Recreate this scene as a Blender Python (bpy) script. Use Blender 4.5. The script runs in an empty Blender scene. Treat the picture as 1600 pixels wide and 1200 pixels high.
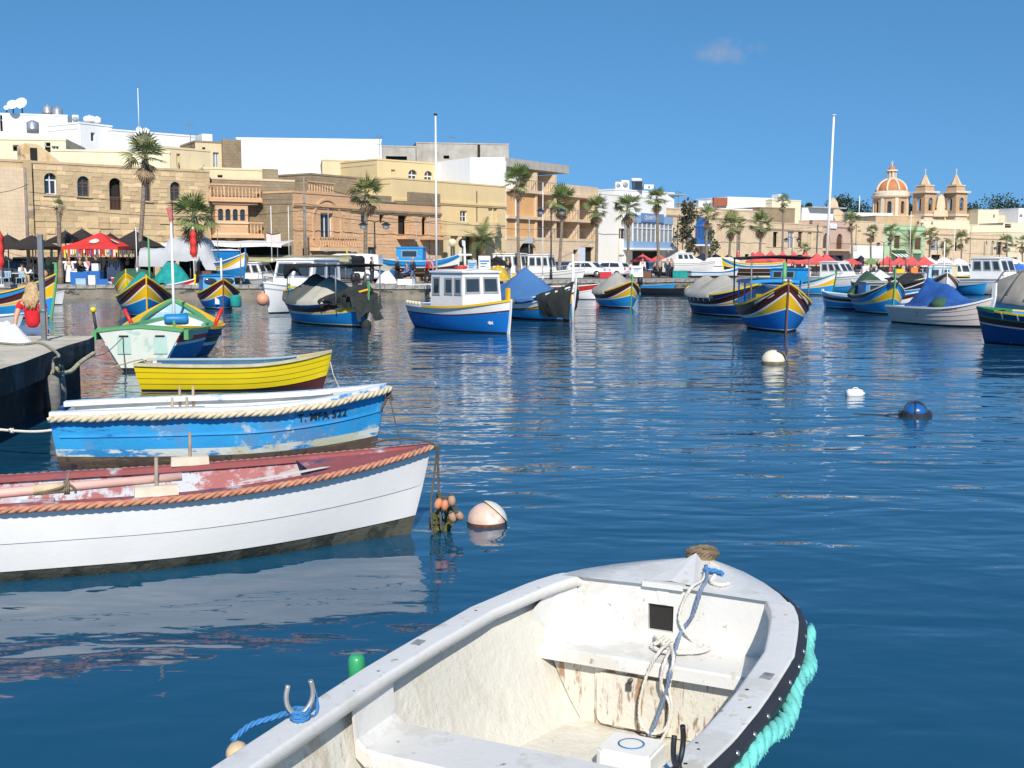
import bpy, bmesh, math, random
from mathutils import Vector, Matrix, noise as mnoise
random.seed(7)
R = math.radians
sc = bpy.context.scene
COL = sc.collection
# ---------------------------------------------------------------- camera, sky, sun, exposure
CAM_H = 2.2
FPX = 1850.0                      # focal length in photo pixels (1600 wide)
PITCH = math.atan(190 / FPX)
cd = bpy.data.cameras.new('camera'); cam = bpy.data.objects.new('camera', cd); COL.objects.link(cam)
cd.sensor_width = 36; cd.lens = FPX / 1600 * 36; cd.clip_start = 0.1; cd.clip_end = 6000
cam.location = (0, 0, CAM_H); cam.rotation_euler = (R(90) - PITCH, 0, 0)
sc.camera = cam
SUN_EL, SUN_ROT = R(38), R(173)
w = bpy.data.worlds.new('World'); sc.world = w; w.use_nodes = True
nt = w.node_tree; bg = nt.nodes['Background']
sky = nt.nodes.new('ShaderNodeTexSky'); sky.sky_type = 'NISHITA'; sky.sun_disc = False
sky.sun_elevation = SUN_EL; sky.sun_rotation = SUN_ROT
sky.altitude = 0; sky.air_density = 1.0; sky.dust_density = 0.0; sky.ozone_density = 2.0
# clear, dry air: the pale band at the horizon is thin, so directions are lifted a little before the sky is looked up
tcs = nt.nodes.new('ShaderNodeTexCoord'); lift = nt.nodes.new('ShaderNodeVectorMath'); lift.operation = 'MULTIPLY_ADD'
lift.inputs[1].default_value = (1, 1, 0.95); lift.inputs[2].default_value = (0, 0, 0.255)
nt.links.new(tcs.outputs['Generated'], lift.inputs[0]); nrm_ = nt.nodes.new('ShaderNodeVectorMath'); nrm_.operation = 'NORMALIZE'
nt.links.new(lift.outputs[0], nrm_.inputs[0]); nt.links.new(nrm_.outputs[0], sky.inputs['Vector'])
hs = nt.nodes.new('ShaderNodeHueSaturation'); hs.inputs['Saturation'].default_value = 1.28; hs.inputs['Value'].default_value = 1.30; hs.inputs['Hue'].default_value = 0.495
nt.links.new(sky.outputs[0], hs.inputs['Color'])
# one faint wisp of cloud high on the right: noise inside a soft spot of sky directions
def cloud_dir(px, py):
 v = Vector((px - 800, FPX * math.cos(PITCH) + (600 - py) * math.sin(PITCH), -FPX * math.sin(PITCH) + (600 - py) * math.cos(PITCH)))
 return v.normalized()
tc = nt.nodes.new('ShaderNodeTexCoord')
sub = nt.nodes.new('ShaderNodeVectorMath'); sub.operation = 'SUBTRACT'; sub.inputs[1].default_value = cloud_dir(1138, 80)
nt.links.new(tc.outputs['Generated'], sub.inputs[0])
scl = nt.nodes.new('ShaderNodeVectorMath'); scl.operation = 'MULTIPLY'; scl.inputs[1].default_value = (34, 34, 95)
nt.links.new(sub.outputs[0], scl.inputs[0])
ln = nt.nodes.new('ShaderNodeVectorMath'); ln.operation = 'LENGTH'; nt.links.new(scl.outputs[0], ln.inputs[0])
nz = nt.nodes.new('ShaderNodeTexNoise'); nz.inputs['Scale'].default_value = 60; nz.inputs['Detail'].default_value = 6
nt.links.new(tc.outputs['Generated'], nz.inputs['Vector'])
mr = nt.nodes.new('ShaderNodeMapRange'); mr.inputs['From Min'].default_value = 1.15; mr.inputs['From Max'].default_value = 0.1
nt.links.new(ln.outputs['Value'], mr.inputs['Value'])
mr2 = nt.nodes.new('ShaderNodeMapRange'); mr2.inputs['From Min'].default_value = 0.42; mr2.inputs['From Max'].default_value = 0.7
nt.links.new(nz.outputs[0], mr2.inputs['Value'])
mm = nt.nodes.new('ShaderNodeMath'); mm.operation = 'MULTIPLY'; nt.links.new(mr.outputs[0], mm.inputs[0]); nt.links.new(mr2.outputs[0], mm.inputs[1])
mm2 = nt.nodes.new('ShaderNodeMath'); mm2.operation = 'MULTIPLY'; mm2.inputs[1].default_value = 0.55; nt.links.new(mm.outputs[0], mm2.inputs[0])
mxc = nt.nodes.new('ShaderNodeMixRGB'); mxc.inputs[2].default_value = (4.2, 4.0, 4.3, 1)
nt.links.new(mm2.outputs[0], mxc.inputs[0]); nt.links.new(hs.outputs[0], mxc.inputs[1])
nt.links.new(mxc.outputs[0], bg.inputs['Color']); bg.inputs['Strength'].default_value = 0.10
SUN_DIR = Vector((math.sin(SUN_ROT) * math.cos(SUN_EL), math.cos(SUN_ROT) * math.cos(SUN_EL), math.sin(SUN_EL)))
sd = bpy.data.lights.new('sun', 'SUN'); sun = bpy.data.objects.new('sun', sd); COL.objects.link(sun)
sd.energy = 4.6; sd.angle = R(0.53); sd.color = (1.0, 0.93, 0.83)
sun.rotation_euler = (-SUN_DIR).to_track_quat('-Z', 'Y').to_euler(); sun.location = (0, -30, 60)
sc.view_settings.view_transform = 'Standard'; sc.view_settings.look = 'None'
sc.view_settings.exposure = 0.22; sc.view_settings.gamma = 1.0; sc.view_settings.use_curve_mapping = False
# ---------------------------------------------------------------- photo pixel -> place
def ray(px, py):
 c, s = math.cos(PITCH), math.sin(PITCH)
 return Vector((px - 800, FPX * c + (600 - py) * s, -FPX * s + (600 - py) * c))
def atY(px, py, Y):
 r = ray(px, py); t = Y / r.y; return Vector((r.x * t, Y, CAM_H + r.z * t))
def onz(px, py, z):
 r = ray(px, py); t = (z - CAM_H) / r.z; return Vector((r.x * t, r.y * t, z))
def X(px, Y, py=415): return atY(px, py, Y).x
QZ = 0.8                          # quay level
# ---------------------------------------------------------------- colour + materials
def lin(c):
 if isinstance(c, str):
  c = c.lstrip('#'); c = [int(c[i:i + 2], 16) / 255 for i in (0, 2, 4)]
  return tuple((x / 12.92 if x <= 0.04045 else ((x + 0.055) / 1.055) ** 2.4) for x in c)
 return tuple(c)
MATS = {}
def M(key, col=None, rough=0.6, var=0.12, scale=2.5, wear=None, bump=0.0, bscale=20, metal=0.0, spec=0.5, streak=0.0, alpha=1.0, isl=0.0):
 """principled material; wear = list of (colour, amount 0..1, noise scale, stretch xyz)"""
 if key in MATS: return MATS[key]
 m = bpy.data.materials.new(key); m.use_nodes = True; MATS[key] = m
 n = m.node_tree.nodes; l = m.node_tree.links; b = n['Principled BSDF']
 col = lin(col)
 m.diffuse_color = (*col, 1)
 b.inputs['Roughness'].default_value = rough; b.inputs['Metallic'].default_value = metal
 b.inputs['Specular IOR Level'].default_value = spec
 tc = n.new('ShaderNodeTexCoord')
 def noise(sc_, st=(1, 1, 1), det=5, rgh=0.6):
  mp = n.new('ShaderNodeMapping'); mp.inputs['Scale'].default_value = st
  l.new(tc.outputs['Object'], mp.inputs['Vector'])
  t = n.new('ShaderNodeTexNoise'); t.inputs['Scale'].default_value = sc_; t.inputs['Detail'].default_value = det; t.inputs['Roughness'].default_value = rgh
  l.new(mp.outputs[0], t.inputs['Vector']); return t
 if var > 0:
  t = noise(scale)
  mx = n.new('ShaderNodeMixRGB')
  mr = n.new('ShaderNodeMapRange'); mr.inputs['From Min'].default_value = 0.3; mr.inputs['From Max'].default_value = 0.7
  l.new(t.outputs[0], mr.inputs['Value']); l.new(mr.outputs[0], mx.inputs[0])
  mx.inputs[1].default_value = (*[max(0, c * (1 - var)) for c in col], 1)
  mx.inputs[2].default_value = (*[min(1, c * (1 + var)) for c in col], 1)
  cur = mx.outputs[0]
 else:
  rgb = n.new('ShaderNodeRGB'); rgb.outputs[0].default_value = (*col, 1); cur = rgb.outputs[0]
 if isl > 0:      # each block its own tone
  g = n.new('ShaderNodeNewGeometry'); mr = n.new('ShaderNodeMapRange'); mr.inputs['To Min'].default_value = 1 - isl; mr.inputs['To Max'].default_value = 1 + isl
  oi = n.new('ShaderNodeObjectInfo'); ad = n.new('ShaderNodeMath'); ad.operation = 'ADD'; l.new(g.outputs['Random Per Island'], ad.inputs[0]); l.new(oi.outputs['Random'], ad.inputs[1])
  fr = n.new('ShaderNodeMath'); fr.operation = 'FRACT'; l.new(ad.outputs[0], fr.inputs[0]); l.new(fr.outputs[0], mr.inputs['Value'])
  mv = n.new('ShaderNodeVectorMath'); mv.operation = 'SCALE'; l.new(cur, mv.inputs[0]); l.new(mr.outputs[0], mv.inputs['Scale']); cur = mv.outputs[0]
 if streak > 0:
  t = noise(1.0, (1.7, 1.7, 0.18), 6, 0.65)
  mr = n.new('ShaderNodeMapRange'); mr.inputs['From Min'].default_value = 0.5; mr.inputs['From Max'].default_value = 0.8
  mr.inputs['To Max'].default_value = streak
  l.new(t.outputs[0], mr.inputs['Value'])
  mx = n.new('ShaderNodeMixRGB'); l.new(mr.outputs[0], mx.inputs[0]); l.new(cur, mx.inputs[1])
  mx.inputs[2].default_value = (*[c * 0.42 for c in col], 1); cur = mx.outputs[0]
 for wr in (wear or []):
  c2, amt, s2 = wr[:3]; st = wr[3] if len(wr) > 3 else (1, 1, 1)
  t = noise(s2, st, 8, 0.68)
  mr = n.new('ShaderNodeMapRange'); th = 0.72 - 0.44 * amt
  mr.inputs['From Min'].default_value = th - 0.02; mr.inputs['From Max'].default_value = th + 0.035
  l.new(t.outputs[0], mr.inputs['Value'])
  mx = n.new('ShaderNodeMixRGB'); l.new(mr.outputs[0], mx.inputs[0]); l.new(cur, mx.inputs[1])
  mx.inputs[2].default_value = (*lin(c2), 1); cur = mx.outputs[0]
 l.new(cur, b.inputs['Base Color'])
 if bump > 0:
  t = noise(bscale, (1, 1, 1), 6, 0.6)
  bp = n.new('ShaderNodeBump'); bp.inputs['Strength'].default_value = min(1, bump); bp.inputs['Distance'].default_value = 0.02
  l.new(t.outputs[0], bp.inputs['Height']); l.new(bp.outputs[0], b.inputs['Normal'])
 if alpha < 1: b.inputs['Alpha'].default_value = alpha
 return m
def stone_mat(key, c1, c2, mortar, bw=0.55, bh=0.27, streak=0.3, msize=0.012):
 """coursed masonry colour with fine relief, mapped on x (or y) and z of the object"""
 if key in MATS: return MATS[key]
 m = bpy.data.materials.new(key); m.use_nodes = True; MATS[key] = m
 n = m.node_tree.nodes; l = m.node_tree.links; b = n['Principled BSDF']; b.inputs['Roughness'].default_value = 0.9
 b.inputs['Specular IOR Level'].default_value = 0.2
 tc = n.new('ShaderNodeTexCoord'); sp = n.new('ShaderNodeSeparateXYZ'); l.new(tc.outputs['Object'], sp.inputs[0])
 ad = n.new('ShaderNodeMath'); l.new(sp.outputs[0], ad.inputs[0]); l.new(sp.outputs[1], ad.inputs[1])
 cb = n.new('ShaderNodeCombineXYZ'); l.new(ad.outputs[0], cb.inputs[0]); l.new(sp.outputs[2], cb.inputs[1])
 br = n.new('ShaderNodeTexBrick'); br.inputs['Scale'].default_value = 1; br.inputs['Brick Width'].default_value = bw; br.inputs['Row Height'].default_value = bh
 br.inputs['Mortar Size'].default_value = msize; br.inputs['Color1'].default_value = (*lin(c1), 1); br.inputs['Color2'].default_value = (*lin(c2), 1); br.inputs['Mortar'].default_value = (*lin(mortar), 1)
 l.new(cb.outputs[0], br.inputs['Vector'])
 t = n.new('ShaderNodeTexNoise'); t.inputs['Scale'].default_value = 0.55; t.inputs['Detail'].default_value = 8; t.inputs['Roughness'].default_value = 0.7
 l.new(tc.outputs['Object'], t.inputs['Vector'])
 mr = n.new('ShaderNodeMapRange'); mr.inputs['From Min'].default_value = 0.46; mr.inputs['From Max'].default_value = 0.72; mr.inputs['To Max'].default_value = streak * 1.6
 l.new(t.outputs[0], mr.inputs['Value'])
 mx = n.new('ShaderNodeMixRGB'); mx.blend_type = 'MULTIPLY'; l.new(mr.outputs[0], mx.inputs[0]); l.new(br.outputs[0], mx.inputs[1]); mx.inputs[2].default_value = (0.42, 0.38, 0.34, 1)
 l.new(mx.outputs[0], b.inputs['Base Color'])
 bp = n.new('ShaderNodeBump'); bp.inputs['Strength'].default_value = 0.5; bp.inputs['Distance'].default_value = 0.03
 t2 = n.new('ShaderNodeTexNoise'); t2.inputs['Scale'].default_value = 9; t2.inputs['Detail'].default_value = 5; l.new(tc.outputs['Object'], t2.inputs['Vector'])
 l.new(t2.outputs[0], bp.inputs['Height']); l.new(bp.outputs[0], b.inputs['Normal'])
 return m
# ---------------------------------------------------------------- mesh builder
class MB:
 def __init__(s): s.v = []; s.f = []; s.mi = []; s.sm = []
 def add(s, vs, fs, mi=0, smooth=False):
  o = len(s.v); s.v += [tuple(v) for v in vs]
  for f in fs: s.f.append([i + o for i in f]); s.mi.append(mi); s.sm.append(smooth)
  return s
 def box(s, c, d, rz=0, mi=0, taper=1.0, ry=0, rx=0):
  vs = []
  m = Matrix.Rotation(rz, 3, 'Z') @ Matrix.Rotation(ry, 3, 'Y') @ Matrix.Rotation(rx, 3, 'X')
  for z in (-1, 1):
   k = taper if z > 0 else 1
   for x, y in ((-1, -1), (1, -1), (1, 1), (-1, 1)):
    vs.append(Vector(c) + m @ Vector((x * d[0] / 2 * k, y * d[1] / 2 * k, z * d[2] / 2)))
  return s.add(vs, [(3, 2, 1, 0), (4, 5, 6, 7), (0, 1, 5, 4), (1, 2, 6, 5), (2, 3, 7, 6), (3, 0, 4, 7)], mi)
 def bb(s, x0, x1, y0, y1, z0, z1, mi=0): return s.box(((x0 + x1) / 2, (y0 + y1) / 2, (z0 + z1) / 2), (abs(x1 - x0), abs(y1 - y0), abs(z1 - z0)), 0, mi)
 def tube(s, pts, r, n=8, mi=0, caps=True, smooth=True):
  pts = [Vector(p) for p in pts]; rs = r if isinstance(r, (list, tuple)) else [r] * len(pts)
  rows = []; up = None
  for i, p in enumerate(pts):
   t = (pts[min(i + 1, len(pts) - 1)] - pts[max(i - 1, 0)])
   if t.length < 1e-9: t = Vector((0, 0, 1))
   t.normalize()
   if up is None: up = Vector((0, 0, 1)) if abs(t.z) < 0.9 else Vector((1, 0, 0))
   a = t.cross(up)
   if a.length < 1e-6: a = t.cross(Vector((0, 1, 0)))
   a.normalize(); up = a.cross(t).normalized()
   rows.append([p + (a * math.cos(2 * math.pi * k / n) + up * math.sin(2 * math.pi * k / n)) * rs[i] for k in range(n)])
  s.grid(rows, True, mi, smooth)
  if caps:
   o = len(s.v); s.add(rows[0], [tuple(range(n))[::-1]], mi); s.add(rows[-1], [tuple(range(n))], mi)
  return s
 def cyl(s, p0, p1, r0, r1=None, n=10, mi=0): return s.tube([p0, p1], [r0, r0 if r1 is None else r1], n, mi)
 def grid(s, rows, closed=False, mi=0, smooth=True):
  o = len(s.v); m = len(rows[0])
  for r in rows: s.v += [tuple(p) for p in r]
  for i in range(len(rows) - 1):
   for k in range(m if closed else m - 1):
    k2 = (k + 1) % m
    s.f.append([o + i * m + k, o + i * m + k2, o + (i + 1) * m + k2, o + (i + 1) * m + k]); s.mi.append(mi); s.sm.append(smooth)
  return s
 def lathe(s, prof, c=(0, 0, 0), n=16, mi=0, smooth=True, axis='Z'):
  rows = []
  for r_, z in prof:
   row = []
   for k in range(n):
    a = 2 * math.pi * k / n; p = Vector((r_ * math.cos(a), r_ * math.sin(a), z))
    if axis == 'X': p = Vector((p.z, p.x, p.y))
    if axis == 'Y': p = Vector((p.x, p.z, p.y))
    row.append(Vector(c) + p)
   rows.append(row)
  return s.grid(rows, True, mi, smooth)
 def prism(s, poly, z0, z1, mi=0, axis='Z'):
  n = len(poly)
  def P(a, b, c): return (a, b, c) if axis == 'Z' else ((a, c, b) if axis == 'Y' else (c, a, b))
  vs = [P(a, b, z0) for a, b in poly] + [P(a, b, z1) for a, b in poly]
  return s.add(vs, [tuple(range(n))[::-1], tuple(range(n, 2 * n))] + [(i, (i + 1) % n, n + (i + 1) % n, n + i) for i in range(n)], mi)
 def rope(s, pts, r, pitch=None, n=6, mi=0, strands=3, seg=None):
  pts = resample([Vector(p) for p in pts], seg or r * 0.55)
  pitch = pitch or r * 7
  L = 0; rows = [[] for _ in range(strands)]; up = Vector((0, 0, 1))
  for i, p in enumerate(pts):
   t = (pts[min(i + 1, len(pts) - 1)] - pts[max(i - 1, 0)]).normalized()
   a = t.cross(up)
   if a.length < 1e-3: a = t.cross(Vector((0, 1, 0)))
   a.normalize(); b = a.cross(t)
   if i: L += (p - pts[i - 1]).length
   for k in range(strands):
    ph = 2 * math.pi * (L / pitch + k / strands)
    rows[k].append(p + (a * math.cos(ph) + b * math.sin(ph)) * r * 0.5)
  for k in range(strands): s.tube(rows[k], r * 0.54, n, mi)
  return s
 def build(s, name, mats, parent=None, fix=True, merge=True):
  me = bpy.data.meshes.new(name)
  me.from_pydata(s.v, [], s.f)
  mats = mats if isinstance(mats, (list, tuple)) else [mats]
  for m in mats: me.materials.append(m)
  me.polygons.foreach_set('material_index', s.mi); me.polygons.foreach_set('use_smooth', s.sm)
  if fix:
   bm = bmesh.new(); bm.from_mesh(me); merge and bmesh.ops.remove_doubles(bm, verts=bm.verts, dist=0.0004)
   bmesh.ops.recalc_face_normals(bm, faces=bm.faces); bm.to_mesh(me); bm.free()
  me.update()
  o = bpy.data.objects.new(name, me); COL.objects.link(o)
  if parent: o.parent = parent
  return o
def resample(pts, d):
 out = [pts[0]]; acc = 0
 for a, b in zip(pts, pts[1:]):
  L = (b - a).length
  if L < 1e-9: continue
  k = max(1, int(L / d))
  for i in range(1, k + 1): out.append(a.lerp(b, i / k))
 return out
def smooth_path(pts, n=8):
 P = [Vector(p) for p in pts]; out = []
 for i in range(len(P) - 1):
  p0, p1, p2, p3 = P[max(i - 1, 0)], P[i], P[i + 1], P[min(i + 2, len(P) - 1)]
  for k in range(n):
   t = k / n
   out.append(0.5 * ((2 * p1) + (p2 - p0) * t + (2 * p0 - 5 * p1 + 4 * p2 - p3) * t * t + (3 * p1 - p0 - 3 * p2 + p3) * t ** 3))
 out.append(P[-1]); return out
def thing(name, label, cat, loc=(0, 0, 0), rz=0, group=None):
 o = bpy.data.objects.new(name, None); COL.objects.link(o); o.empty_display_size = 0.2
 o.location = loc; o.rotation_euler = (0, 0, rz); o['label'] = label; o['category'] = cat
 if group: o['group'] = group
 return o
def tag(o, label, cat, group=None):
 o['label'] = label; o['category'] = cat
 if group: o['group'] = group
 return o
def struct(o): o['kind'] = 'structure'; return o
def stuff(o): o['kind'] = 'stuff'; return o
def kids(o): return KID.get(o.name, [])
def copy_tree(root, loc, rz, label, group=None, scale=None, swap=None):
 ch = {}
 for o in list(bpy.data.objects):
  if o.parent: ch.setdefault(o.parent, []).append(o)
 def cp(o, par):
  c = o.copy(); COL.objects.link(c)
  if par: c.parent = par
  if swap and c.type == 'MESH':
   for sl in c.material_slots:
    if sl.material and sl.material.name in swap:
     new = swap[sl.material.name]; sl.link = 'OBJECT'; sl.material = new
  for k in ch.get(o, []): cp(k, c)
  return c
 r = cp(root, None); r.location = loc; r.rotation_euler = (0, 0, rz); r['label'] = label
 if group: r['group'] = group
 if scale: r.scale = (scale,) * 3 if not isinstance(scale, (tuple, list)) else scale
 return r
def text_mesh(s, size, mat, name, parent, mapper=None, depth=0.004, bold=0.0):
 cu = bpy.data.curves.new(name, 'FONT'); cu.body = s; cu.size = size; cu.extrude = depth / 2; cu.align_x = 'CENTER'; cu.align_y = 'CENTER'; cu.offset = bold
 cu.resolution_u = 3
 o = bpy.data.objects.new('tmp', cu); COL.objects.link(o)
 dg = bpy.context.evaluated_depsgraph_get(); me = bpy.data.meshes.new_from_object(o.evaluated_get(dg)); bpy.data.objects.remove(o); me.name = name
 me.materials.clear(); me.materials.append(mat)
 if mapper:
  for v in me.vertices: v.co = mapper(v.co)
 t = bpy.data.objects.new(name, me); COL.objects.link(t); t.parent = parent
 return t
# ---------------------------------------------------------------- water
def make_water():
 m = bpy.data.materials.new('sea_water'); m.use_nodes = True; n = m.node_tree.nodes; l = m.node_tree.links; b = n['Principled BSDF']
 b.inputs['Base Color'].default_value = (0.0085, 0.066, 0.128, 1); b.inputs['Roughness'].default_value = 0.03; b.inputs['IOR'].default_value = 1.45
 tc = n.new('ShaderNodeTexCoord')
 def wave(scale, st, rot, amp, det=2.0, dist=0.0):
  mp = n.new('ShaderNodeMapping'); mp.inputs['Scale'].default_value = st; mp.inputs['Rotation'].default_value = (0, 0, rot); l.new(tc.outputs['Object'], mp.inputs['Vector'])
  t = n.new('ShaderNodeTexNoise'); t.inputs['Scale'].default_value = scale; t.inputs['Detail'].default_value = det; t.inputs['Roughness'].default_value = 0.45; t.inputs['Distortion'].default_value = dist
  l.new(mp.outputs[0], t.inputs['Vector'])
  q = n.new('ShaderNodeMath'); q.operation = 'MULTIPLY'; q.inputs[1].default_value = amp; l.new(t.outputs[0], q.inputs[0]); return q
 def add(a, c):
  q = n.new('ShaderNodeMath'); l.new(a.outputs[0], q.inputs[0]); l.new(c.outputs[0], q.inputs[1]); return q
 # calm lee near the moored boats on the left, light breeze elsewhere
 big = wave(0.35, (0.55, 1, 1), 0.15, 0.10, 1.0, 0.3)
 mid = wave(1.3, (0.45, 1, 1), -0.2, 0.060, 2.0, 0.6)
 small = wave(4.5, (0.5, 1, 1), 0.3, 0.013, 2.5, 0.4)
 # patches of breeze: slow noise scales the ripples
 pm = n.new('ShaderNodeTexNoise'); pm.inputs['Scale'].default_value = 0.07; pm.inputs['Detail'].default_value = 2; l.new(tc.outputs['Object'], pm.inputs['Vector'])
 pr = n.new('ShaderNodeMapRange'); pr.inputs['From Min'].default_value = 0.35; pr.inputs['From Max'].default_value = 0.65; pr.inputs['To Min'].default_value = 0.45; pr.inputs['To Max'].default_value = 1.15
 l.new(pm.outputs[0], pr.inputs['Value'])
 s2 = add(mid, small); sm = n.new('ShaderNodeMath'); sm.operation = 'MULTIPLY'; l.new(s2.outputs[0], sm.inputs[0]); l.new(pr.outputs[0], sm.inputs[1])
 crs = wave(2.1, (0.75, 1, 1), 0.75, 0.016, 1.5, 0.5); hgt = add(add(big, sm), crs)
 bp = n.new('ShaderNodeBump'); bp.inputs['Strength'].default_value = 1.0; bp.inputs['Distance'].default_value = WATER_AMP
 l.new(hgt.outputs[0], bp.inputs['Height']); l.new(bp.outputs[0], b.inputs['Normal'])
 mb = MB(); mb.grid([[(x, y, 0) for x in (-400, -100, 0, 100, 400)] for y in (-60, 0, 40, 100, 200, 400)], smooth=False)
 struct(mb.build('water', m))
WATER_AMP = 0.80
make_water()
# ---------------------------------------------------------------- land, quay
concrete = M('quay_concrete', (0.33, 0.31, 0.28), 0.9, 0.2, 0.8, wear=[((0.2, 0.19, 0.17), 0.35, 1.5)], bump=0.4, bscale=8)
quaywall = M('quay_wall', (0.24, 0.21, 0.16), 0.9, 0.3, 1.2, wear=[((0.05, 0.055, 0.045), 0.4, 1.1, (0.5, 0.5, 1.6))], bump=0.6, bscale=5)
asphalt = M('asphalt', (0.075, 0.073, 0.07), 0.9, 0.15, 2)
EDGE = [(-120, 70), (-60, 72.5), (-23, 72.5), (-5.2, 70.6), (-4.2, 86), (10, 93.3), (22.5, 104.5), (62.5, 145), (130, 200), (300, 300)]
mb = MB(); mb.add([(x, y, QZ) for x, y in EDGE] + [(2500, 4500, QZ), (-2500, 4500, QZ), (-1200, 70, QZ)], [tuple(range(len(EDGE) + 3))])
quay = struct(mb.build('quay', concrete))
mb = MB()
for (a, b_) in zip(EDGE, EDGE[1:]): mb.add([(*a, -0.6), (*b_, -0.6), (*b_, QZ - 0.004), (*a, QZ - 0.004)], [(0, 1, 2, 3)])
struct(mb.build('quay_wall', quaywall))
# coping stones along the edge, each a block
cope = MB().box((0, 0, 0), (1.14, 0.42, 0.22), taper=0.99).build('coping_stone', concrete, quay)
first = True
for (a, b_) in zip(EDGE[1:-2], EDGE[2:-1]):
 a = Vector((*a, 0)); b_ = Vector((*b_, 0)); L = (b_ - a).length; k = int(L / 1.16); ang = math.atan2((b_ - a).y, (b_ - a).x)
 for i in range(k):
  if (a.x > 40): break
  o = cope if first else cope.copy()
  if not first: COL.objects.link(o)
  first = False
  p = a.lerp(b_, (i + 0.5) / k); nrm = Vector((math.sin(ang), -math.cos(ang), 0))
  o.location = (p.x + nrm.x * -0.12, p.y + nrm.y * -0.12, QZ - 0.065 + random.uniform(-0.012, 0.012)); o.rotation_euler = (0, 0, ang + random.uniform(-.008, .008))
# road strip behind the apron
mb = MB(); rd = [(-110, 78.5), (-22, 79.5), (-3, 99), (12, 105), (28, 120), (70, 165), (140, 230)]; rd2 = [(x - 2.2, y + 5.5) for x, y in rd]
mb.grid([[(x, y, QZ + 0.004) for x, y in rd], [(x, y, QZ + 0.004) for x, y in rd2]], smooth=False); struct(mb.build('road', asphalt))
# near jetty on the left where the woman sits
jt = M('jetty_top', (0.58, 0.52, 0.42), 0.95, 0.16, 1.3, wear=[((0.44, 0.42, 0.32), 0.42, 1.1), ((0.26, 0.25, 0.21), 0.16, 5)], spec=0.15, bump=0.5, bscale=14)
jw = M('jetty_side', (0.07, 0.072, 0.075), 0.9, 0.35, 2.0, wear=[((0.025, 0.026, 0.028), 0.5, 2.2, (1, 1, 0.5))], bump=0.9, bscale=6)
mb = MB()
def jrows(zs):
 rows = []
 edge = [(-5.72, 11.0), (-6.0, 12.4), (-6.28, 14.4), (-6.42, 15.5), (-6.72, 17.0), (-7.0, 18.6), (-7.2, 20.1), (-7.42, 21.0)]
 return [[(x + random.uniform(-.02, .02) - (0.0 if z > .55 else 0.04), y, z + (random.uniform(-.015, .015) if z < .85 else 0)) for x, y in edge] for z in zs]
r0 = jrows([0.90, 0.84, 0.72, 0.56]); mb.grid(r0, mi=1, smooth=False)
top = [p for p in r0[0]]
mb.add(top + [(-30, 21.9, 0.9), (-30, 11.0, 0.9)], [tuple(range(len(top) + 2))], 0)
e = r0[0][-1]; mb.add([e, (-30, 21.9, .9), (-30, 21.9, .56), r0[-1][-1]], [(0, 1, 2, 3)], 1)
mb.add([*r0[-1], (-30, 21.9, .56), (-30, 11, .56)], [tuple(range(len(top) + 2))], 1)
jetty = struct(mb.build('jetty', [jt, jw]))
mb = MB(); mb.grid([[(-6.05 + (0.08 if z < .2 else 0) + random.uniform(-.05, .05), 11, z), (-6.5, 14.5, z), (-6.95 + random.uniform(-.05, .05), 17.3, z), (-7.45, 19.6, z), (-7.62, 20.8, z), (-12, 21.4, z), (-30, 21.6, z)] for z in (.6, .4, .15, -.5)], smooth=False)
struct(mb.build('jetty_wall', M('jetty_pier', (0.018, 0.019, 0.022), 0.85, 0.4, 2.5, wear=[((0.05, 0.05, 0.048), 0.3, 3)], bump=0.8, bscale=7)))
# ---------------------------------------------------------------- building kit
lime = stone_mat('limestone', (0.62, 0.46, 0.275), (0.56, 0.42, 0.25), (0.45, 0.34, 0.2), streak=0.35)
lime2 = stone_mat('limestone_pale', (0.76, 0.59, 0.40), (0.71, 0.55, 0.37), (0.60, 0.46, 0.30), streak=0.22)
orange = stone_mat('limestone_orange', (0.70, 0.44, 0.25), (0.65, 0.405, 0.23), (0.54, 0.34, 0.2), streak=0.14)
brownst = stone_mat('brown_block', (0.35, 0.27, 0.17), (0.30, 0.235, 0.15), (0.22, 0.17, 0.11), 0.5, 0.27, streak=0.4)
cream = M('cream_render', (0.70, 0.58, 0.36), 0.9, 0.07, 0.6, streak=0.18)
cream2 = M('cream_pale', (0.74, 0.66, 0.46), 0.9, 0.07, 0.5, streak=0.2)
yellow_r = M('yellow_render', (0.73, 0.56, 0.30), 0.9, 0.05, 0.6, streak=0.12)
white_r = M('white_render', (0.80, 0.79, 0.765), 0.9, 0.04, 0.5, streak=0.10)
white_b = M('white_render_bright', (0.84, 0.84, 0.83), 0.9, 0.02, 0.4, streak=0.05)
grey_r = M('raw_concrete', (0.44, 0.41, 0.35), 0.95, 0.18, 0.9, streak=0.4)
pink_r = M('pink_render', (0.60, 0.42, 0.33), 0.9, 0.08, 0.7, streak=0.2)
green_r = M('green_render', (0.46, 0.60, 0.36), 0.9, 0.06, 0.7, streak=0.15)
orange_r = M('orange_render', (0.72, 0.40, 0.17), 0.9, 0.08, 0.8, streak=0.25)
glass = M('window_glass', (0.03, 0.04, 0.05), 0.08, 0.2, 2, spec=0.7)
glass_l = M('window_glass_pale', (0.28, 0.30, 0.31), 0.12, 0.2, 2, spec=0.7)
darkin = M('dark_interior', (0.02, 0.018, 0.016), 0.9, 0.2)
wfr_white = M('white_frame', (0.75, 0.75, 0.74), 0.5, 0.03)
wfr_brown = M('brown_wood', (0.13, 0.07, 0.04), 0.7, 0.3, 6)
wfr_green = M('green_frame', (0.10, 0.17, 0.12), 0.6, 0.1)
wfr_blue = M('blue_frame', (0.03, 0.14, 0.42), 0.5, 0.1)
wfr_pale = M('paleblue_frame', (0.25, 0.40, 0.60), 0.6, 0.06)
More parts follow.
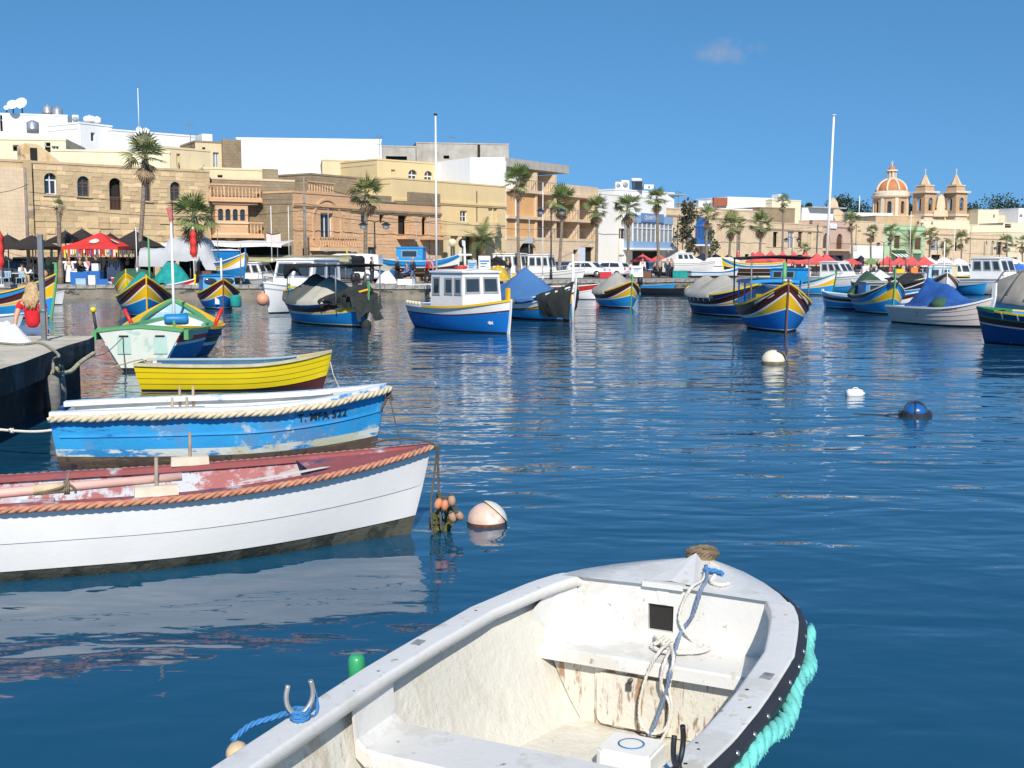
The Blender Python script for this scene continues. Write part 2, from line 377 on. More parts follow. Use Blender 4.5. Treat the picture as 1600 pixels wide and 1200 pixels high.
wfr_grey = M('grey_frame', (0.30, 0.31, 0.32), 0.5, 0.1)
steel = M('steel', (0.42, 0.43, 0.44), 0.35, 0.1, 4, metal=0.7)
galv = M('galvanised_pole', (0.20, 0.205, 0.21), 0.5, 0.15, 3, metal=0.3)
blackm = M('black_metal', (0.018, 0.018, 0.02), 0.5, 0.1)
white_p = M('white_paint', (0.80, 0.80, 0.79), 0.45, 0.03)
def arch_pts(x0, x1, zs, rise, n=8):
 c = (x0 + x1) / 2; rx = (x1 - x0) / 2
 return [(c - rx * math.cos(math.pi * i / n), zs + rise * math.sin(math.pi * i / n)) for i in range(n + 1)]
def facade(mb, w, h, ops, t=0.3, mi=0, y=0.0, top=None):
 xs = sorted({0, w, *[o['x0'] for o in ops], *[o['x1'] for o in ops]}); zs = sorted({0, h, *[o['z0'] for o in ops], *[o['z1'] for o in ops]})
 for a, b_ in zip(xs, xs[1:]):
  for c, d in zip(zs, zs[1:]):
   mx, mz = (a + b_) / 2, (c + d) / 2
   if any(o['x0'] < mx < o['x1'] and o['z0'] < mz < o['z1'] for o in ops): continue
   mb.add([(a, y, c), (b_, y, c), (b_, y, d), (a, y, d)], [(0, 1, 2, 3)], mi)
 for o in ops:
  x0, x1, z0, z1 = o['x0'], o['x1'], o['z0'], o['z1']; t_ = o.get('t', t)
  if o.get('arch'):
   rise = min((x1 - x0) / 2, (z1 - z0) * 0.5) * o.get('rise', 1); zs_ = z1 - rise; ap = arch_pts(x0, x1, zs_, rise)
   half = len(ap) // 2
   mb.add([(x0, y, z1)] + [(a, y, b_) for a, b_ in ap[:half + 1]][::-1], [tuple(range(half + 2))], mi)
   mb.add([(x1, y, z1)] + [(a, y, b_) for a, b_ in ap[half:]][::-1], [tuple(range(len(ap) - half + 1))], mi)
   path = [(x0, z0)] + ap + [(x1, z0)]
  else: path = [(x0, z0), (x0, z1), (x1, z1), (x1, z0)]
  path = path + [path[0]]
  mb.grid([[(a, y, b_) for a, b_ in path], [(a, y + t_, b_) for a, b_ in path]], mi=mi, smooth=False)
class Fr:
 """facade plane standing between two photo columns at given distances"""
 def __init__(s, pl, yl, pr, yr, ground=QZ):
  s.p0 = Vector((X(pl, yl), yl, ground)); p1 = Vector((X(pr, yr), yr, ground)); d = p1 - s.p0
  s.w = d.length; s.a = math.atan2(d.y, d.x); s.u = d / s.w; s.n = Vector((s.u.y, -s.u.x, 0)); s.g = ground
 def at(s, px, py, off=0.0):
  r = ray(px, py); o = Vector((0, 0, CAM_H)); p = s.p0 + s.n * off
  t = (p - o).dot(s.n) / r.dot(s.n); q = o + r * t - s.p0
  return q.dot(s.u), q.z
 def op(s, x0, y0, x1, y1, **k):
  cx = (x0 + x1) / 2; cy = (y0 + y1) / 2
  a = s.at(x0, cy)[0]; b_ = s.at(x1, cy)[0]; z1 = s.at(cx, y0)[1]; z0 = max(0.03, s.at(cx, y1)[1])
  return dict(x0=max(0.05, a), x1=min(s.w - 0.05, b_), z0=z0, z1=z1, **k)
def fill_opening(root, o, wall_y=0.0):
 x0, x1, z0, z1 = o['x0'], o['x1'], o['z0'], o['z1']; k = o.get('kind', 'glass'); ty = wall_y + o.get('t', 0.3) * 0.7; fm = o.get('fm', wfr_white)
 rise = min((x1 - x0) / 2, (z1 - z0) * 0.5) * o.get('rise', 1) if o.get('arch') else 0
 outline = [(x0, z0)] + (arch_pts(x0, x1, z1 - rise, rise) if rise else [(x0, z1), (x1, z1)]) + [(x1, z0)]
 if k == 'void':
  return
 mb = MB(); fw = min(0.09, (x1 - x0) * 0.12)
 if k in ('glass', 'pale'):
  mb.bb(x0, x0 + fw, ty - .03, ty + .03, z0, z1 - rise); mb.bb(x1 - fw, x1, ty - .03, ty + .03, z0, z1 - rise)
  mb.bb(x0 + fw, x1 - fw, ty - .03, ty + .03, z0, z0 + fw)
  if rise: mb.bb(x0 + fw, x1 - fw, ty - .03, ty + .03, z1 - rise - fw, z1 - rise); mb.bb((x0 + x1) / 2 - fw / 3, (x0 + x1) / 2 + fw / 3, ty - .03, ty + .03, z1 - rise, z1)
  else: mb.bb(x0 + fw, x1 - fw, ty - .03, ty + .03, z1 - fw, z1)
  for i in range(1, o.get('nx', 2)):
   c = x0 + (x1 - x0) * i / o.get('nx', 2); mb.bb(c - fw / 2, c + fw / 2, ty - .035, ty + .025, z0 + fw, z1 - rise - fw)
  for i in range(1, o.get('nz', 1)):
   c = z0 + (z1 - z0) * i / o.get('nz', 1); mb.bb(x0 + fw, x1 - fw, ty - .028, ty + .022, c - fw / 3, c + fw / 3)
  win = mb.build(o.get('name', 'window'), fm, root)
  p = MB(); p.add([(a, ty + 0.01, b_) for a, b_ in outline], [tuple(range(len(outline)))]); p.build('pane', glass if k == 'glass' else glass_l, win)
 elif k in ('door', 'shutter'):
  nb = max(2, int((x1 - x0) / 0.35))
  for i in range(nb):
   a = x0 + (x1 - x0) * i / nb; b_ = x0 + (x1 - x0) * (i + 1) / nb
   zt = z1 - rise * 0.8
   mb.bb(a + .015, b_ - .015, ty - .02, ty + .03, z0, zt)
   if k == 'shutter':
    z = z0 + .1
    while z < zt - .1: mb.bb(a + .04, b_ - .04, ty - .035, ty - .02, z, z + .06); z += .13
  mb.add([(a, ty + 0.035, b_) for a, b_ in outline], [tuple(range(len(outline)))])
  win = mb.build('door' if k == 'door' else 'shutter', fm, root)
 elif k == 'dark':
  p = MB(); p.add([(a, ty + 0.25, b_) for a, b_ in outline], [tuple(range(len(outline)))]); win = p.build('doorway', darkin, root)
  if o.get('rail'):
   r = MB(); r.bb(x0, x1, ty - .05, ty - .02, z0 + .9, z0 + .95)
   for i in range(9): c = x0 + (x1 - x0) * (i + .5) / 9; r.bb(c - .02, c + .02, ty - .045, ty - .025, z0, z0 + .9)
   r.build('railing', wfr_brown, win)
 if o.get('sill'):
  MB().bb(x0 - .12, x1 + .12, wall_y - .12, wall_y + .1, z0 - .12, z0 - .002).build('sill', o.get('sm', lime2), win)
def house(name, label, pl, yl, pr, yr, top, depth, mat, ops=(), cat='house', ground=QZ, roofm=None, cornice=None, group=None, parapet=0.0, sidem=None, trim=None, slope=0.0):
 F = Fr(pl, yl, pr, yr, ground); h = atY(pl, top, yl).z - ground
 root = thing(name, label, cat, F.p0, F.a, group); F.root = root; F.h = h
 O = [F.op(*o[0], **o[1]) for o in ops]; F.ops = O
 mb = MB(); facade(mb, F.w, h, O); mb.build('wall', mat, root)
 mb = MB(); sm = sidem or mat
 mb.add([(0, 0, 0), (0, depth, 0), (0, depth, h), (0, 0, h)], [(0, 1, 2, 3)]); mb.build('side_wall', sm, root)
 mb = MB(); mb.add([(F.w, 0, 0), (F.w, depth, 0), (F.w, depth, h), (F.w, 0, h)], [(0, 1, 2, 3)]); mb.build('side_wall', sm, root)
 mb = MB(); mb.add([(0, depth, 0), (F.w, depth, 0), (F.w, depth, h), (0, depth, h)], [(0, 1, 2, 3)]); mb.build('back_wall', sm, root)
 mb = MB(); mb.bb(0.0, F.w, 0.31, depth, h - 0.5, h - 0.42); mb.build('roof', roofm or grey_r, root)
 # parapet cap: a thin course standing proud of the wall
 mb = MB(); q = 0.05
 for a in ((-q, F.w + q, -q, .32), (-q, .3, .325, depth), (F.w - .3, F.w + q, .325, depth), (.305, F.w - .305, depth - .3, depth + q)): mb.bb(*a, h + .003, h + .16)
 mb.build('parapet_cap', trim or sm, root)
 if cornice:
  for z in cornice: zz = F.at(pl, z)[1]; mb = MB(); mb.bb(-.02, F.w + .02, -.16, -.003, zz - .14, zz + .06); mb.bb(-.02, F.w + .02, -.09, -.004, zz - .26, zz - .142); mb.build('cornice', trim or mat, root)
 for o in O: fill_opening(root, o)
 return F
def balustrade(root, x0, x1, y0, z0, hgt, mat, n, name='balustrade', rail=0.09):
 """stone balcony parapet: every baluster its own piece"""
 b = MB().bb(x0, x1, y0, y0 + .2, z0, z0 + .1).bb(x0, x1, y0 - .02, y0 + .22, z0 + hgt - .1, z0 + hgt).build(name, mat, root)
 prof = [(.04, 0), (.06, .03), (.035, .12), (.075, .38), (.04, .62), (.06, .72), (.06, .76)]; k = (hgt - .2) / .76
 bal = None
 for i in range(n):
  if bal is None: bal = MB().lathe([(r_, z * k) for r_, z in prof], n=6).build('baluster', mat, b); o = bal
  else: o = bal.copy(); COL.objects.link(o)
  o.location = (x0 + (x1 - x0) * (i + .5) / n, y0 + .1, z0 + .1)
 return b
def stones(root, w, z0, z1, ops, mat, bw=.6, bh=.32, n_parts=300, name='stone', rough=0.05, parent=None, x0=0.0, seed=1, dep=.012):
 """coursed blocks standing proud of a wall, openings left free; the biggest are parts, the rest one stuff part"""
 rnd = random.Random(seed); rest = MB(); cnt = 0
 vars_ = []
 for k in range(8):
  L = bw * (0.62 + 0.12 * k); m = MB(); d = dep + rough * rnd.random(); jt_ = .02 if rough > .05 else .006
  vs = [(sx * L / 2 * (1 if y == 0 else .96) + rnd.uniform(-jt_, jt_), y, sz * bh / 2 * (1 if y == 0 else .9) + rnd.uniform(-jt_, jt_) * .7) for y in (0, -d) for sx, sz in ((-1, -1), (1, -1), (1, 1), (-1, 1))]
  m.add(vs, [(4, 5, 6, 7), (0, 1, 5, 4), (1, 2, 6, 5), (2, 3, 7, 6), (3, 0, 4, 7)]); vars_.append((L, m))
 meshes = {}
 z = z0 + bh / 2
 while z < z1 - bh / 2 + .02:
  x = x0 - rnd.random() * bw * .5
  while True:
   k = rnd.randrange(8); L = vars_[k][0]
   if x + L > w: break
   cx = x + L / 2
   ok = x >= x0 - 0.01 and not any(o['x0'] - .02 < cx + L / 2 and cx - L / 2 < o['x1'] + .02 and o['z0'] - .02 < z + bh / 2 and z - bh / 2 < o['z1'] + .02 for o in ops)
   if ok:
    dz = rnd.uniform(-.01, .01); dy = -rnd.uniform(.002, .002 + dep)
    if cnt < n_parts:
     if k not in meshes: o_ = vars_[k][1].build(name, mat, root); meshes[k] = o_
     else: o_ = meshes[k].copy(); COL.objects.link(o_)
     o_.location = (cx, dy, z + dz); o_.rotation_euler = (0, rnd.uniform(-.01, .01), 0)
    else: rest.add([(a + cx, b_ + dy, c + z + dz) for a, b_, c in vars_[k][1].v], vars_[k][1].f)
    cnt += 1
   x += L + .012
  z += bh + .012
 if rest.f: stuff(rest.build('stonework', mat, root))
# ---------------------------------------------------------------- the waterfront, left to right
G = dict(kind='glass');
# 1 old stone building with arched windows
ws = dict(arch=True, kind='glass', fm=wfr_brown, sill=True, sm=lime, t=.35)
F1 = house('stone_building', 'long old limestone building with five arched openings above rough lower wall', -60, 79.3, 331, 91.5, 248, 9, lime, [
 ((69, 270, 89, 304), dict(ws, fm=wfr_white)), ((121, 275, 140, 307), dict(ws, nz=2)), ((171, 278, 190, 328), dict(arch=True, kind='dark', rail=True)), ((225, 282, 236, 314), dict(ws)), ((266, 284, 282, 314), dict(ws, nz=2)),
 ((46, 268, 52, 300), dict(kind='dark'))], cornice=None, trim=lime)
stone1 = M('old_stone', (0.64, 0.475, 0.275), 0.92, 0.12, 0.9, wear=[((0.60, 0.40, 0.17), 0.40, 0.8), ((0.70, 0.56, 0.37), 0.34, 1.1), ((0.30, 0.23, 0.15), 0.30, 0.6)], bump=0.7, bscale=5, isl=0.24)
ostone = M('orange_stone', (0.68, 0.425, 0.24), 0.92, 0.06, 0.7, bump=0.4, bscale=6, isl=0.09, wear=[((0.55, 0.35, 0.2), 0.2, 0.6)])
ro = [F1.op(69, 270, 89, 304), F1.op(121, 275, 140, 307), F1.op(171, 278, 190, 328), F1.op(225, 282, 236, 314), F1.op(266, 284, 282, 314), F1.op(46, 268, 52, 300)]
zmid = F1.at(180, 332)[1]
stones(F1.root, F1.w - .1, 1.2, zmid, [], stone1, .8, .42, 150, 'stone', .09, x0=F1.at(38, 350)[0], seed=3)
stones(F1.root, F1.w - .1, zmid + .05, F1.h - .15, ro, stone1, .62, .29, 150, 'stone', .012, x0=F1.at(38, 300)[0], seed=4)
# rounded stone gable and render on its left end
mb = MB(); gx = [F1.at(p, 250)[0] for p in (34, 40, 58, 72, 84, 97)]; gz = [F1.at(p, q)[1] for p, q in ((34, 228), (40, 224), (60, 225), (72, 234), (84, 245), (97, 255))]
mb.prism([(gx[0], F1.h + .17)] + list(zip(gx, gz)), 0.0, .8, axis='Y'); mb.build('gable', stone1, F1.root)
o = F1.op(47, 231, 58, 252); MB().bb(o['x0'], o['x1'], -.03, -.004, o['z0'], o['z1']).build('niche', darkin, F1.root)
a0 = F1.at(-20, 300)[0]; a1 = F1.at(37, 300)[0]
MB().bb(a0, a1, -.22, -.004, 0, F1.at(20, 262)[1]).build('buttress', lime2, F1.root)
MB().bb(a1 - .05, a1 + .5, -.3, -.224, 0, F1.at(38, 250)[1]).build('quoin', stone1, F1.root)
# 2 cream house rising behind it
F2 = house('cream_house', 'cream rendered house with flat roof rising behind the arched stone building', -80, 96, 110, 97.5, 217, 8, cream2, [((70, 222, 79, 238), dict(kind='dark')), ((81, 228, 92, 240), dict(G)), ((20, 226, 30, 236), dict(kind='dark'))])
F2b = house('cream_house', 'long blank cream wall house behind the round gable and the tall palm', 88, 95, 270, 97, 236, 8, cream2)
F2c = house('cream_house', 'cream block with shaded face between tall palm and brown house', 268, 97, 333, 100, 232, 8, cream, [((276, 240, 282, 262), dict(kind='shutter', fm=cream))])
# 3 white blocks on the skyline
F3 = house('white_block', 'white rendered block topped with satellite dishes and water tanks at left edge', -90, 110, 114, 113, 176, 9, white_r, [((0, 180, 4, 205), dict(kind='dark'))])
F3b = house('white_block', 'small white roof block with dark window beside the satellite dish block', 113, 112, 135, 113, 194, 8, white_r, [((117, 205, 128, 222), dict(G))])
F3c = house('white_block', 'white cube with small window and white tanks on its roof', 133, 110, 182, 113, 193, 8, white_b, [((142, 207, 149, 221), dict(G, nx=1)) ])
F3d = house('white_block', 'long white block stepping down behind the tall palm crown', 181, 112, 313, 118, 204, 8, white_r)
F3e = house('brown_house', 'brown stone house with broken roof line left of the big white wall', 310, 112, 376, 114, 222, 8, cream, [((333, 238, 342, 262), dict(kind='pale')), ((316, 230, 321, 238), dict(kind='dark'))], sidem=brownst)
MB().bb(F3e.at(346, 230)[0], F3e.at(375, 230)[0], -.4, -.01, F3e.at(350, 300)[1], F3e.at(350, 218)[1]).build('buttress', brownst, F3e.root)
MB().bb(F3e.at(318, 230)[0], F3e.at(334, 230)[0], .4, 3, F3e.h + .17, F3e.h + .85).build('roof_room', white_r, F3e.root)
# 4 big white party wall
F6 = house('white_building', 'huge blank bright white party wall high above the roofs', 374, 128, 598, 130, 217, 14, white_b)
# 5 house with carved stone bay
F4 = house('bay_house', 'stone house with carved enclosed bay and balustraded balcony beside cream roof room', 303, 91.6, 462, 95.5, 279, 9, brownst, [((431, 338, 433, 358), dict(kind='dark')), ((345, 395, 400, 432), dict(kind='dark')) ], sidem=lime2)
b0 = F4.at(327, 330)[0]; b1 = F4.at(397, 330)[0]; zb = F4.at(350, 311)[1]; zt = F4.at(350, 289)[1]
MB().bb(b0 - .3, b1 + .3, -1.25, -.004, zb - .25, zb).bb(b0, b1, -1.05, -.004, zb - .45, zb - .253).build('balcony_slab', orange, F4.root)
balustrade(F4.root, b0 - .3, b1 + .3, -1.22, zb + .003, zt - zb, orange, 15)
w0 = F4.at(331, 330)[0]; w1 = F4.at(382, 330)[0]; z0 = F4.at(350, 367)[1]; z1_ = zb - .46; zl = F4.at(350, 345)[1]
bay = MB(); bops = []
nw = 4; span = (w1 - w0)
for i in range(nw):
 c = w0 + span * (i + .75) / (nw + .5); bops.append(dict(x0=c - .2, x1=c + .2, z0=zl, z1=F4.at(350, 327)[1], arch=True))
bm_ = MB(); tmp = MB(); facade(tmp, span, z1_ - z0, [dict(o, x0=o['x0'] - w0, x1=o['x1'] - w0, z0=o['z0'] - z0, z1=o['z1'] - z0) for o in bops], t=.2)
bm_.add([(a + w0, b_ - .95, c + z0) for a, b_, c in tmp.v], tmp.f)
bm_.add([(w0, -.95, z0), (w0, 0, z0), (w0, 0, z1_), (w0, -.95, z1_)], [(0, 1, 2, 3)]); bm_.add([(w1, -.95, z0), (w1, 0, z0), (w1, 0, z1_), (w1, -.95, z1_)], [(0, 1, 2, 3)])
bayo = bm_.build('bay', orange, F4.root)
MB().bb(w0 - .1, w1 + .1, -1.03, -.955, z0, z0 + .12).bb(w0 - .1, w1 + .1, -1.03, -.955, zl - .25, zl - .1).build('moulding', lime2, bayo)
for o in bops: p = MB(); p.add([(o['x0'], -.8, o['z0']), (o['x1'], -.8, o['z0']), (o['x1'], -.8, o['z1']), (o['x0'], -.8, o['z1'])], [(0, 1, 2, 3)]); p.build('pane', glass, bayo)
MB().bb(b0 - .1, b1 + .4, -1.25, -.004, z0 - .25, z0 - .003).build('balcony_slab', orange, F4.root)
balustrade(F4.root, w1 + .02, b1 + .35, -1.2, z0 + .0, F4.at(390, 348)[1] - z0, orange, 4)
MB().bb(F4.at(400, 340)[0], F4.at(460, 340)[0], -.18, -.004, F4.at(430, 372)[1], F4.at(430, 354)[1]).build('low_parapet', orange, F4.root)
F4b = house('roof_room', 'cream roof room with brown block side above the carved bay house', 322, 97, 436, 99.5, 264, 6, cream, [((340, 273, 348, 285), dict(kind='dark')), ((362, 282, 375, 288), dict(kind='dark'))])
MB().bb(F4b.at(410, 280)[0], F4b.w + .06, -.1, -.004, 0, F4b.h + .17).build('pier', brownst, F4b.root)
# 6 orange stone house with arch window and balcony
wo = dict(kind='glass', fm=wfr_white)
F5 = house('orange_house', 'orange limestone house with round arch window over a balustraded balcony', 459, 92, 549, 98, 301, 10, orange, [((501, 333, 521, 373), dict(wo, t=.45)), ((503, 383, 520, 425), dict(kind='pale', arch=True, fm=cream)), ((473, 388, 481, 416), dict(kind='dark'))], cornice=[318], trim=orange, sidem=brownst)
# recessed arch around the window
zc = F5.at(511, 345)[1]; cx = F5.at(511, 345)[0]; rad = (F5.at(532, 345)[0] - F5.at(491, 345)[0]) / 2
mb = MB(); ap = arch_pts(cx - rad, cx + rad, zc, rad, 14); ap2 = arch_pts(cx - rad - .18, cx + rad + .18, zc, rad + .18, 14)
mb.grid([[(a, -.1, b_) for a, b_ in ap], [(a, -.1, b_) for a, b_ in ap2], [(a, -.004, b_) for a, b_ in ap2]], smooth=False); mb.grid([[(a, -.1, b_) for a, b_ in ap], [(a, -.004, b_) for a, b_ in ap]], smooth=False)
for sx in (-1, 1): mb.bb(cx + sx * (rad + .09) - .09, cx + sx * (rad + .09) + .09, -.1, -.004, F5.at(511, 374)[1], zc)
mb.build('arch_moulding', orange, F5.root)
balustrade(F5.root, F5.at(483, 305)[0], F5.at(524, 305)[0], .02, F5.h - 1.0 + 1.0 + .17, .85, orange, 10)
zb = F5.at(511, 388)[1]; MB().bb(F5.at(483, 380)[0], F5.at(544, 380)[0], -1.1, -.004, zb - .22, zb).build('balcony_slab', lime2, F5.root)
balustrade(F5.root, F5.at(484, 380)[0], F5.at(543, 380)[0], -1.08, zb + .002, .85, orange, 15)
stones(F5.root, F5.w, .1, F5.h - .9, [F5.op(501, 325, 521, 374), F5.op(491, 324, 532, 374), F5.op(503, 383, 520, 425), F5.op(473, 388, 481, 416), F5.op(470, 312, 549, 322)], ostone, .62, .27, 90, 'stone', .006, seed=9)
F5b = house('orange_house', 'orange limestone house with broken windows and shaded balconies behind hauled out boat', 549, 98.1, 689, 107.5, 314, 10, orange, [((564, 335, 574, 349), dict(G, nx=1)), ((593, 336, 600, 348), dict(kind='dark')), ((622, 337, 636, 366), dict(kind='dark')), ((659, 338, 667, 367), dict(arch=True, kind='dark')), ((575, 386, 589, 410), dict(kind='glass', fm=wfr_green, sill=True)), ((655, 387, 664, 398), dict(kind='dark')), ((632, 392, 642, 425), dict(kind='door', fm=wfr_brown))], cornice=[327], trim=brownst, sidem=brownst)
for (pa, pb, pz) in ((619, 645, 369), (655, 686, 370)):
 zz = F5b.at(pa, pz)[1]; MB().bb(F5b.at(pa, pz)[0], F5b.at(pb, pz)[0], -1.2, -.004, zz - .25, zz).build('balcony_slab', orange, F5b.root)
stones(F5b.root, F5b.w, .1, F5b.h - .6, [F5b.op(564, 333, 574, 350), F5b.op(593, 334, 600, 349), F5b.op(620, 335, 638, 371), F5b.op(655, 336, 686, 371), F5b.op(573, 384, 591, 412), F5b.op(655, 385, 664, 400), F5b.op(632, 390, 642, 440), F5b.op(549, 325, 688, 331)], ostone, .62, .27, 90, 'stone', .006, seed=10)
MB().bb(0, F5b.at(612, 300)[0], .02, .3, F5b.h + .17, F5b.h + .6).bb(F5b.at(640, 310)[0], F5b.w, .02, .3, F5b.h + .17, F5b.h + 1.1).build('parapet', brownst, F5b.root)
F5c = house('roof_room', 'brown block roof room with two dark windows above the orange houses', 487, 103, 616, 112, 273, 7, brownst, [((589, 289, 596, 299), dict(kind='dark')), ((604, 291, 611, 303), dict(kind='dark'))], sidem=brownst)
# 7 cream building with four arched windows, set back
aw = dict(arch=True, kind='glass', nz=2)
F7l = house('cream_building', 'plain cream blank wall right in front of the huge white wall', 506, 122, 592, 123, 251, 8, cream)
F7 = house('cream_building', 'cream building with a row of four small arched windows near its roof', 591, 118, 741, 127, 250, 9, yellow_r, [((638, 265, 652, 281), dict(aw)), ((663, 267, 676, 283), dict(aw)), ((687, 270, 700, 285), dict(aw)), ((712, 272, 725, 287), dict(aw)), ((611, 265, 618, 276), dict(kind='shutter', fm=cream))])
# 8 yellow building with porch
F8 = house('yellow_building', 'yellow rendered building with square columned porch and balcony above', 615, 106, 790, 118.5, 279, 10, yellow_r, [((719, 329, 730, 347), dict(kind='glass', nz=2)), ((763, 323, 770, 347), dict(kind='shutter', fm=cream)), ((771, 323, 777, 347), dict(kind='shutter', fm=cream)), ((728, 368, 737, 405), dict(kind='dark')), ((745, 372, 754, 410), dict(kind='shutter', fm=brownst)), ((775, 392, 785, 422), dict(kind='door', fm=wfr_brown)) ], cornice=[311])
zp = F8.at(720, 364)[1]; pa = F8.at(698, 364, 2.2)[0]; pb = F8.at(757, 364)[0]
MB().bb(pa, pb, -2.2, -.004, zp - .35, zp).bb(pa + .1, pb - .1, -2.15, -1.95, zp + .002, zp + .95).bb(pa + .1, pa + .3, -1.945, -.004, zp + .002, zp + .95).bb(pb - .3, pb - .1, -1.945, -.004, zp + .002, zp + .95).build('porch_roof', yellow_r, F8.root)
for c in (pa + 1.9, pa + .3, pb - .3):
 MB().box((c, -1.95, (zp - .355) / 2), (.5, .42, zp - .355)).build('column', cream, F8.root)
MB().bb(pa - 3, pa + .25, -.6, -.004, 0, zp - .6).build('garden_wall', yellow_r, F8.root)
# 9 raw concrete rooftop blocks
F9 = house('concrete_building', 'raw grey concrete rooftop structure on the skyline behind white wall', 652, 150, 795, 152, 224, 8, grey_r, [((693, 243, 702, 248), dict(kind='dark'))])
MB().bb(F9.at(746, 230)[0], F9.at(750, 230)[0], -.1, -.004, F9.h - 3, F9.h).build('slot', darkin, F9.root)
F9b = house('concrete_building', 'low grey concrete shed with long dark opening on the roofs', 590, 146, 651, 147, 229, 8, grey_r, [((603, 244, 636, 250), dict(kind='dark'))])
# 10 unfinished building: frame of slabs and fins with orange back walls
F10 = Fr(789, 118.6, 934, 134); h10 = F10.at(789, 246)[1]
r10 = thing('unfinished_building', 'unfinished concrete building with open loggias and white party wall', 'building', F10.p0, F10.a)
xw = F10.at(889, 300)[0]; zfl = [F10.at(811, q)[1] for q in (370, 337.5, 296, 262)]   # floor levels
D = 9
P0 = Vector((X(735, 118.6), 118.6));
MB().bb(-.02, .28, .03, D, 0, h10 - .35).build('party_wall', white_b, r10)
mb = MB(); x_l = F10.w * 0  # white wall facing the viewer, left of the corner
mb.build
ang = -F10.a
lv = Vector((P0.x - F10.p0.x, P0.y - F10.p0.y, 0)); lv.rotate(Matrix.Rotation(-F10.a, 3, 'Z'))
q = MB(); q.add([(0, 0, 0), (lv.x, lv.y, 0), (lv.x, lv.y, h10), (0, 0, h10)], [(0, 1, 2, 3)]); q.add([(lv.x, lv.y, 0), (lv.x + 3, lv.y + 8, 0), (lv.x + 3, lv.y + 8, h10), (lv.x, lv.y, h10)], [(0, 1, 2, 3)]); q.build('party_wall', white_b, r10)
z3 = zfl[3]; mb = MB(); mb.bb(.29, xw, 0, D, z3, h10).build('roof_band', grey_r, r10)
xr = F10.w; z_open = [(zfl[0], zfl[1]), (zfl[1], zfl[2]), (zfl[2], z3)]
for i, z in enumerate(zfl[:3]): MB().bb(.29, xr if i < 2 else xr, -.25 if i else -.05, D, z - .3, z).build('floor_slab', lime2, r10)
MB().bb(xw + .02, xr, 0, D, zfl[2] + .003, zfl[2] + 1.0).build('parapet', lime2, r10)
bays = [F10.at(p, 320)[0] for p in (808, 838, 868, 904, 932)]
for i, (za, zb_) in enumerate(z_open):
 for k, x in enumerate(bays):
  if i == 2 and x > xw + .2: continue
  MB().bb(x - .18, x + .18, -.02, 2.6, za + .002, zb_ - .302).build('fin_wall', lime2 if k else white_r, r10)
 xe = xr if i < 2 else xw
 MB().bb(.29, xe, 2.62, 2.8, za + .002, zb_ - .302).build('back_wall', [orange_r, orange_r, grey_r][i], r10)
 if i < 2: MB().bb(.5, bays[1] - .2, .1, .25, za + .002, zb_ - .302).build('infill_wall', orange_r, r10)
for i in (0, 1, 2):
 rl = MB(); za = z_open[i][0]
 for k in range(len(bays) - 1):
  if (i == 2 and k > 1) or (i < 2 and k == 0): continue
  rl.bb(bays[k] + .2, bays[k + 1] - .2, -.15, -.11, za + .95, za + 1.0)
  for j in range(8): c = bays[k] + .3 + (bays[k + 1] - bays[k] - .6) * j / 7; rl.bb(c - .015, c + .015, -.145, -.115, za, za + .95)
 rl.build('railing', galv, r10)
gf = MB(); gops = [F10.op(812, 378, 838, 405, arch=True), F10.op(896, 390, 903, 425), F10.op(914, 386, 928, 412)]; facade(gf, xr, zfl[0] - .302, gops, t=.4); gf.build('wall', lime2, r10)
for o in gops: fill_opening(r10, dict(o, kind='dark'))
MB().bb(xr - .28, xr, .42, D, 0, zfl[2] + 1).build('side_wall', lime2, r10)
MB().bb(F10.at(903, 400)[0], F10.at(913, 400)[0], -.12, -.006, F10.at(905, 418)[1], F10.at(905, 387)[1]).build('wall_banner', M('banner_pale', (0.62, 0.68, 0.76), 0.6, 0.1, 3), r10)
# 11 white restaurant with pale blue bay
F11 = house('white_restaurant', 'white rendered restaurant with pale blue glazed bay over a dark shopfront', 933, 134.2, 1040, 147, 303, 9, M('white_warm', (.84, .80, .71), .9, .03, .5, streak=.08), [((967, 357, 977, 374), dict(G)), ((988, 392, 1036, 425), dict(kind='dark', t=.8)), ((966, 398, 976, 424), dict(kind='door', fm=wfr_white)), ((961, 317, 968, 325), dict(kind='dark'))])
b0 = F11.at(990, 350, 1.3)[0]; b1 = F11.at(1037, 350)[0]; zb0 = F11.at(1010, 388)[1]; zb1 = F11.at(1010, 378)[1]; zb2 = F11.at(1010, 350)[1]; zb3 = F11.at(1010, 338)[1]
bay = MB().bb(b0, b1, -1.3, -.004, zb0, zb1).bb(b0, b1, -1.3, -.004, zb2, zb3).build('bay', wfr_pale, F11.root)
fr = MB(); n = 9
for i in range(n + 1): x = b0 + (b1 - b0) * i / n; fr.bb(x - .06, x + .06, -1.28, -1.18, zb1 + .001, zb2 - .001)
for k in (0, 1): fr.bb(b0, b0 + .1, -1.17 + k * .6, -1.07 + k * .6, zb1 + .001, zb2 - .001)
zm = zb1 + (zb2 - zb1) * .72; fr.bb(b0, b1, -1.29, -1.19, zm - .05, zm + .05)
win = fr.build('window', wfr_white, F11.root); MB().add([(b0 + .05, -1.2, zb1), (b1, -1.2, zb1), (b1, -1.2, zb2), (b0 + .05, -1.2, zb2)], [(0, 1, 2, 3)]).add([(b0 + .06, -1.2, zb1), (b0 + .06, 0, zb1), (b0 + .06, 0, zb2), (b0 + .06, -1.2, zb2)], [(0, 1, 2, 3)]).build('pane', glass_l, win)
MB().bb(b0 - .2, b1 + .2, -1.5, -.004, zb0 - .2, zb0 - .003).build('balcony_slab', white_r, F11.root)
sx0, sx1 = F11.at(1001, 345, 1.3)[0], F11.at(1036, 345, 1.3)[0]
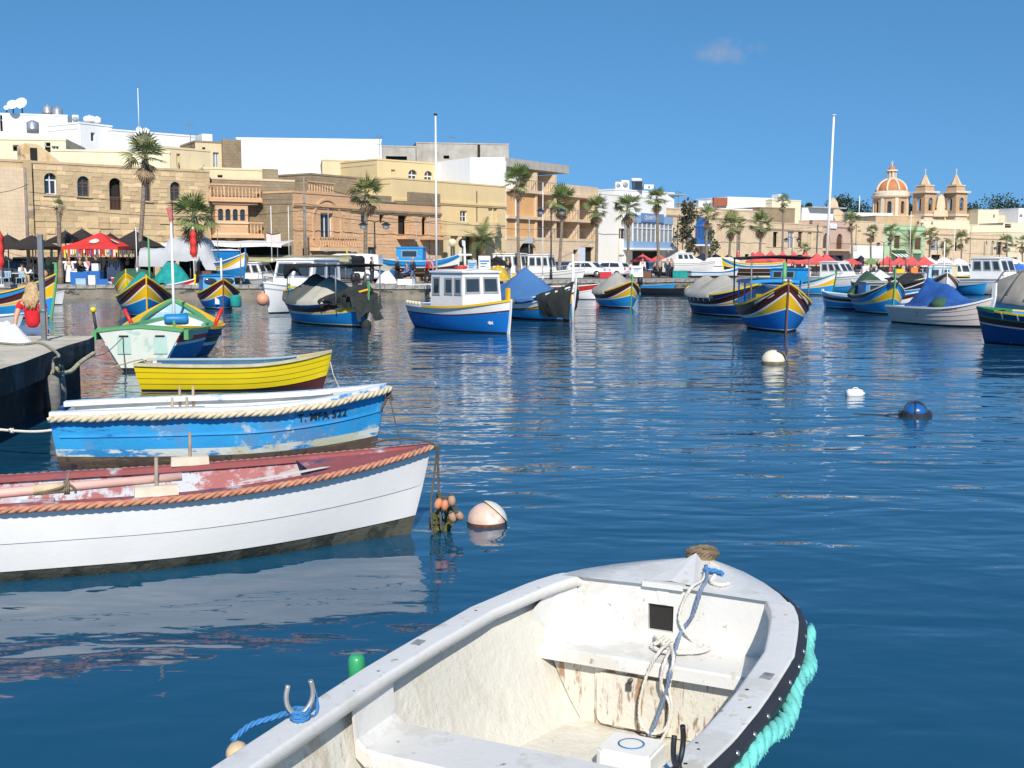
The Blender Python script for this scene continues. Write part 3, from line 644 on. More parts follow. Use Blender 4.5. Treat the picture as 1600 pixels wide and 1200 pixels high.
sg = MB().bb(sx0, sx1, -1.42, -1.303, zb2 + .15, zb3 + .25).build('sign_board', M('sign_blue', (0.16, 0.26, 0.46), .5, .05), F11.root)
text_mesh('QUARTIER', (zb3 - zb2) * .75, white_p, 'sign_lettering', sg, lambda v: Vector((v.x * 1.05 + (sx0 + sx1) / 2 - .3, -1.43 - v.z, v.y + (zb2 + zb3) / 2 + .2)))
F11b = house('white_roof_room', 'white roof room with air conditioners and solar panel above the restaurant', 960, 142, 1052, 150, 297, 7, white_r, [((1001, 331, 1010, 345), dict(kind='dark'))])
# 12 golden stone houses with blue timber bay
F12 = house('golden_house', 'golden stone house with open shutter left of the dark climbing tree', 1037, 147.5, 1080, 153, 326, 9, lime2, [((1049, 356, 1055, 379), dict(kind='shutter', fm=wfr_green)), ((1045, 398, 1062, 425), dict(kind='dark'))], cornice=[334])
F12b = house('golden_house', 'long golden stone house with bright blue timber bay window', 1080, 153.2, 1196, 168, 325, 9, lime2, [((1164, 397, 1171, 406), dict(kind='dark')), ((1120, 350, 1126, 366), dict(kind='shutter', fm=lime2)), ((1100, 400, 1112, 425), dict(kind='dark'))], cornice=[337])
b0 = F12b.at(1086, 370)[0]; b1 = F12b.at(1103, 370)[0]; z0 = F12b.at(1095, 382)[1]; z1_ = F12b.at(1095, 353)[1]
by = MB().bb(b0, b1, -.9, -.004, z0, z0 + .8).bb(b0 - .05, b1 + .05, -.95, -.004, z1_ - .15, z1_)
for i in range(4): x = b0 + (b1 - b0) * i / 3; by.bb(x - .06, x + .06, -.9, -.8, z0 + .801, z1_ - .151)
by = by.build('bay', wfr_blue, F12b.root); MB().bb(b0 + .02, b1 - .02, -.8, -.01, z0 + .802, z1_ - .152).build('pane', M('bay_glass', (.03, .1, .28), .1, .1), by)
ap = arch_pts(b0 + .1, b1 - .1, z1_, (b1 - b0) / 2 - .1); MB().prism(ap, -.1, -.006, axis='Y').build('fanlight', wfr_blue, F12b.root)
MB().bb(b0 - .2, b1 + .2, -1.05, -.004, z0 - .2, z0 - .003).build('balcony_slab', white_r, F12b.root)
# 13 skyline whites
F13 = house('skyline_house', 'low white flat roofed house with two windows and brown roof panel', 1090, 178, 1140, 180, 315, 7, white_r, [((1098, 318, 1103, 323), dict(G)), ((1105, 318, 1110, 323), dict(G))])
MB().bb(F13.at(1113, 315)[0], F13.at(1134, 315)[0], -.5, -.01, F13.at(1120, 322)[1], F13.at(1120, 309)[1]).build('roof_panel', M('terracotta', (.32, .10, .05), .8, .15), F13.root)
F13b = house('skyline_house', 'wide plain white skyline block behind the golden stone house', 1135, 182, 1206, 186, 309, 8, white_b)
F13c = house('skyline_house', 'cream skyline block with rooftop chimney near the tall thin palm', 1204, 184, 1249, 187, 313, 8, cream2)
MB().bb(F13c.at(1220, 310)[0], F13c.at(1229, 310)[0], .5, 2, F13c.h + .17, F13c.h + 1.0).build('chimney', white_r, F13c.root)
F13d = house('skyline_house', 'brown stone roof block below the cream skyline block', 1185, 172, 1240, 176, 325, 7, brownst)
F13e = house('skyline_house', 'pale low wall house on the roofs behind blue bay', 1125, 170, 1186, 174, 327, 6, white_r)
F13f = house('skyline_house', 'small white skyline house with flat dark canopy beside distant trees', 1247, 190, 1300, 194, 326, 7, white_r)
MB().bb(F13f.at(1262, 330)[0], F13f.w + 2, -1, 3, F13f.h + .17, F13f.h + .35).build('canopy', grey_r, F13f.root)
# 14 stone houses, pink loggia house
F14 = house('weathered_house', 'weathered stone house with tall shuttered openings behind red parasols', 1196, 168.2, 1284, 184, 348, 9, lime2, [((1208, 362, 1216, 386), dict(kind='dark')), ((1231, 362, 1241, 388), dict(kind='pale')), ((1247, 361, 1254, 386), dict(kind='shutter', fm=wfr_brown)), ((1262, 362, 1270, 385), dict(kind='shutter', fm=cream)), ((1215, 398, 1225, 424), dict(kind='dark')), ((1240, 398, 1255, 424), dict(kind='dark'))], cornice=[356])
F14b = house('pink_house', 'pink rendered house with two arched brown doors over a balcony', 1284, 184.2, 1327, 192, 345, 9, pink_r, [((1286, 364, 1297, 388), dict(arch=True, kind='shutter', fm=wfr_brown)), ((1307, 365, 1317, 389), dict(arch=True, kind='shutter', fm=wfr_brown)), ((1290, 399, 1318, 422), dict(kind='dark'))], cornice=[352], trim=pink_r)
zz = F14b.at(1300, 390)[1]; MB().bb(0.2, F14b.w - .1, -1.3, -.004, zz - .2, zz).build('balcony_slab', lime2, F14b.root)
rl = MB().bb(.2, F14b.w - .1, -1.28, -1.24, zz + .95, zz + 1)
for j in range(24): c = .25 + (F14b.w - .4) * j / 23; rl.bb(c - .02, c + .02, -1.27, -1.25, zz, zz + .95)
rl.build('railing', blackm, F14b.root)
MB().bb(F14b.at(1296, 352)[0], F14b.at(1306, 352)[0], -.2, -.005, F14b.at(1300, 357)[1], F14b.at(1300, 349)[1]).build('plaque', white_r, F14b.root)
F14c = house('scroll_gable_house', 'pale stone house front with scrolled gable beside the tall white mast', 1283, 196, 1318, 199, 336, 7, lime2)
mb = MB(); c = F14c.w / 2; mb.prism([(c - 2.6, F14c.h + .17), (c - 2.2, F14c.h + .6), (c - 1.2, F14c.h + 1.0), (c - .8, F14c.h + 2.2), (c, F14c.h + 2.9), (c + .8, F14c.h + 2.2), (c + 1.2, F14c.h + 1), (c + 2.2, F14c.h + .6), (c + 2.6, F14c.h + .17)], -.02, .5, axis='Y'); mb.build('gable', lime2, F14c.root)
F14d = house('stone_house', 'plain stone house with white ground floor between pink and green houses', 1327, 192.2, 1380, 200, 346, 9, lime2, [((1340, 360, 1346, 376), dict(kind='shutter', fm=cream)), ((1362, 362, 1368, 378), dict(kind='dark')), ((1335, 398, 1345, 421), dict(kind='dark'))])
MB().bb(.2, F14d.w - .2, -.1, -.004, F14d.at(1350, 404)[1], F14d.at(1350, 384)[1]).build('painted_panel', white_r, F14d.root)
# 15 green house
F15 = house('green_house', 'pale green rendered house with black balcony and striped awning', 1380, 200.2, 1444, 210, 352, 9, green_r, [((1397, 368, 1407, 388), dict(kind='shutter', fm=wfr_brown)), ((1429, 371, 1440, 390), dict(kind='shutter', fm=wfr_brown)), ((1400, 398, 1412, 420), dict(kind='dark')), ((1426, 396, 1440, 420), dict(kind='door', fm=wfr_green))], cornice=[357], trim=M('green_trim', (.36, .56, .30), .8, .05))
zz = F15.at(1400, 389)[1]; MB().bb(F15.at(1391, 389)[0], F15.at(1414, 389)[0], -1.2, -.004, zz - .2, zz).build('balcony_slab', green_r, F15.root)
rl = MB(); x0, x1 = F15.at(1391, 389)[0], F15.at(1414, 389)[0]; rl.bb(x0, x1, -1.18, -1.14, zz + .95, zz + 1.0)
for j in range(14): c = x0 + (x1 - x0) * j / 13; rl.bb(c - .02, c + .02, -1.17, -1.15, zz, zz + .95)
rl.build('railing', blackm, F15.root)
aw_ = MB();
for j in range(8): xa = x0 + (x1 - x0) * j / 8; xb = x0 + (x1 - x0) * (j + 1) / 8; aw_.add([(xa, -.02, zz - .5), (xb, -.02, zz - .5), (xb, -1.5, zz - 1.4), (xa, -1.5, zz - 1.4)], [(0, 1, 2, 3)], j % 2)
aw_.build('awning', [white_p, M('awning_green', (.12, .25, .15), .7, .05)], F15.root)
# 16 cream row
F16 = house('cream_row_house', 'cream stone house with white shopfront right of the green house', 1444, 210.2, 1510, 222, 357, 9, lime2, [((1455, 374, 1468, 392), dict(kind='pale', nx=3)), ((1474, 372, 1480, 390), dict(kind='shutter', fm=cream)), ((1492, 372, 1497, 392), dict(kind='dark')), ((1455, 398, 1470, 419), dict(kind='dark'))], cornice=[364])
F16b = house('cream_row_house', 'cream stone house with two tall niches and arched windows at right', 1510, 222.2, 1572, 234, 367, 9, lime2, [((1537, 376, 1543, 400), dict(arch=True, kind='pale', fm=cream)), ((1548, 376, 1554, 400), dict(arch=True, kind='pale', fm=cream)), ((1557, 378, 1566, 398), dict(kind='dark')), ((1520, 402, 1530, 419), dict(kind='dark'))], cornice=[371])
F16c = house('cream_row_house', 'cream stone house cut by the right edge of view', 1572, 234.2, 1680, 258, 363, 9, cream2, [((1586, 376, 1591, 396), dict(kind='shutter', fm=cream)), ((1580, 402, 1590, 418), dict(kind='dark'))])
F16d = house('back_house', 'plain golden house block in front of the church dome', 1366, 226, 1436, 230, 338, 8, lime, [((1437 - 4, 346, 1436, 350), dict(kind='dark'))])
F16e = house('back_house', 'cream back house with one window below the bell towers', 1432, 232, 1512, 238, 344, 8, cream2, [((1437, 348, 1443, 356), dict(G)), ((1455, 346, 1458, 351), dict(kind='dark'))])
F16f = house('back_house', 'pale cream back house with sloping top above the niche house', 1508, 246, 1566, 250, 352, 8, cream2)
F16g = house('back_house', 'cream back block cut by right edge above the cream row', 1565, 256, 1690, 262, 349, 8, cream2, [((1570, 350, 1580, 356), dict(kind='dark'))])
F16h = house('hill_house', 'cream cube house with water tank among the distant trees', 1525, 320, 1557, 322, 328, 8, cream2, [((1552, 335, 1555, 341), dict(G, nx=1))])
F16i = house('hill_house', 'white cube house with window at the right edge of the skyline', 1588, 320, 1680, 330, 326, 8, white_r, [((1593, 335, 1598, 340), dict(G))])
F16j = house('back_house', 'long white roof wall in front of the church drum', 1322, 240, 1392, 244, 333, 8, white_r)
# ---------------------------------------------------------------- church
CY = 330.0
def church():
 cx = X(1389, CY); s = CY / FPX   # metres per photo pixel here
 root = thing('parish_church', 'baroque parish church with orange ribbed dome and two bell towers', 'church', (cx, CY, QZ), 0)
 zz = lambda py: atY(1389, py, CY).z - QZ
 oc = stone_mat('church_stone', (.55, .36, .21), (.50, .33, .19), (.4, .27, .16), .9, .4, streak=.2)
 pale = M('church_pale', (.66, .55, .42), .85, .06, .4, streak=.15)
 ter = M('dome_terracotta', (.50, .20, .075), .8, .12, .5)
 r = 26.5 * s
 # nave body
 MB().bb(-14, 33, -6, 22, 0, zz(338)).build('nave', lime2, root)
 # drum as a sixteen sided wall with arched windows cut through
 n = 16; seg = 2 * r * math.tan(math.pi / n); dr = MB(); h0 = zz(338); h1 = zz(309)
 wins = []
 for k in range(n):
  t = MB(); ops = [dict(x0=seg / 2 - .55, x1=seg / 2 + .55, z0=(h1 - h0) * .12, z1=(h1 - h0) * .78, arch=True)] if k % 2 == 0 else []
  facade(t, seg, h1 - h0, ops, t=.5)
  a = 2 * math.pi * k / n - math.pi / 2 + math.pi / 8; m = Matrix.Rotation(a + math.pi / 2, 4, 'Z') @ Matrix.Translation((-seg / 2, -r, h0))
  dr.add([m @ Vector(v) for v in t.v], t.f)
  if ops: p = MB(); p.add([m @ Vector((x, .45, z)) for x, z in ((seg / 2 - .6, .2), (seg / 2 + .6, .2), (seg / 2 + .6, (h1 - h0) * .8), (seg / 2 - .6, (h1 - h0) * .8))], [(0, 1, 2, 3)]); p.build('pane', glass, root)
  if k % 2:
   q = MB().box((0, -r - .12, (h0 + h1) / 2), (.9, .3, h1 - h0 - .02)); dr.add([Matrix.Rotation(a + math.pi / 2, 4, 'Z') @ Vector(v) for v in q.v], q.f, 1)
 dr.build('drum', [oc, pale], root)
 MB().lathe([(r - .3, h1 - .4), (r + .6, h1), (r + .75, h1 + .35), (r + .2, h1 + .5), (r + .1, zz(302)), (r - .4, zz(299))], n=32, smooth=False).build('cornice', pale, root)
 dz0 = zz(300); dz1 = zz(281); prof = [(r * .87 * math.cos(t), dz0 + (dz1 - dz0) * 1.08 * math.sin(t)) for t in [i * (math.pi / 2 * .86) / 9 for i in range(10)]]
 MB().lathe(prof, n=32).build('dome', ter, root)
 for k in range(8):
  a = 2 * math.pi * k / 8 + math.pi / 8 - .2; MB().tube([((p + .12) * math.cos(a), (p + .12) * math.sin(a), z) for p, z in prof], .3, 6).build('rib', pale, root)
 lr = 5.6 * s; l0 = prof[-1][1] - .1; l1 = zz(268)
 lt = MB().lathe([(lr + .5, l0), (lr + .5, l0 + .5)], n=8)
 for k in range(8):
  a = 2 * math.pi * k / 8; lt.box((lr * math.cos(a), lr * math.sin(a), (l0 + l1) / 2), (.5, .5, l1 - l0), a)
 lt.lathe([(lr * .75, l0), (lr * .75, l1)], n=8, mi=1); lt.lathe([(lr + .6, l1), (lr + .6, l1 + .4), (0, l1 + .4)], n=12); lt.build('lantern', [pale, darkin], root)
 MB().lathe([(lr * .95 * math.cos(t), l1 + .4 + (zz(261) - l1) * math.sin(t)) for t in [i * math.pi / 2 / 6 for i in range(7)]], n=12).build('lantern_dome', ter, root)
 z = zz(261); MB().cyl((0, 0, z), (0, 0, zz(256)), .25, .12).box((0, 0, zz(254.5)), (.18, .18, 1.1)).box((0, 0, zz(254)), (.8, .18, .18)).build('cross', pale, root)
 for tx in (1441, 1489):
  ox = X(tx, CY - 8 + 12 * s) - cx; hw = 12 * s; tw = MB(); y0 = -8; w2 = 2 * hw
  tb = MB(); zb0, zb1 = zz(336), zz(304)
  for k in range(4):
   t = MB(); facade(t, w2, zb1 - zb0, [dict(x0=hw - .75, x1=hw + .75, z0=.9, z1=(zb1 - zb0) * .78, arch=True)], t=.6)
   m = Matrix.Translation((ox, y0 + hw, zb0)) @ Matrix.Rotation(R(28) + k * math.pi / 2, 4, 'Z') @ Matrix.Translation((-hw, -hw, 0)); tb.add([m @ Vector(v) for v in t.v], t.f)
  tower = tb.build('bell_tower', oc, root)
  def sq(w_, z0, z1, t=1.0, mi=0, d=None): return MB().box((ox, y0 + hw, (z0 + z1) / 2), (w_, w_, z1 - z0), R(28), taper=t)
  sq(w2 + 1.2, zb1, zb1 + .5).build('cornice', pale, tower); sq(w2 + .8, zb0 - .6, zb0).build('cornice', pale, tower)
  sq(w2, 0, zb0 - .61).build('tower_base', lime2, tower)
  sq(w2 * .82, zb1 + .5, zz(293), .86).build('attic', oc, tower); sq(w2 * .82, zz(293), zz(291.5)).build('cornice', pale, tower)
  zs0, zs1 = zz(291), zz(273)
  sp = MB()
  for k in range(8):
   a0 = 2 * math.pi * k / 8 + .3; a1 = a0 + 2 * math.pi / 8; rr = 8.2 * s
   sp.add([(ox + rr * math.cos(a0), y0 + hw + rr * math.sin(a0), zs0), (ox + rr * math.cos(a1), y0 + hw + rr * math.sin(a1), zs0), (ox, y0 + hw, zs1)], [(0, 1, 2)], k % 2)
  sp.build('spire', [lime2, oc], tower); MB().box((ox, y0 + hw, zs1 + .5), (.15, .15, 1.4)).box((ox, y0 + hw, zs1 + .8), (.6, .15, .15)).build('cross', pale, tower)
  MB().box((ox, y0 + hw, (zb0 + zb1) / 2), (w2 * .42, w2 * .42, zb1 - zb0 - .02), R(28)).build('shade_core', darkin, tower)  # added core, coloured dark so the belfry openings look shaded
  MB().lathe([(.1, 0), (.5, -.1), (.65, -.9), (.85, -1.2)], (ox, y0 + hw, zb1 - 1.2), 10).build('bell', M('bronze', (.10, .09, .05), .4, .1, metal=.8), tower)
 g0 = X(1456, CY - 8) - cx; g1 = X(1478, CY - 8) - cx; gm = (g0 + g1) / 2
 MB().prism([(g0, zz(340)), (g0, zz(332)), (g0 + 1, zz(329)), (gm - 1.2, zz(326)), (gm - .8, zz(310)), (gm, zz(306)), (gm + .8, zz(310)), (gm + 1.2, zz(326)), (g1 - 1, zz(329)), (g1, zz(332)), (g1, zz(340))], -8, -7, axis='Y').build('pediment', lime2, root)
church()
# drainpipes, cables and patched render on the house fronts
patch_m = [M('patch_pale', (.78, .68, .52), .9, .1, 1), M('patch_grey', (.45, .41, .34), .95, .15, 1), M('patch_dark', (.40, .30, .19), .95, .2, 1)]
rh = random.Random(21)
for F in (F4, F5, F5b, F8, F11, F12, F12b, F14, F14d, F15, F16, F16b, F16c, F2c, F7):
 for k in range(2):
  x = F.w * rh.uniform(.05, .95); MB().cyl((x, -.05, .05), (x, -.05, F.h * rh.uniform(.8, .98)), .045, n=6).build('drainpipe', rh.choice((wfr_grey, lime2, blackm)), F.root)
 z = F.h * rh.uniform(.45, .62); MB().tube([(F.w * i / 12, -.03, z - .12 * math.sin(i * 1.9) ** 2) for i in range(13)], .02, 4).build('cable', blackm, F.root)
 for k in range(4):
  x = F.w * rh.uniform(.05, .9); z = F.h * rh.uniform(.1, .85); w_ = rh.uniform(.5, 1.6); h_ = rh.uniform(.3, 1.2); n_ = 9
  if any(o['x0'] - w_ < x < o['x1'] + w_ and o['z0'] - h_ < z < o['z1'] + h_ for o in F.ops): continue
  MB().prism([(x + w_ / 2 * math.cos(2 * math.pi * i / n_) * rh.uniform(.6, 1.1), z + h_ / 2 * math.sin(2 * math.pi * i / n_) * rh.uniform(.6, 1.1)) for i in range(n_)], -.012 - .002 * k, -.004, axis='Y').build('render_patch', patch_m[k % 3], F.root)
# ---------------------------------------------------------------- hull kit (boat local: +x bow, +y port, z up, z = 0 at the waterline)
class Hull:
 def __init__(s, L, B, zb, zm, zs, tr=None, rb=.13, rs=.08, draft=.22, em=.32, ee=.8, pb=2.2, ps=2.2, sp=2.0, tab=None, es=None, qb=.9):
  s.L, s.B, s.zb, s.zm, s.zs, s.tr, s.rb, s.rs, s.draft, s.em, s.ee, s.pb, s.ps, s.sp, s.tab, s.es, s.qb = L, B, zb, zm, zs, tr, rb, rs, draft, em, ee, pb, ps, sp, tab, es or em, qb
 def lv(s, t, l):                      # level (mid, bow, stern[, power])
  p = l[3] if len(l) > 3 else s.sp
  return l[0] + ((l[1] - l[0]) * ((t - .5) / .5) ** p if t >= .5 else (l[2] - l[0]) * ((.5 - t) / .5) ** p)
 def sheer(s, t): return s.lv(t, (s.zm, s.zb, s.zs))
 def bt(s, t):
  if s.tab:
   a = (1 - t) * s.L
   for (a0, b0), (a1, b1) in zip(s.tab, s.tab[1:]):
    if a <= a1: k = (a - a0) / (a1 - a0); return b0 + (b1 - b0) * k
   return s.tab[-1][1]
  if t >= .5: return s.B / 2 * max(0, 1 - min(1, (t - .5) / .5) ** s.pb) ** s.qb
  u = min(1, (.5 - t) / .5)
  if s.tr is None: return s.B / 2 * max(0, 1 - u ** s.ps) ** s.qb
  return s.B / 2 * (1 - (1 - s.tr) * u ** s.ps)
 def pt(s, t, z, side=1, off=0.0):
  sh = s.sheer(t); zf = max(0, min(1.05, (z + s.draft) / (sh + s.draft)))
  if t >= .5: u = (t - .5) / .5; e = s.em + (s.ee - s.em) * u ** 1.6; rk = s.rb * u ** 2
  else:
   u = (.5 - t) / .5; e = s.em + ((s.ee if s.tr is None else s.es) - s.em) * u ** 1.6; rk = s.rs * u ** 2
  x = (t - .5) * s.L * (1 - rk * max(0.0, 1 - zf) ** 1.2)
  y = s.bt(t) * zf ** e
  return Vector((x, side * max(0.0, y + off), z))
 def xb(s): return s.pt(1, 0).x
def ts(n, a=0.0, b=1.0): return [a + (b - a) * (0.5 - 0.5 * math.cos(math.pi * i / (n - 1))) for i in range(n)]
def hull_rows(H, l0, l1, side, T, off0=0.0, off1=0.0, n=2):
 rows = []
 for j in range(n + 1):
  k = j / n; row = []
  for t in T:
   za = H.lv(t, l0); zb_ = max(za + .002, H.lv(t, l1)); zb_ = min(zb_, H.sheer(t) + .001)
   za = min(za, zb_ - .001)
   o = (off0 + (off1 - off0) * k) * (1 if H.bt(t) > .06 else H.bt(t) / .06)
   row.append(H.pt(t, za + (zb_ - za) * k, side, o))
  rows.append(row)
 return rows
def build_hull(root, H, levels, mats, lap=0.0, planks=False, name='hull', N=29, transom=None, seam=None):
 T = ts(N); mb = MB(); midx = {}; ml = []
 for m in mats:
  if m not in ml: ml.append(m)
 parts = []
 for i in range(len(levels) - 1):
  tgt = MB() if planks else mb
  for sd in (1, -1):
   rows = hull_rows(H, levels[i], levels[i + 1], sd, T, lap if i else 0, 0)
   tgt.grid(rows, mi=0 if planks else ml.index(mats[i]))
   if lap and i: tgt.grid([[H.pt(t, p.z, sd, 0) for t, p in zip(T, rows[0])], rows[0]], mi=0 if planks else ml.index(mats[i]), smooth=False)
  if planks: parts.append((tgt, mats[i], i))
 if H.tr is not None:
  tgt = MB() if planks else mb
  zsn = [H.lv(0, l) for l in levels]
  for i in range(len(zsn) - 1):
   a, b_ = zsn[i], max(zsn[i] + .002, zsn[i + 1])
   tgt.add([H.pt(0, a, 1), H.pt(0, a, -1), H.pt(0, b_, -1), H.pt(0, b_, 1)], [(0, 1, 2, 3)], 0 if planks else ml.index(mats[i]))
  if planks: parts.append((tgt, transom or mats[-1], 99))
 if not planks:
  return mb.build(name, ml, root)
 h = None
 for tgt, m, i in parts:
  if i == 0: h = tgt.build(name, m, root, merge=False)
 for tgt, m, i in parts:
  if i: tgt.build('transom' if i == 99 else 'plank', m, h, merge=False)
 return h
def sweep_sheer(root, H, name, mat, out=.03, inn=.05, up=.02, dn=.04, t0=0.0, t1=1.0, z=None, both=True, N=33, parent=None):
 """rectangular timber following the sheer (or a level) on both sides"""
 mb = MB(); T = ts(N, t0, t1)
 for sd in ((1, -1) if both else (-1,)):
  rows = [[], [], [], []]
  for t in T:
   zz = H.sheer(t) if z is None else H.lv(t, z); p = H.pt(t, zz, sd)
   inn_ = min(inn, H.bt(t) * .9) if z is None else inn
   for r_, (dy, dz) in zip(rows, ((out, -dn), (out, up), (-inn_, up), (-inn_, -dn))):
    r_.append(Vector((p.x, sd * max(0.0, abs(p.y) + dy), zz + dz)))
  mb.grid(rows + [rows[0]], smooth=False)
  for e in (0, -1): mb.add([r_[e] for r_ in rows], [(0, 1, 2, 3)])
 return mb.build(name, mat, parent or root)
def lining(root, H, mat, zf=.12, th=.04, t0=.03, t1=.97, name='lining', floor_mat=None, zfl=None):
 T = ts(27, t0, t1); mb = MB()
 for sd in (1, -1):
  rows = []
  for k in range(5):
   row = []
   for t in T:
    z0 = max(zf, 0); z1 = H.sheer(t) - .015; z = z0 + (z1 - z0) * k / 4; p = H.pt(t, z, sd, -th); row.append(p)
   rows.append(row)
  mb.grid(rows)
 o = mb.build(name, mat, root)
 fl = MB(); zz = zfl if zfl is not None else zf
 fl.grid([[H.pt(t, zz, sd, -th) for t in T] for sd in (1, -1)], smooth=False); fl.build('floor', floor_mat or mat, root)
 for t, e in ((t0, 0), (t1, 1)):
  q = MB(); z1 = H.sheer(t) - .015
  q.add([H.pt(t, zf, 1, -th), H.pt(t, zf, -1, -th), H.pt(t, z1, -1, -th), H.pt(t, z1, 1, -th)], [(0, 1, 2, 3)]); q.build('bulkhead', mat, root)
 return o
def deck(root, H, t0, t1, mat, drop=.03, crown=.04, name='foredeck', inset=.02):
 T = ts(13, t0, t1); rows = []
 for v in [-1, -.5, 0, .5, 1]:
  row = []
  for t in T:
   z = H.sheer(t) - drop; p = H.pt(t, z, 1, -inset); row.append(Vector((p.x, p.y * v, z + crown * (1 - v * v))))
  rows.append(row)
 return MB().grid(rows).build(name, mat, root)
def thwart(root, H, t, mat, w=.22, z=None, th=.035, name='thwart'):
 zz = H.sheer(t) - .16 if z is None else z; b = H.pt(t, zz, 1, -.03).y; x = (t - .5) * H.L
 return MB().bb(x - w / 2, x + w / 2, -b, b, zz - th, zz).build(name, mat, root)
def stem(root, H, mat, top=.25, w=.08, fwd=.07, end=1, name='stem_post', zlow=-.2, flat=False, headw=None):
 z1 = (H.zb if end else H.zs) + top; pts = []
 n = 9; mb = MB(); rows = []
 for i in range(n):
  z = zlow + (z1 - zlow) * i / (n - 1); p = H.pt(1 if end else 0, min(z, H.zb if end else H.zs)); d = 1 if end else -1
  ww = w if i < n - 1 or not headw else headw
  rows.append([Vector((p.x - d * .06, ww / 2, z)), Vector((p.x + d * fwd, ww / 2 * .7, z)), Vector((p.x + d * fwd, -ww / 2 * .7, z)), Vector((p.x - d * .06, -ww / 2, z))])
 mb.grid(rows, True, smooth=False); mb.add(rows[-1], [(0, 1, 2, 3)]); return mb.build(name, mat, root)
def tarp(root, H, t0, t1, hs, mat, name='tarpaulin', over=.05, drop=.12, pw=1.25, wr=.03, seed=0, n=26, ends=True):
 """cloth stretched over a ridge: hs = ridge heights above the sheer at stations t0..t1"""
 T = [t0 + (t1 - t0) * i / n for i in range(n + 1)]; rows = []; V = [-1.0 + i / 8 for i in range(17)]
 def ridge(k):
  x = k * (len(hs) - 1); i = min(int(x), len(hs) - 2); f = x - i; return hs[i] + (hs[i + 1] - hs[i]) * f
 for j, t in enumerate(T):
  z0 = H.sheer(t); p = H.pt(t, z0, 1); b = p.y + over; row = []
  row.append(Vector((p.x, -b - .01, z0 - drop + .03 * mnoise.noise((p.x * 2.3, 5 + seed, 0)))))
  for v in V:
   z = z0 + .02 + ridge(j / n) * (1 - abs(v) ** pw)
   q = Vector((p.x, b * v, z)); wv = wr * (mnoise.noise((p.x * 1.6 + seed, v * 3.0, seed)) + .6 * mnoise.noise((p.x * 5.2, v * 4 + seed, 3)))
   row.append(q + Vector((0, 0, wv)))
  row.append(Vector((p.x, b + .01, z0 - drop + .03 * mnoise.noise((p.x * 2.3, 9 + seed, 0)))))
  rows.append(row)
 mb = MB().grid(rows)
 if ends:
  for r_ in (rows[0], rows[-1]): mb.add(r_, [tuple(range(len(r_)))])
 return mb.build(name, mat, root)
def place(px, py, alpha, H, end=1):
 """bow's waterline point at a photo pixel; alpha = degrees the bow swings to the photo's right from pointing at the viewer"""
 g = onz(px, py, 0); th = math.atan2(-g.y, -g.x) + R(alpha); xb = H.pt(1, 0).x if end else H.pt(0, 0).x
 return Vector((g.x - math.cos(th) * xb, g.y - math.sin(th) * xb, 0)), th
def hull_text(root, H, s, size, mat, xc, zc, side=-1, name='lettering', off=.012, slope=0.0):
 def mp(v):
  x = xc - side * v.x * (1 if side < 0 else 1) if side > 0 else xc + v.x
  z = zc + v.y + slope * (x - xc)
  t = .5 + x / H.L
  for _ in range(6): t += (x - H.pt(t, z).x) / H.L
  p = H.pt(min(.999, max(.001, t)), z, side, off + v.z); return p
 return text_mesh(s, size, mat, name, root, mp, bold=size * .012)
def fender_rope(root, H, mat, name, r, t0, t1, dz=-.05, out=.03, side=(1, -1), sag=0.0, n=40, around=False, pitch=None):
 T = ts(n, t0, t1)
 def line(sd): return [Vector((p.x, sd * (abs(p.y) + out), H.sheer(t) + dz + sag * math.sin(t * 37))) for t in T for p in [H.pt(t, H.sheer(t), sd)]]
 if around:
  a = line(-1); b_ = line(1)[::-1]; tip = Vector(((a[-1].x + out * .9), 0, a[-1].z)); MB().rope(a + [tip] + b_, r, pitch).build(name, mat, root)
 else:
  for sd in side: MB().rope(line(sd), r, pitch).build(name, mat, root)
# paints
P = {}
def paint(k, c, wear=None, rough=.45, var=.06, **kw): P[k] = M('paint_' + k, c, rough, var, 1.4, wear=wear, spec=.4, **kw); return P[k]
salt = [((.55, .58, .58), .13, 2.4, (1, 1, 2.2))]
paint('blue', (.008, .155, .50), salt); paint('skyblue', (.02, .27, .60), salt); paint('deepblue', (.006, .055, .20), salt); paint('midblue', (.012, .19, .46), salt)
paint('yellow', (.80, .46, .012), [((.5, .32, .08), .13, 2.2)]); paint('lemon', (.80, .58, .01)); paint('maroon', (.085, .016, .014), [((.22, .12, .09), .15, 3)])
paint('red', (.55, .03, .02)); paint('white', (.78, .77, .74), [((.55, .50, .42), .12, 2)]); paint('green', (.03, .20, .08)); paint('lightgreen', (.11, .34, .13))
paint('paleblue', (.42, .62, .76), [((.7, .74, .75), .3, 2)]); paint('dark', (.02, .02, .022)); paint('antifoul', (.06, .022, .016), [((.03, .035, .025), .4, 3)]); paint('olive', (.10, .095, .05)); paint('grey', (.36, .38, .39)); paint('cream', (.70, .60, .40)); paint('pinkwhite', (.72, .60, .53), [((.5, .36, .28), .16, 2.5)]); paint('teal', (.02, .33, .30)); paint('turq', (.05, .42, .36)); paint('brown', (.16, .075, .04))
cl_grey = M('canvas_grey', (.36, .345, .30), .95, .12, 1.2, wear=[((.25, .24, .21), .2, .9)]); cl_tan = M('canvas_tan', (.46, .44, .36), .95, .1, 1.2)
cl_blue = M('canvas_blue', (.055, .16, .36), .9, .12, 1.2); cl_net = M('dark_netting', (.022, .028, .026), .95, .35, 3); cl_green = M('canvas_green', (.035, .09, .05), .9, .2, 2)
cl_bluenet = M('blue_netting', (.015, .085, .30), .95, .3, 2.5); cl_teal = M('teal_netting', (.01, .26, .24), .95, .3, 2.5); cl_black = M('black_canvas', (.014, .013, .013), .9, .15, 2)
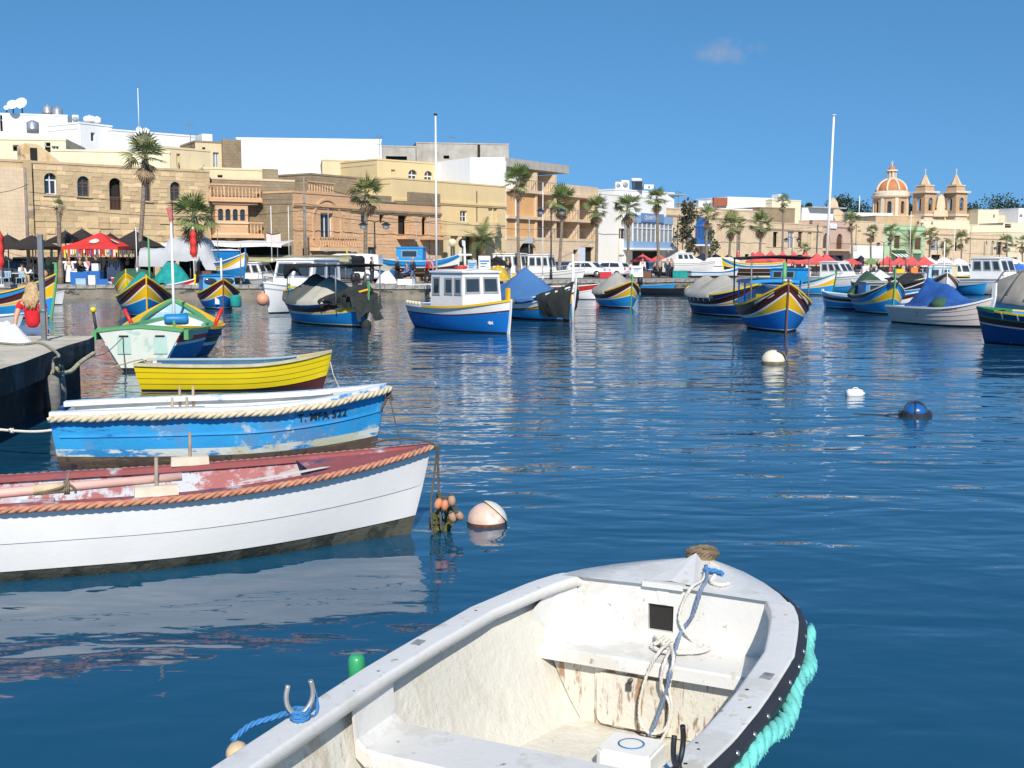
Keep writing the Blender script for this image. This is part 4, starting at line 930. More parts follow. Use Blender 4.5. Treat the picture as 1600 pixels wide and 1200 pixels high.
wood = M('bare_wood', (.42, .30, .19), .8, .25, 5); wood_w = M('bleached_wood', (.66, .58, .45), .8, .15, 6)
hemp = M('hemp_rope', (.48, .37, .22), .95, .25, 18); rope_w = M('white_rope', (.68, .65, .58), .9, .12, 20); rope_o = M('orange_rope', (.48, .215, .13), .95, .3, 16, wear=[((.45, .30, .2), .25, 5)], isl=.1); rope_b = M('blue_twine', (.04, .20, .46), .85, .2, 20)
rope_t = M('turquoise_rope', (.15, .56, .50), .9, .2, 16); rope_d = M('dark_rope', (.09, .085, .075), .95, .3, 16); weed = M('seaweed', (.10, .10, .03), .95, .4, 20)
rubber = M('black_rubber', (.028, .028, .032), .55, .2, 5); plast_w = M('white_plastic', (.75, .75, .73), .4, .05)
BOATS = 'traditional painted fishing boats moored in the harbour'
def luzzu(name, label, px, py, alpha, L=6.0, B=2.1, zb=1.5, zm=.72, zs=1.1, low='blue', tri='yellow', mous='maroon', top='blue', gun='yellow', inside='skyblue', line='white', group=BOATS, post='lightgreen', ptop=.28, mfrac=.6, anti='antifoul', open_deck=True, end=1, bow_dark=True):
 H = Hull(L, B, zb, zm, zs, rb=.10, rs=.10, pb=2.5, ps=2.3, em=.30, ee=.55, sp=2.6)
 loc, th = place(px, py, alpha, H, end); root = thing(name, label, 'boat', loc, th, group); root['_'] = 0; del root['_']
 m = zm; b = zb; s = zs
 lv = [(-.22, -.22, -.22), (.06, .07, .06), (.085, .10, .085), (m * .46, b * .48, s * .5), (m * .46 + .035, b * .48 + .04, s * .5 + .03), (m * .46 + .045, b * .80, s * .5 + .045, 3.2), (m * .46 + .075, b * .80 + .06, s * .5 + .08, 3.0),
          (m * mfrac + .09, b * .95, s * .74, 2.5), (m * mfrac + .115, b * .95 + .03, s * .74 + .03, 2.5), (m, b, s)]
 build_hull(root, H, lv, [P[anti], P[line], P[low], P[line], P[tri], P[line], P[mous], P[gun], P[top]])
 sweep_sheer(root, H, 'gunwale', P[gun], .04, .07, .025, .035)
 sweep_sheer(root, H, 'rubbing_strake', P[mous], .03, .0, .02, .02, .0, 1.0, z=(m * mfrac + .1, b * .95, s * .74, 2.5))
 lining(root, H, P[inside], .22, .05)
 stem(root, H, P[post], ptop, .07, .05); stem(root, H, P[post], .12, .07, .05, 0, 'stern_post')
 if open_deck: deck(root, H, .74, .985, P[inside], .05, .05)
 thwart(root, H, .34, P[inside]); thwart(root, H, .58, P[inside])
 return root, H
def canopy(root, x0, x1, hw, z0, z1, roofm, postm, name='canopy', th=.05, n=2, sag=0.0, slats=False):
 rows = []
 for i in range(7):
  x = x0 + (x1 - x0) * i / 6; rows.append([Vector((x, hw * v, z1 + .05 * (1 - v * v) - sag * math.sin(math.pi * i / 6))) for v in (-1, -.5, 0, .5, 1)])
 lo = [[p - Vector((0, 0, th)) for p in r_] for r_ in rows]
 mb = MB().grid(rows).grid(lo);
 mb.grid([[r_[0] for r_ in rows], [r_[0] for r_ in lo]], smooth=False).grid([[r_[-1] for r_ in rows], [r_[-1] for r_ in lo]], smooth=False); mb.add(rows[0] + lo[0][::-1], [tuple(range(10))]); mb.add(rows[-1] + lo[-1][::-1], [tuple(range(10))])
 c = mb.build(name, roofm, root)
 for i in range(n):
  for sd in (1, -1): x = x0 + .08 + (x1 - x0 - .16) * i / (n - 1); MB().cyl((x, sd * (hw - .06), z0), (x, sd * (hw - .06), z1 - th), .028, n=6).build('canopy_post', postm, root)
 return c
def drape(root, pts, mat, name='netting', seed=1, amp=.08):
 """cloth hung over control rows (list of rows of points), crumpled"""
 rows = []
 for r_ in pts: rows.append([p + Vector((mnoise.noise(p * 3 + Vector((seed, 0, 0))), mnoise.noise(p * 3.3 + Vector((0, seed, 0))), mnoise.noise(p * 2.7 + Vector((0, 0, seed))))) * amp for p in smooth_path(r_, 3)])
 cols = list(zip(*rows)); out = [[p + Vector((mnoise.noise(p * 7 + Vector((seed, 3, 0))), mnoise.noise(p * 8 + Vector((0, seed, 5))), 1.2 * mnoise.noise(p * 6.5 + Vector((9, 0, seed))))) * amp * .75 for p in smooth_path(c, 6)] for c in cols]
 return MB().grid(out).build(name, mat, root)
def boxy_cabin(root, x0, x1, hw, z0, z1, wallm, roofm, name='cabin', wins=(), fr=.0, over=.08, slope=.0, topk=.92, framem=None):
 """wheelhouse: wins = list of (face, u0,u1,v0,v1) fractions; faces 'p','s' sides, 'f' front, 'b' back"""
 def P_(face, u, v, off=0.0):
  k = 1 - (1 - topk) * v; z = z0 + (z1 - z0) * v; xf = x1 - fr * v; xb = x0
  if face == 's': return Vector((xb + (xf - xb) * u, -hw * k - off, z))
  if face == 'p': return Vector((xb + (xf - xb) * u, hw * k + off, z))
  if face == 'f': return Vector((xf + off, hw * k * (2 * u - 1), z))
  return Vector((xb - off, hw * k * (2 * u - 1), z))
 mb = MB()
 for f in 'spfb': mb.add([P_(f, 0, 0), P_(f, 1, 0), P_(f, 1, 1), P_(f, 0, 1)], [(0, 1, 2, 3)])
 cab = mb.build(name, wallm, root)
 r_ = MB(); k = topk; xf = x1 - fr
 r_.grid([[Vector((x, hw * k * v * (1 + over), z1 + .06 * (1 - v * v) + .005)) for v in (-1, -.5, 0, .5, 1)] for x in (x0 - over, (x0 + xf) / 2, xf + over)])
 r_.grid([[Vector((x, hw * k * v * (1 + over), z1 - .045)) for v in (-1, 1)] for x in (x0 - over, xf + over)], smooth=False)
 for sd in (-1, 1): r_.add([(x0 - over, sd * hw * k * (1 + over), z1 - .045), (xf + over, sd * hw * k * (1 + over), z1 - .045), (xf + over, sd * hw * k * (1 + over), z1 + .005), (x0 - over, sd * hw * k * (1 + over), z1 + .005)], [(0, 1, 2, 3)])
 for x in (x0 - over, xf + over): r_.add([(x, -hw * k * (1 + over), z1 - .045), (x, hw * k * (1 + over), z1 - .045), (x, hw * k * (1 + over), z1 + .005), (x, 0, z1 + .065), (x, -hw * k * (1 + over), z1 + .005)], [(0, 1, 2, 3, 4)])
 r_.build('cabin_roof', roofm, cab)
 for f, u0, u1, v0, v1 in wins:
  d = .04 / max(.2, (x1 - x0)); w_ = MB()
  o = [(u0, v0), (u1, v0), (u1, v1), (u0, v1)]; i_ = [(u0 + .03, v0 + .05), (u1 - .03, v0 + .05), (u1 - .03, v1 - .05), (u0 + .03, v1 - .05)]
  w_.grid([[P_(f, *q, .003) for q in o + o[:1]], [P_(f, *q, .022) for q in o + o[:1]], [P_(f, *q, .022) for q in i_ + i_[:1]], [P_(f, *q, .008) for q in i_ + i_[:1]]], smooth=False)
  wn = w_.build('window', framem or wfr_grey, cab); q = MB(); q.add([P_(f, *q_, .01) for q_ in i_], [(0, 1, 2, 3)]); q.build('pane', glass, wn)
 return cab
def pole(root, x, y, z0, z1, r=.03, mat=None, name='mast', lean=(0, 0)):
 return MB().cyl((x, y, z0), (x + lean[0], y + lean[1], z1), r, r * .7, 8).build(name, mat or white_p, root)
def outboard(root, x, y, z, mat, s=1.0):
 mb = MB().lathe([(.0, .5 * s), (.1 * s, .49 * s), (.15 * s, .4 * s), (.16 * s, .2 * s), (.11 * s, .1 * s), (.0, .08 * s)], (x - .12 * s, y, z), 10)
 mb.box((x - .14 * s, y, z - .15 * s), (.1 * s, .07 * s, .5 * s)).box((x - .05 * s, y, z + .08 * s), (.16 * s, .14 * s, .12 * s)); return mb.build('outboard_motor', mat, root)
# ---------------------------------------------------------------- foreground white dinghy (tip of the bow at the root)
gel = M('white_gelcoat', (.68, .67, .635), .38, .04, 1.5, wear=[((.61, .59, .54), .36, 2.6), ((.55, .51, .43), .24, 6), ((.33, .26, .19), .135, 17)], spec=.5, bump=.12, bscale=25)
gel_in = M('weathered_gelcoat', (.62, .60, .525), .55, .08, 2.2, wear=[((.57, .545, .46), .42, 2.4, (1, 1, .4)), ((.52, .46, .36), .24, 4, (1, 1, .3)), ((.40, .32, .24), .11, 13, (1, 1, .35))], bump=.5, bscale=22)
ply = M('peeling_plywood', (.64, .61, .53), .6, .06, 2, wear=[((.57, .52, .41), .4, 3), ((.36, .22, .125), .34, 7, (2.2, 2.2, .4)), ((.30, .2, .13), .27, 22, (2, 2, .5))], bump=.3, bscale=30)
ply_bad = M('bare_plywood_edge', (.36, .225, .13), .8, .3, 8, wear=[((.74, .70, .6), .48, 7, (2, 2, .5))], bump=.3, bscale=30)
HD = R(90 - 27); TIP = Vector((.971, 5.864, 0))
TAB = [(0, .0), (.02, .05), (.08, .15), (.16, .265), (.28, .395), (.40, .50), (.54, .59), (.68, .645), (.85, .682), (1.12, .733), (1.57, .748), (1.9, .748), (2.25, .722), (2.6, .69), (2.95, .665), (4.3, .56)]
L1 = 4.3
Hw = Hull(L1, 1.5, .718, .632, .60, tr=.8, rb=.12, rs=.02, draft=.15, em=.20, ee=.6, sp=1.6, tab=TAB, es=.3)
rd_ = Vector((math.cos(HD), math.sin(HD), 0))
dinghy = thing('white_dinghy', 'nearest white rowing dinghy with open interior and frayed turquoise rope fender', 'boat', TIP - rd_ * (L1 / 2), HD)
def A2T(a): return 1 - a / L1
TT = [A2T(a) for a in (0, .01, .03, .06, .1, .15, .2, .28, .36, .45, .54, .65, .8, 1.0, 1.25, 1.5, 1.8, 2.1, 2.5, 3.0, 3.6, 4.3)]
def bw(b, x=None): return b
mb = MB()
for sd in (1, -1):
 mb.grid([[Hw.pt(t, -.15 + (Hw.sheer(t) - .03 + .15) * k / 6, sd, -.015) for t in TT] for k in range(7)])
mb.build('hull', [gel], dinghy)
# wide gunwale cap with rounded edges
CAPW = .125
def inner(t, extra=0): return max(0.0, Hw.bt(t) - CAPW - extra)
mb = MB();
A_IN = [a for a in (.50, .54, .6, .65, .72, .8, .9, 1.0, 1.12, 1.25, 1.4, 1.57, 1.75, 1.95, 2.2, 2.5, 2.8, 3.2, 3.7, 4.2)]
for sd in (1, -1):
 rows = [[] for _ in range(12)]
 for a in A_IN:
  t = A2T(a); z = Hw.sheer(t); b = Hw.bt(t); x = (t - .5) * L1
  for r_, (y, dz) in zip(rows, ((b - .012, -.06), (b, -.05), (b, -.016), (b - .002, -.003), (b - .007, 0), (b - .014, .0006), (b - CAPW + .014, .0015), (b - CAPW + .007, .001), (b - CAPW + .002, -.004), (b - CAPW, -.012), (b - CAPW, -.045), (b - CAPW + .02, -.05))): r_.append(Vector((x, sd * y, z + dz)))
 mb.grid(rows)
mb.build('gunwale', gel, dinghy)
# bow deck: flat plate with a raised centre wedge
AD = [0, .02, .05, .08, .12, .16, .22, .28, .34, .40, .46, .50, .535]
mb = MB(); rows = []
for v in (-1, -.97, -.6, -.25, 0, .25, .6, .97, 1):
 row = []
 for a in AD:
  t = A2T(a); b = Hw.bt(t); z = Hw.sheer(t) + (-.012 if abs(v) == 1 else 0.0) + (.012 * (1 - abs(v)))
  row.append(Vector(((t - .5) * L1, b * v, z)))
 rows.append(row)
mb.grid(rows)
for sd in (1, -1):
 mb.grid([[Vector(((A2T(a) - .5) * L1, sd * Hw.bt(A2T(a)), Hw.sheer(A2T(a)) - .012)) for a in AD], [Vector(((A2T(a) - .5) * L1, sd * (Hw.bt(A2T(a)) - .01), Hw.sheer(A2T(a)) - .06)) for a in AD]])
mb.build('foredeck', gel, dinghy)
wx = lambda a: L1 / 2 - a
zs_ = Hw.sheer(A2T(.4))
MB().add([(wx(.13), 0, zs_ + .075), (wx(.50), .11, zs_ + .012), (wx(.50), -.11, zs_ + .012), (wx(.50), 0, zs_ + .022), (wx(.1), .03, zs_ + .02), (wx(.1), -.03, zs_ + .02)], [(0, 1, 3), (0, 3, 2), (0, 4, 1), (0, 2, 5), (0, 5, 4)]).build('deck_ridge', gel, dinghy)
# moulded bow seat: back with square hatch, cheeks, seat, lip
zt = Hw.sheer(A2T(.5)) - .0; zseat = .42; ab, af = .52, .80
hy0, hy1, hz0, hz1 = -.02, .11, .475, .60
wb = .50; ws_ = .46
def back_pt(y, z): k = (zt - z) / (zt - zseat); return Vector((wx(ab - .01 * (1 - k)), y * (wb + (ws_ - wb) * k) / wb, z))
mb = MB(); ys = [-wb, -.2, hy0, hy1, .3, wb]; zs2 = [zseat, hz0, hz1, zt]
for i in range(5):
 for j in range(3):
  if i == 2 and j == 1: continue
  mb.add([back_pt(ys[i], zs2[j]), back_pt(ys[i + 1], zs2[j]), back_pt(ys[i + 1], zs2[j + 1]), back_pt(ys[i], zs2[j + 1])], [(0, 1, 2, 3)])
hole = [(hy0, hz0), (hy1, hz0), (hy1, hz1), (hy0, hz1), (hy0, hz0)]
mb.grid([[back_pt(y, z) for y, z in hole], [back_pt(y, z) + Vector((.02, 0, 0)) for y, z in hole]], smooth=False)
def seat_w(a): return min(inner(A2T(a)) - .0, .615)
for sd in (1, -1):      # cheeks from the back to the front, leaning out
 mb.grid([[Vector((wx(a), sd * (ws_ + (.63 - ws_) * (a - ab) / (af - ab)), zseat)) for a in (ab, .66, af)], [Vector((wx(a), sd * min(inner(A2T(a)) + .02, wb + (.63 - wb) * (a - ab) / (af - ab) + .02), Hw.sheer(A2T(a)) - .02 - max(0, a - .66) * .45)) for a in (ab, .66, af)]], smooth=False)
mb.grid([[Vector((wx(a), v * (ws_ + (.63 - ws_) * (a - ab) / (af - ab)), zseat)) for v in (-1, -.3, .3, 1)] for a in (ab, .66, af)], smooth=False)
mb.grid([[Vector((wx(af) - dx, v * .635, zseat + dz)) for v in (-1, -.3, .3, 1)] for dx, dz in ((0, 0), (.012, -.008), (.014, -.06), (-.02, -.062))], smooth=False)
mb.build('bow_seat', gel, dinghy)
MB().bb(wx(.498), wx(.33), hy0 - .03, hy1 + .03, hz0 - .03, hz1 + .03).build('hatch_recess', darkin, dinghy)
MB().bb(wx(.535), wx(.49), -.07, .13, zt - .004, zt + .022).build('seat_back_lip', gel, dinghy)
st = M('rust_stain', (.62, .42, .13), .6, .3, 12)
MB().add([back_pt(.045, hz1 + .005) + Vector((-.003, 0, 0)), back_pt(.012, hz1 + .005) + Vector((-.003, 0, 0)), back_pt(0.0, zt - .012) + Vector((-.003, 0, 0)), back_pt(.07, zt - .012) + Vector((-.003, 0, 0))], [(0, 1, 2, 3)]).build('rust_streak', M('rust_stain_pale', (.72, .60, .33), .55, .2, 9, wear=[((.78, .76, .70), .55, 14, (1, 1, .3))]), dinghy)
# inner skin of the hull and the floor
mb = MB()
AL = [.74, .8, .9, 1.0, 1.15, 1.3, 1.5, 1.75, 2.0, 2.3, 2.6, 3.0, 3.5, 4.2]
for sd in (1, -1):
 rows = []
 for k in range(9):
  f = k / 8; row = []
  for a in AL:
   t = A2T(a); z = .07 + (Hw.sheer(t) - .045 - .07) * f; y = Hw.pt(t, z, 1).y - .045 + .012 * f
   row.append(Vector((wx(a), sd * y + .006 * mnoise.noise((a * 4, z * 4, sd)), z)))
  rows.append(row)
 mb.grid(rows)
mb.build('inner_skin', gel_in, dinghy)
MB().grid([[Vector((wx(a), v * (Hw.pt(A2T(a), .08, 1).y - .04), .08 - .02 * (1 - v * v))) for v in (-1, -.5, 0, .5, 1)] for a in AL], smooth=True).build('floor', gel_in, dinghy)
# bulkhead under the seat with peeling door
bx = wx(.755); zl = zseat - .055
def sy(z): return Hw.pt(A2T(.755), z, 1).y - .05
mb = MB(); mb.add([(bx, v * sy(z), z) for z in (.07, .15, .24, zl) for v in (1, -1)], [(0, 1, 3, 2), (2, 3, 5, 4), (4, 5, 7, 6)]); mb.build('bulkhead', ply, dinghy)
dy0, dy1, dz0, dz1 = -.075, .255, .085, zl - .035
MB().bb(bx - .012, bx - .002, dy0 - .012, dy1 + .012, dz0 - .012, dz1 + .012).build('door_rebate', ply_bad, dinghy)
door = MB(); rr = .035; pl = []
for cx_, cy_, a0 in ((dy1 - rr, dz1 - rr, 0), (dy0 + rr, dz1 - rr, 90), (dy0 + rr, dz0 + rr, 180), (dy1 - rr, dz0 + rr, 270)):
 for i in range(5): an = R(a0 + i * 22.5); pl.append((cx_ + rr * math.cos(an), cy_ + rr * math.sin(an)))
door.prism(pl, bx - .024, bx - .013, axis='X'); dr_o = door.build('door', ply, dinghy)
lc = MB().bb(bx - .036, bx - .0245, .083, .108, .265, .30).build('latch', M('latch_metal', (.12, .12, .12), .4, .1, 9, metal=.6), dr_o)
MB().lathe([(.0, .0), (.011, .0), (.011, .012), (0, .014)], (bx - .04, .085, .315), 8, axis='X').build('latch_knob', MATS['latch_metal'], dr_o)
# thwart with upturned ends
ta, tb_ = 1.90, 2.18; zt_ = .42; prof = []
def tw(a, z): return Hw.pt(A2T(a), z, 1).y - .055
mb = MB(); tops = [];
for a in (ta, tb_):
 yi = tw(a, zt_) - .03; yo = inner(A2T(a)) + .03
 pts_ = [(yo, Hw.sheer(A2T(a)) - .035), (yi + .02, zt_ + .035), (yi - .02, zt_ + .006), (yi - .07, zt_), (0, zt_)]
 pts_ = pts_ + [(-y, z) for y, z in pts_[::-1][1:]]
 tops.append([Vector((wx(a), y, z)) for y, z in pts_])
e0 = [p + Vector((.012, 0, -.012)) for p in tops[0]]; e1 = [p + Vector((-.012, 0, -.012)) for p in tops[1]]
l0 = [p + Vector((0, 0, -.055)) for p in e0]; l1 = [p + Vector((0, 0, -.055)) for p in e1]
mb.grid([l0, e0, tops[0], tops[1], e1, l1, l0], smooth=False); mb.build('thwart', gel, dinghy)
# rubber strake with screws, starboard; turquoise fender rope
sm = MB(); T2 = [A2T(a) for a in (.28, .34, .42, .54, .68, .85, 1.0, 1.2, 1.45, 1.7, 2.0, 2.4, 2.8, 3.4, 4.2)]
rows = [[] for _ in range(5)]
for t in T2:
 b = Hw.bt(t); z = Hw.sheer(t) - .035; x = (t - .5) * L1
 for r_, (o, dz) in zip(rows, ((.0, .03), (.028, .022), (.036, 0), (.028, -.03), (.0, -.04))): r_.append(Vector((x, -(b + o), z + dz)))
st_o = sm.grid(rows).build('rubber_strake', rubber, dinghy)
scr = None
for i in range(14):
 t = A2T(.5 + i * .17); b = Hw.bt(t) + .03; p = Vector(((t - .5) * L1, -b, Hw.sheer(t) - .02))
 if scr is None: scr = MB().lathe([(0, .006), (.008, .004), (.01, 0)], (0, 0, 0), 8).build('screw', steel, st_o); s_ = scr
 else: s_ = scr.copy(); COL.objects.link(s_)
 s_.location = p; s_.rotation_euler = (R(60), 0, 0)
path = [Vector(((t - .5) * L1, -(Hw.bt(t) + .040 + .010 * math.sin(t * 60)), Hw.sheer(t) - .085 - .02 * math.sin(t * 41))) for t in [A2T(a) for a in (.62, .8, 1.0, 1.25, 1.5, 1.8, 2.2, 2.7, 3.3)]]
fr = MB().rope(smooth_path(path, 6), .037, .22, 6)
rnd = random.Random(5)
for p in resample(smooth_path(path, 6), .012):
 for _ in range(10):
  a = rnd.uniform(0, 6.28); d = Vector((rnd.uniform(-.5, .5), math.cos(a), math.sin(a))); q = p + d * .032; cl_ = .5 + .5 * mnoise.noise(p * 14); e = q + (d * .45 + Vector((0, 0, -.7))) * rnd.uniform(.004, .026) * cl_; w_ = Vector((rnd.uniform(-1, 1), rnd.uniform(-1, 1), rnd.uniform(-1, 1))) * .006
  fr.add([q + w_, q - w_, e], [(0, 1, 2)])
fr.build('fender_rope', rope_t, dinghy)
# patches and small marks on the cap: repair plate, holes
for a, sd, w_ in ((1.62, 1, .05), (1.38, -1, .05)):
 t = A2T(a); MB().box((wx(a), sd * (Hw.bt(t) - .05), Hw.sheer(t) + .003), (.06, w_ * .8, .006), sd * .05).build('worn_label', M('worn_label', (.25, .26, .27), .6, .5, 40), dinghy)
rn = random.Random(11)
for i in range(16):
 a = rn.uniform(.6, 2.9); sd = rn.choice((1, -1, -1)); t = A2T(a); MB().lathe([(0, .0015), (rn.uniform(.004, .009), .0)], (wx(a), sd * (Hw.bt(t) - rn.uniform(.03, .1)), Hw.sheer(t) + .0015), 7).build('paint_chip', rubber if i % 3 else MATS['rust_stain'], dinghy)
# rowlocks
def rowlock(a, sd, mat, tw_=0.0):
 t = A2T(a); base = Vector((wx(a), sd * (Hw.bt(t) - .06), Hw.sheer(t)))
 pts_ = [Vector((.052 * math.cos(an), 0, .075 + .06 * math.sin(an))) for an in [R(140 - i * 26) - R(0) for i in range(0)]]
 U = [Vector((-.042, 0, .135)), Vector((-.05, 0, .10)), Vector((-.046, 0, .065)), Vector((-.025, 0, .035)), Vector((0, 0, .026)), Vector((.025, 0, .035)), Vector((.046, 0, .065)), Vector((.05, 0, .10)), Vector((.042, 0, .135))]
 m = Matrix.Rotation(R(-27) + tw_, 3, 'Z'); mb = MB().tube([base + m @ p for p in smooth_path(U, 4)], .009, 8); mb.cyl(base + Vector((0, 0, -.02)), base + Vector((0, 0, .03)), .016, .012, 8); mb.lathe([(.03, .0), (.03, .006), (0, .007)], base, 10)
 return mb.build('rowlock', mat, dinghy), base
rl, rb_ = rowlock(2.49, 1, M('zinc', (.45, .45, .42), .45, .2, 12, metal=.6))
def W(p): return dinghy.matrix_basis @ p
mbt = MB()
for i in range(4): mbt.rope([rb_ + Vector((.03 * math.cos(a + i), .03 * math.sin(a + i), .012 + .008 * i + .003 * math.sin(a * 3))) for a in [k * .5 for k in range(14)]], .007, n=5)
mbt.rope(smooth_path([rb_ + Vector(v) for v in ((0, .03, .03), (-.06, .07, .02), (-.13, .11, .01), (-.2, .13, -.02))], 5), .011, n=5); mbt.rope(smooth_path([rb_ + Vector(v) for v in ((.02, -.02, .02), (.06, -.02, .0), (.1, 0.0, .03), (.11, .02, .07))], 5), .006, n=5)
tag(mbt.build('blue_twine', rope_b), 'blue twine knotted round the rowlock of the white dinghy', 'rope'); bpy.data.objects['blue_twine'].matrix_basis = dinghy.matrix_basis
rl2, rb2 = rowlock(2.30, -1, blackm, .5)
# small wooden float hung on the blue twine outside
fp = W(rb_ + Vector((-.25, .14, -.06))); fl = MB().lathe([(0, -.06), (.03, -.055), (.05, -.02), (.052, .02), (.03, .055), (0, .06)], (0, 0, 0), 12, axis='Y').build('float', M('cork_float', (.62, .45, .28), .8, .2, 12)); fl.location = fp + Vector((.05, .03, .0)); fl.scale = (.72,) * 3; tag(fl, 'small tan float hanging on blue twine beside the white dinghy', 'float')
# ropes lying in the bow
def onplane(px, py, p0, n): r_ = ray(px, py); o = Vector((0, 0, CAM_H)); t = (p0 - o).dot(n) / r_.dot(n); return o + r_ * t
bulk = dinghy.matrix_basis @ Vector((bx - .05, 0, .2)); seatf = W(Vector((wx(af) - .03, 0, .4)))
nrm = rd_
def seg(l): return [onz(*q) if len(q) == 3 else onplane(q[0], q[1], seatf, nrm) for q in l]
back0 = W(Vector((wx(ab) - .015, 0, .5)))
def onback(px, py): return onplane(px, py, back0, nrm)
c1 = [onz(1103, 884, .73), onz(1098, 905, .715)] + [onback(1080, 918), onback(1066, 945), onback(1062, 968), onback(1072, 990)] + [onz(1090, 1008, .43), onz(1108, 1014, .43)]
coil = []
for i in range(46):
 an = i * .46; cx_, cy_ = 1062 + 3 * math.sin(i * .37), 1010; coil.append(onz(cx_ + (48 - i * .25) * math.cos(an), cy_ + (11 - i * .05) * math.sin(an), .432 + .004 * (i % 3)))
loop = seg([(1042, 1008, .445), (1030, 1018), (1012, 1052), (1000, 1095), (1001, 1130), (1018, 1146), (1040, 1138), (1047, 1105), (1033, 1065), (1040, 1030), (1050, 1012, .445)])
loop2 = seg([(1048, 1010, .45), (1052, 1030), (1046, 1075), (1050, 1110), (1040, 1145), (1022, 1172)])
knot = [onz(1035 + 12 * math.cos(i * 1.3), 1000 + 8 * math.sin(i * 1.9), .445 + .012 * math.sin(i)) for i in range(14)]
mb = MB()
for pts_ in (c1 + coil, loop, loop2, knot): mb.rope(smooth_path(pts_, 6), .0085, n=5, seg=.012)
tag(mb.build('white_rope_coil', rope_w), 'thin white rope coiled on the bow seat of the white dinghy', 'rope')
gline = [onz(1103, 884, .74), onz(1104, 905, .715)] + [onback(1096, 920), onback(1082, 962), onback(1066, 985)] + [onz(1056, 1012, .44)] + seg([(1050, 1040), (1040, 1085), (1026, 1125), (1014, 1150)])
tag(MB().rope(smooth_path(gline, 6), .0105, n=6, seg=.012).build('grey_mooring_line', M('grey_blue_rope', (.17, .23, .34), .9, .2, 20)), 'grey blue line running from the bow down to the floor of the white dinghy', 'rope')
# tangle of hemp on the stem head
mb = MB(); tp = W(Vector((wx(.03), 0, .72)))
for k in range(7):
 ph = k * .9; mb.rope([tp + Vector((.065 * math.cos(a) + .012 * math.sin(3 * a + k), .05 * math.sin(a), .004 + .005 * k + .012 * math.sin(2 * a + ph))) for a in [ph + i * .45 for i in range(13)]], .014, n=5)
tag(mb.build('hemp_knot', M('weathered_hemp', (.17, .125, .075), .95, .45, 25)), 'tangled brown rope knot on the tip of the white dinghy bow', 'rope')
mb = MB(); mb.rope(smooth_path([onz(1110, 880, .72), onz(1122, 890, .71), onz(1110, 908, .71), onz(1125, 914, .71), onz(1140, 911, .71)], 6), .010, n=5); tag(mb.build('bow_lashing', rope_w), 'short pale lashing loose on the foredeck right of the hemp knot', 'rope')
mb = MB(); mb.rope(smooth_path([onz(1100, 890, .74), onz(1118, 892, .73), onz(1130, 897, .72)], 5), .012, n=5); tag(mb.build('blue_lashing', rope_b), 'blue lashing wound at the bow eye of the white dinghy', 'rope')
# white plastic can on the floor
can = thing('plastic_can', 'white plastic bailer can with blue print on the dinghy floor', 'can', onz(986, 1198, .07), HD)
pl = [(x, y) for x, y in ((-.09, -.12), (.09, -.12), (.105, -.1), (.105, .1), (.09, .12), (-.09, .12), (-.105, .1), (-.105, -.1))]
MB().prism(pl, 0, .085).prism([(x * .93, y * .93) for x, y in pl], .085, .1).build('body', plast_w, can)
MB().lathe([(.055, .0), (.058, .002), (.05, .003)], (.0, .0, .1005), 18).build('print', P['midblue'], can)
# green bottle topped stake at the far side
bt = thing('bottle_stake', 'dark stake capped with a green plastic bottle beside the white dinghy', 'stake', onz(556, 1068, 0.25))
bt.location.z = 0
MB().cyl((0, 0, -.3), (0.005, 0, .31), .03, .034, 10).build('stake', M('wet_stake', (.02, .028, .02), .5, .3, 8), bt)
MB().lathe([(.036, .27), (.041, .285), (.041, .345), (.038, .37), (.030, .383), (.02, .388), (0, .39)], (0.005, 0, 0), 14).build('bottle', M('green_bottle', (.04, .33, .13), .3, .25, 14), bt)
# ---------------------------------------------------------------- near rowing boats on the left
def dirbow(p_bow_xy, deg, H):      # root so that the stem head stands at a given place
 th = R(deg); x = H.pt(1, H.zb).x
 return Vector((p_bow_xy[0] - math.cos(th) * x, p_bow_xy[1] - math.sin(th) * x, 0)), th
# red and white clinker boat
p = onz(673, 697, .71)
H2 = Hull(4.7, 1.30, .72, .55, .56, tr=.72, rb=.10, rs=.03, draft=.2, em=.20, ee=.75, es=.24, pb=2.1, ps=2.2, sp=2.0, qb=.95)
loc, th = dirbow((p.x, p.y), 20, H2)
redboat = thing('red_white_boat', 'white clinker rowing boat with worn red interior and orange rope gunwale', 'boat', loc, th)
hullw = M('hull_white_paint', (.80, .785, .75), .4, .04, 1.5, wear=[((.58, .52, .42), .055, 7), ((.60, .57, .52), .12, 2.4, (.6, .6, 3))], bump=.1, bscale=18)
foul = M('bottom_slime', (.085, .085, .062), .7, .3, 2, wear=[((.035, .04, .03), .5, 3), ((.10, .06, .04), .25, 4)], bump=.5, bscale=24)
build_hull(redboat, H2, [(-.2, -.2, -.2), (.085, .15, .07), (.29, .40, .29), (.55, .72, .56)], [foul, hullw, hullw], lap=.007, planks=True)
redp = M('worn_red_paint', (.36, .12, .115), .7, .12, 2, wear=[((.46, .36, .37), .58, 1.6, (1, 1, 1.6)), ((.50, .53, .57), .50, 2.1, (1, 1, 1.4)), ((.36, .13, .125), .38, 7)], bump=.15, bscale=20)
redd = M('worn_red_deck', (.31, .082, .078), .65, .15, 2.4, wear=[((.07, .085, .17), .30, 3.2), ((.46, .47, .50), .25, 2.5)], bump=.15, bscale=20)
lining(redboat, H2, redp, .12, .05)
sweep_sheer(redboat, H2, 'gunwale', redd, .015, .085, .012, .03)
deck(redboat, H2, .78, .985, redd, .012, .012)
fender_rope(redboat, H2, rope_o, 'gunwale_rope', .026, .02, 1.0, -.012, .035, around=True, n=60)
for t in (.36, .66): thwart(redboat, H2, t, redp, .24, .38)
mid = .56
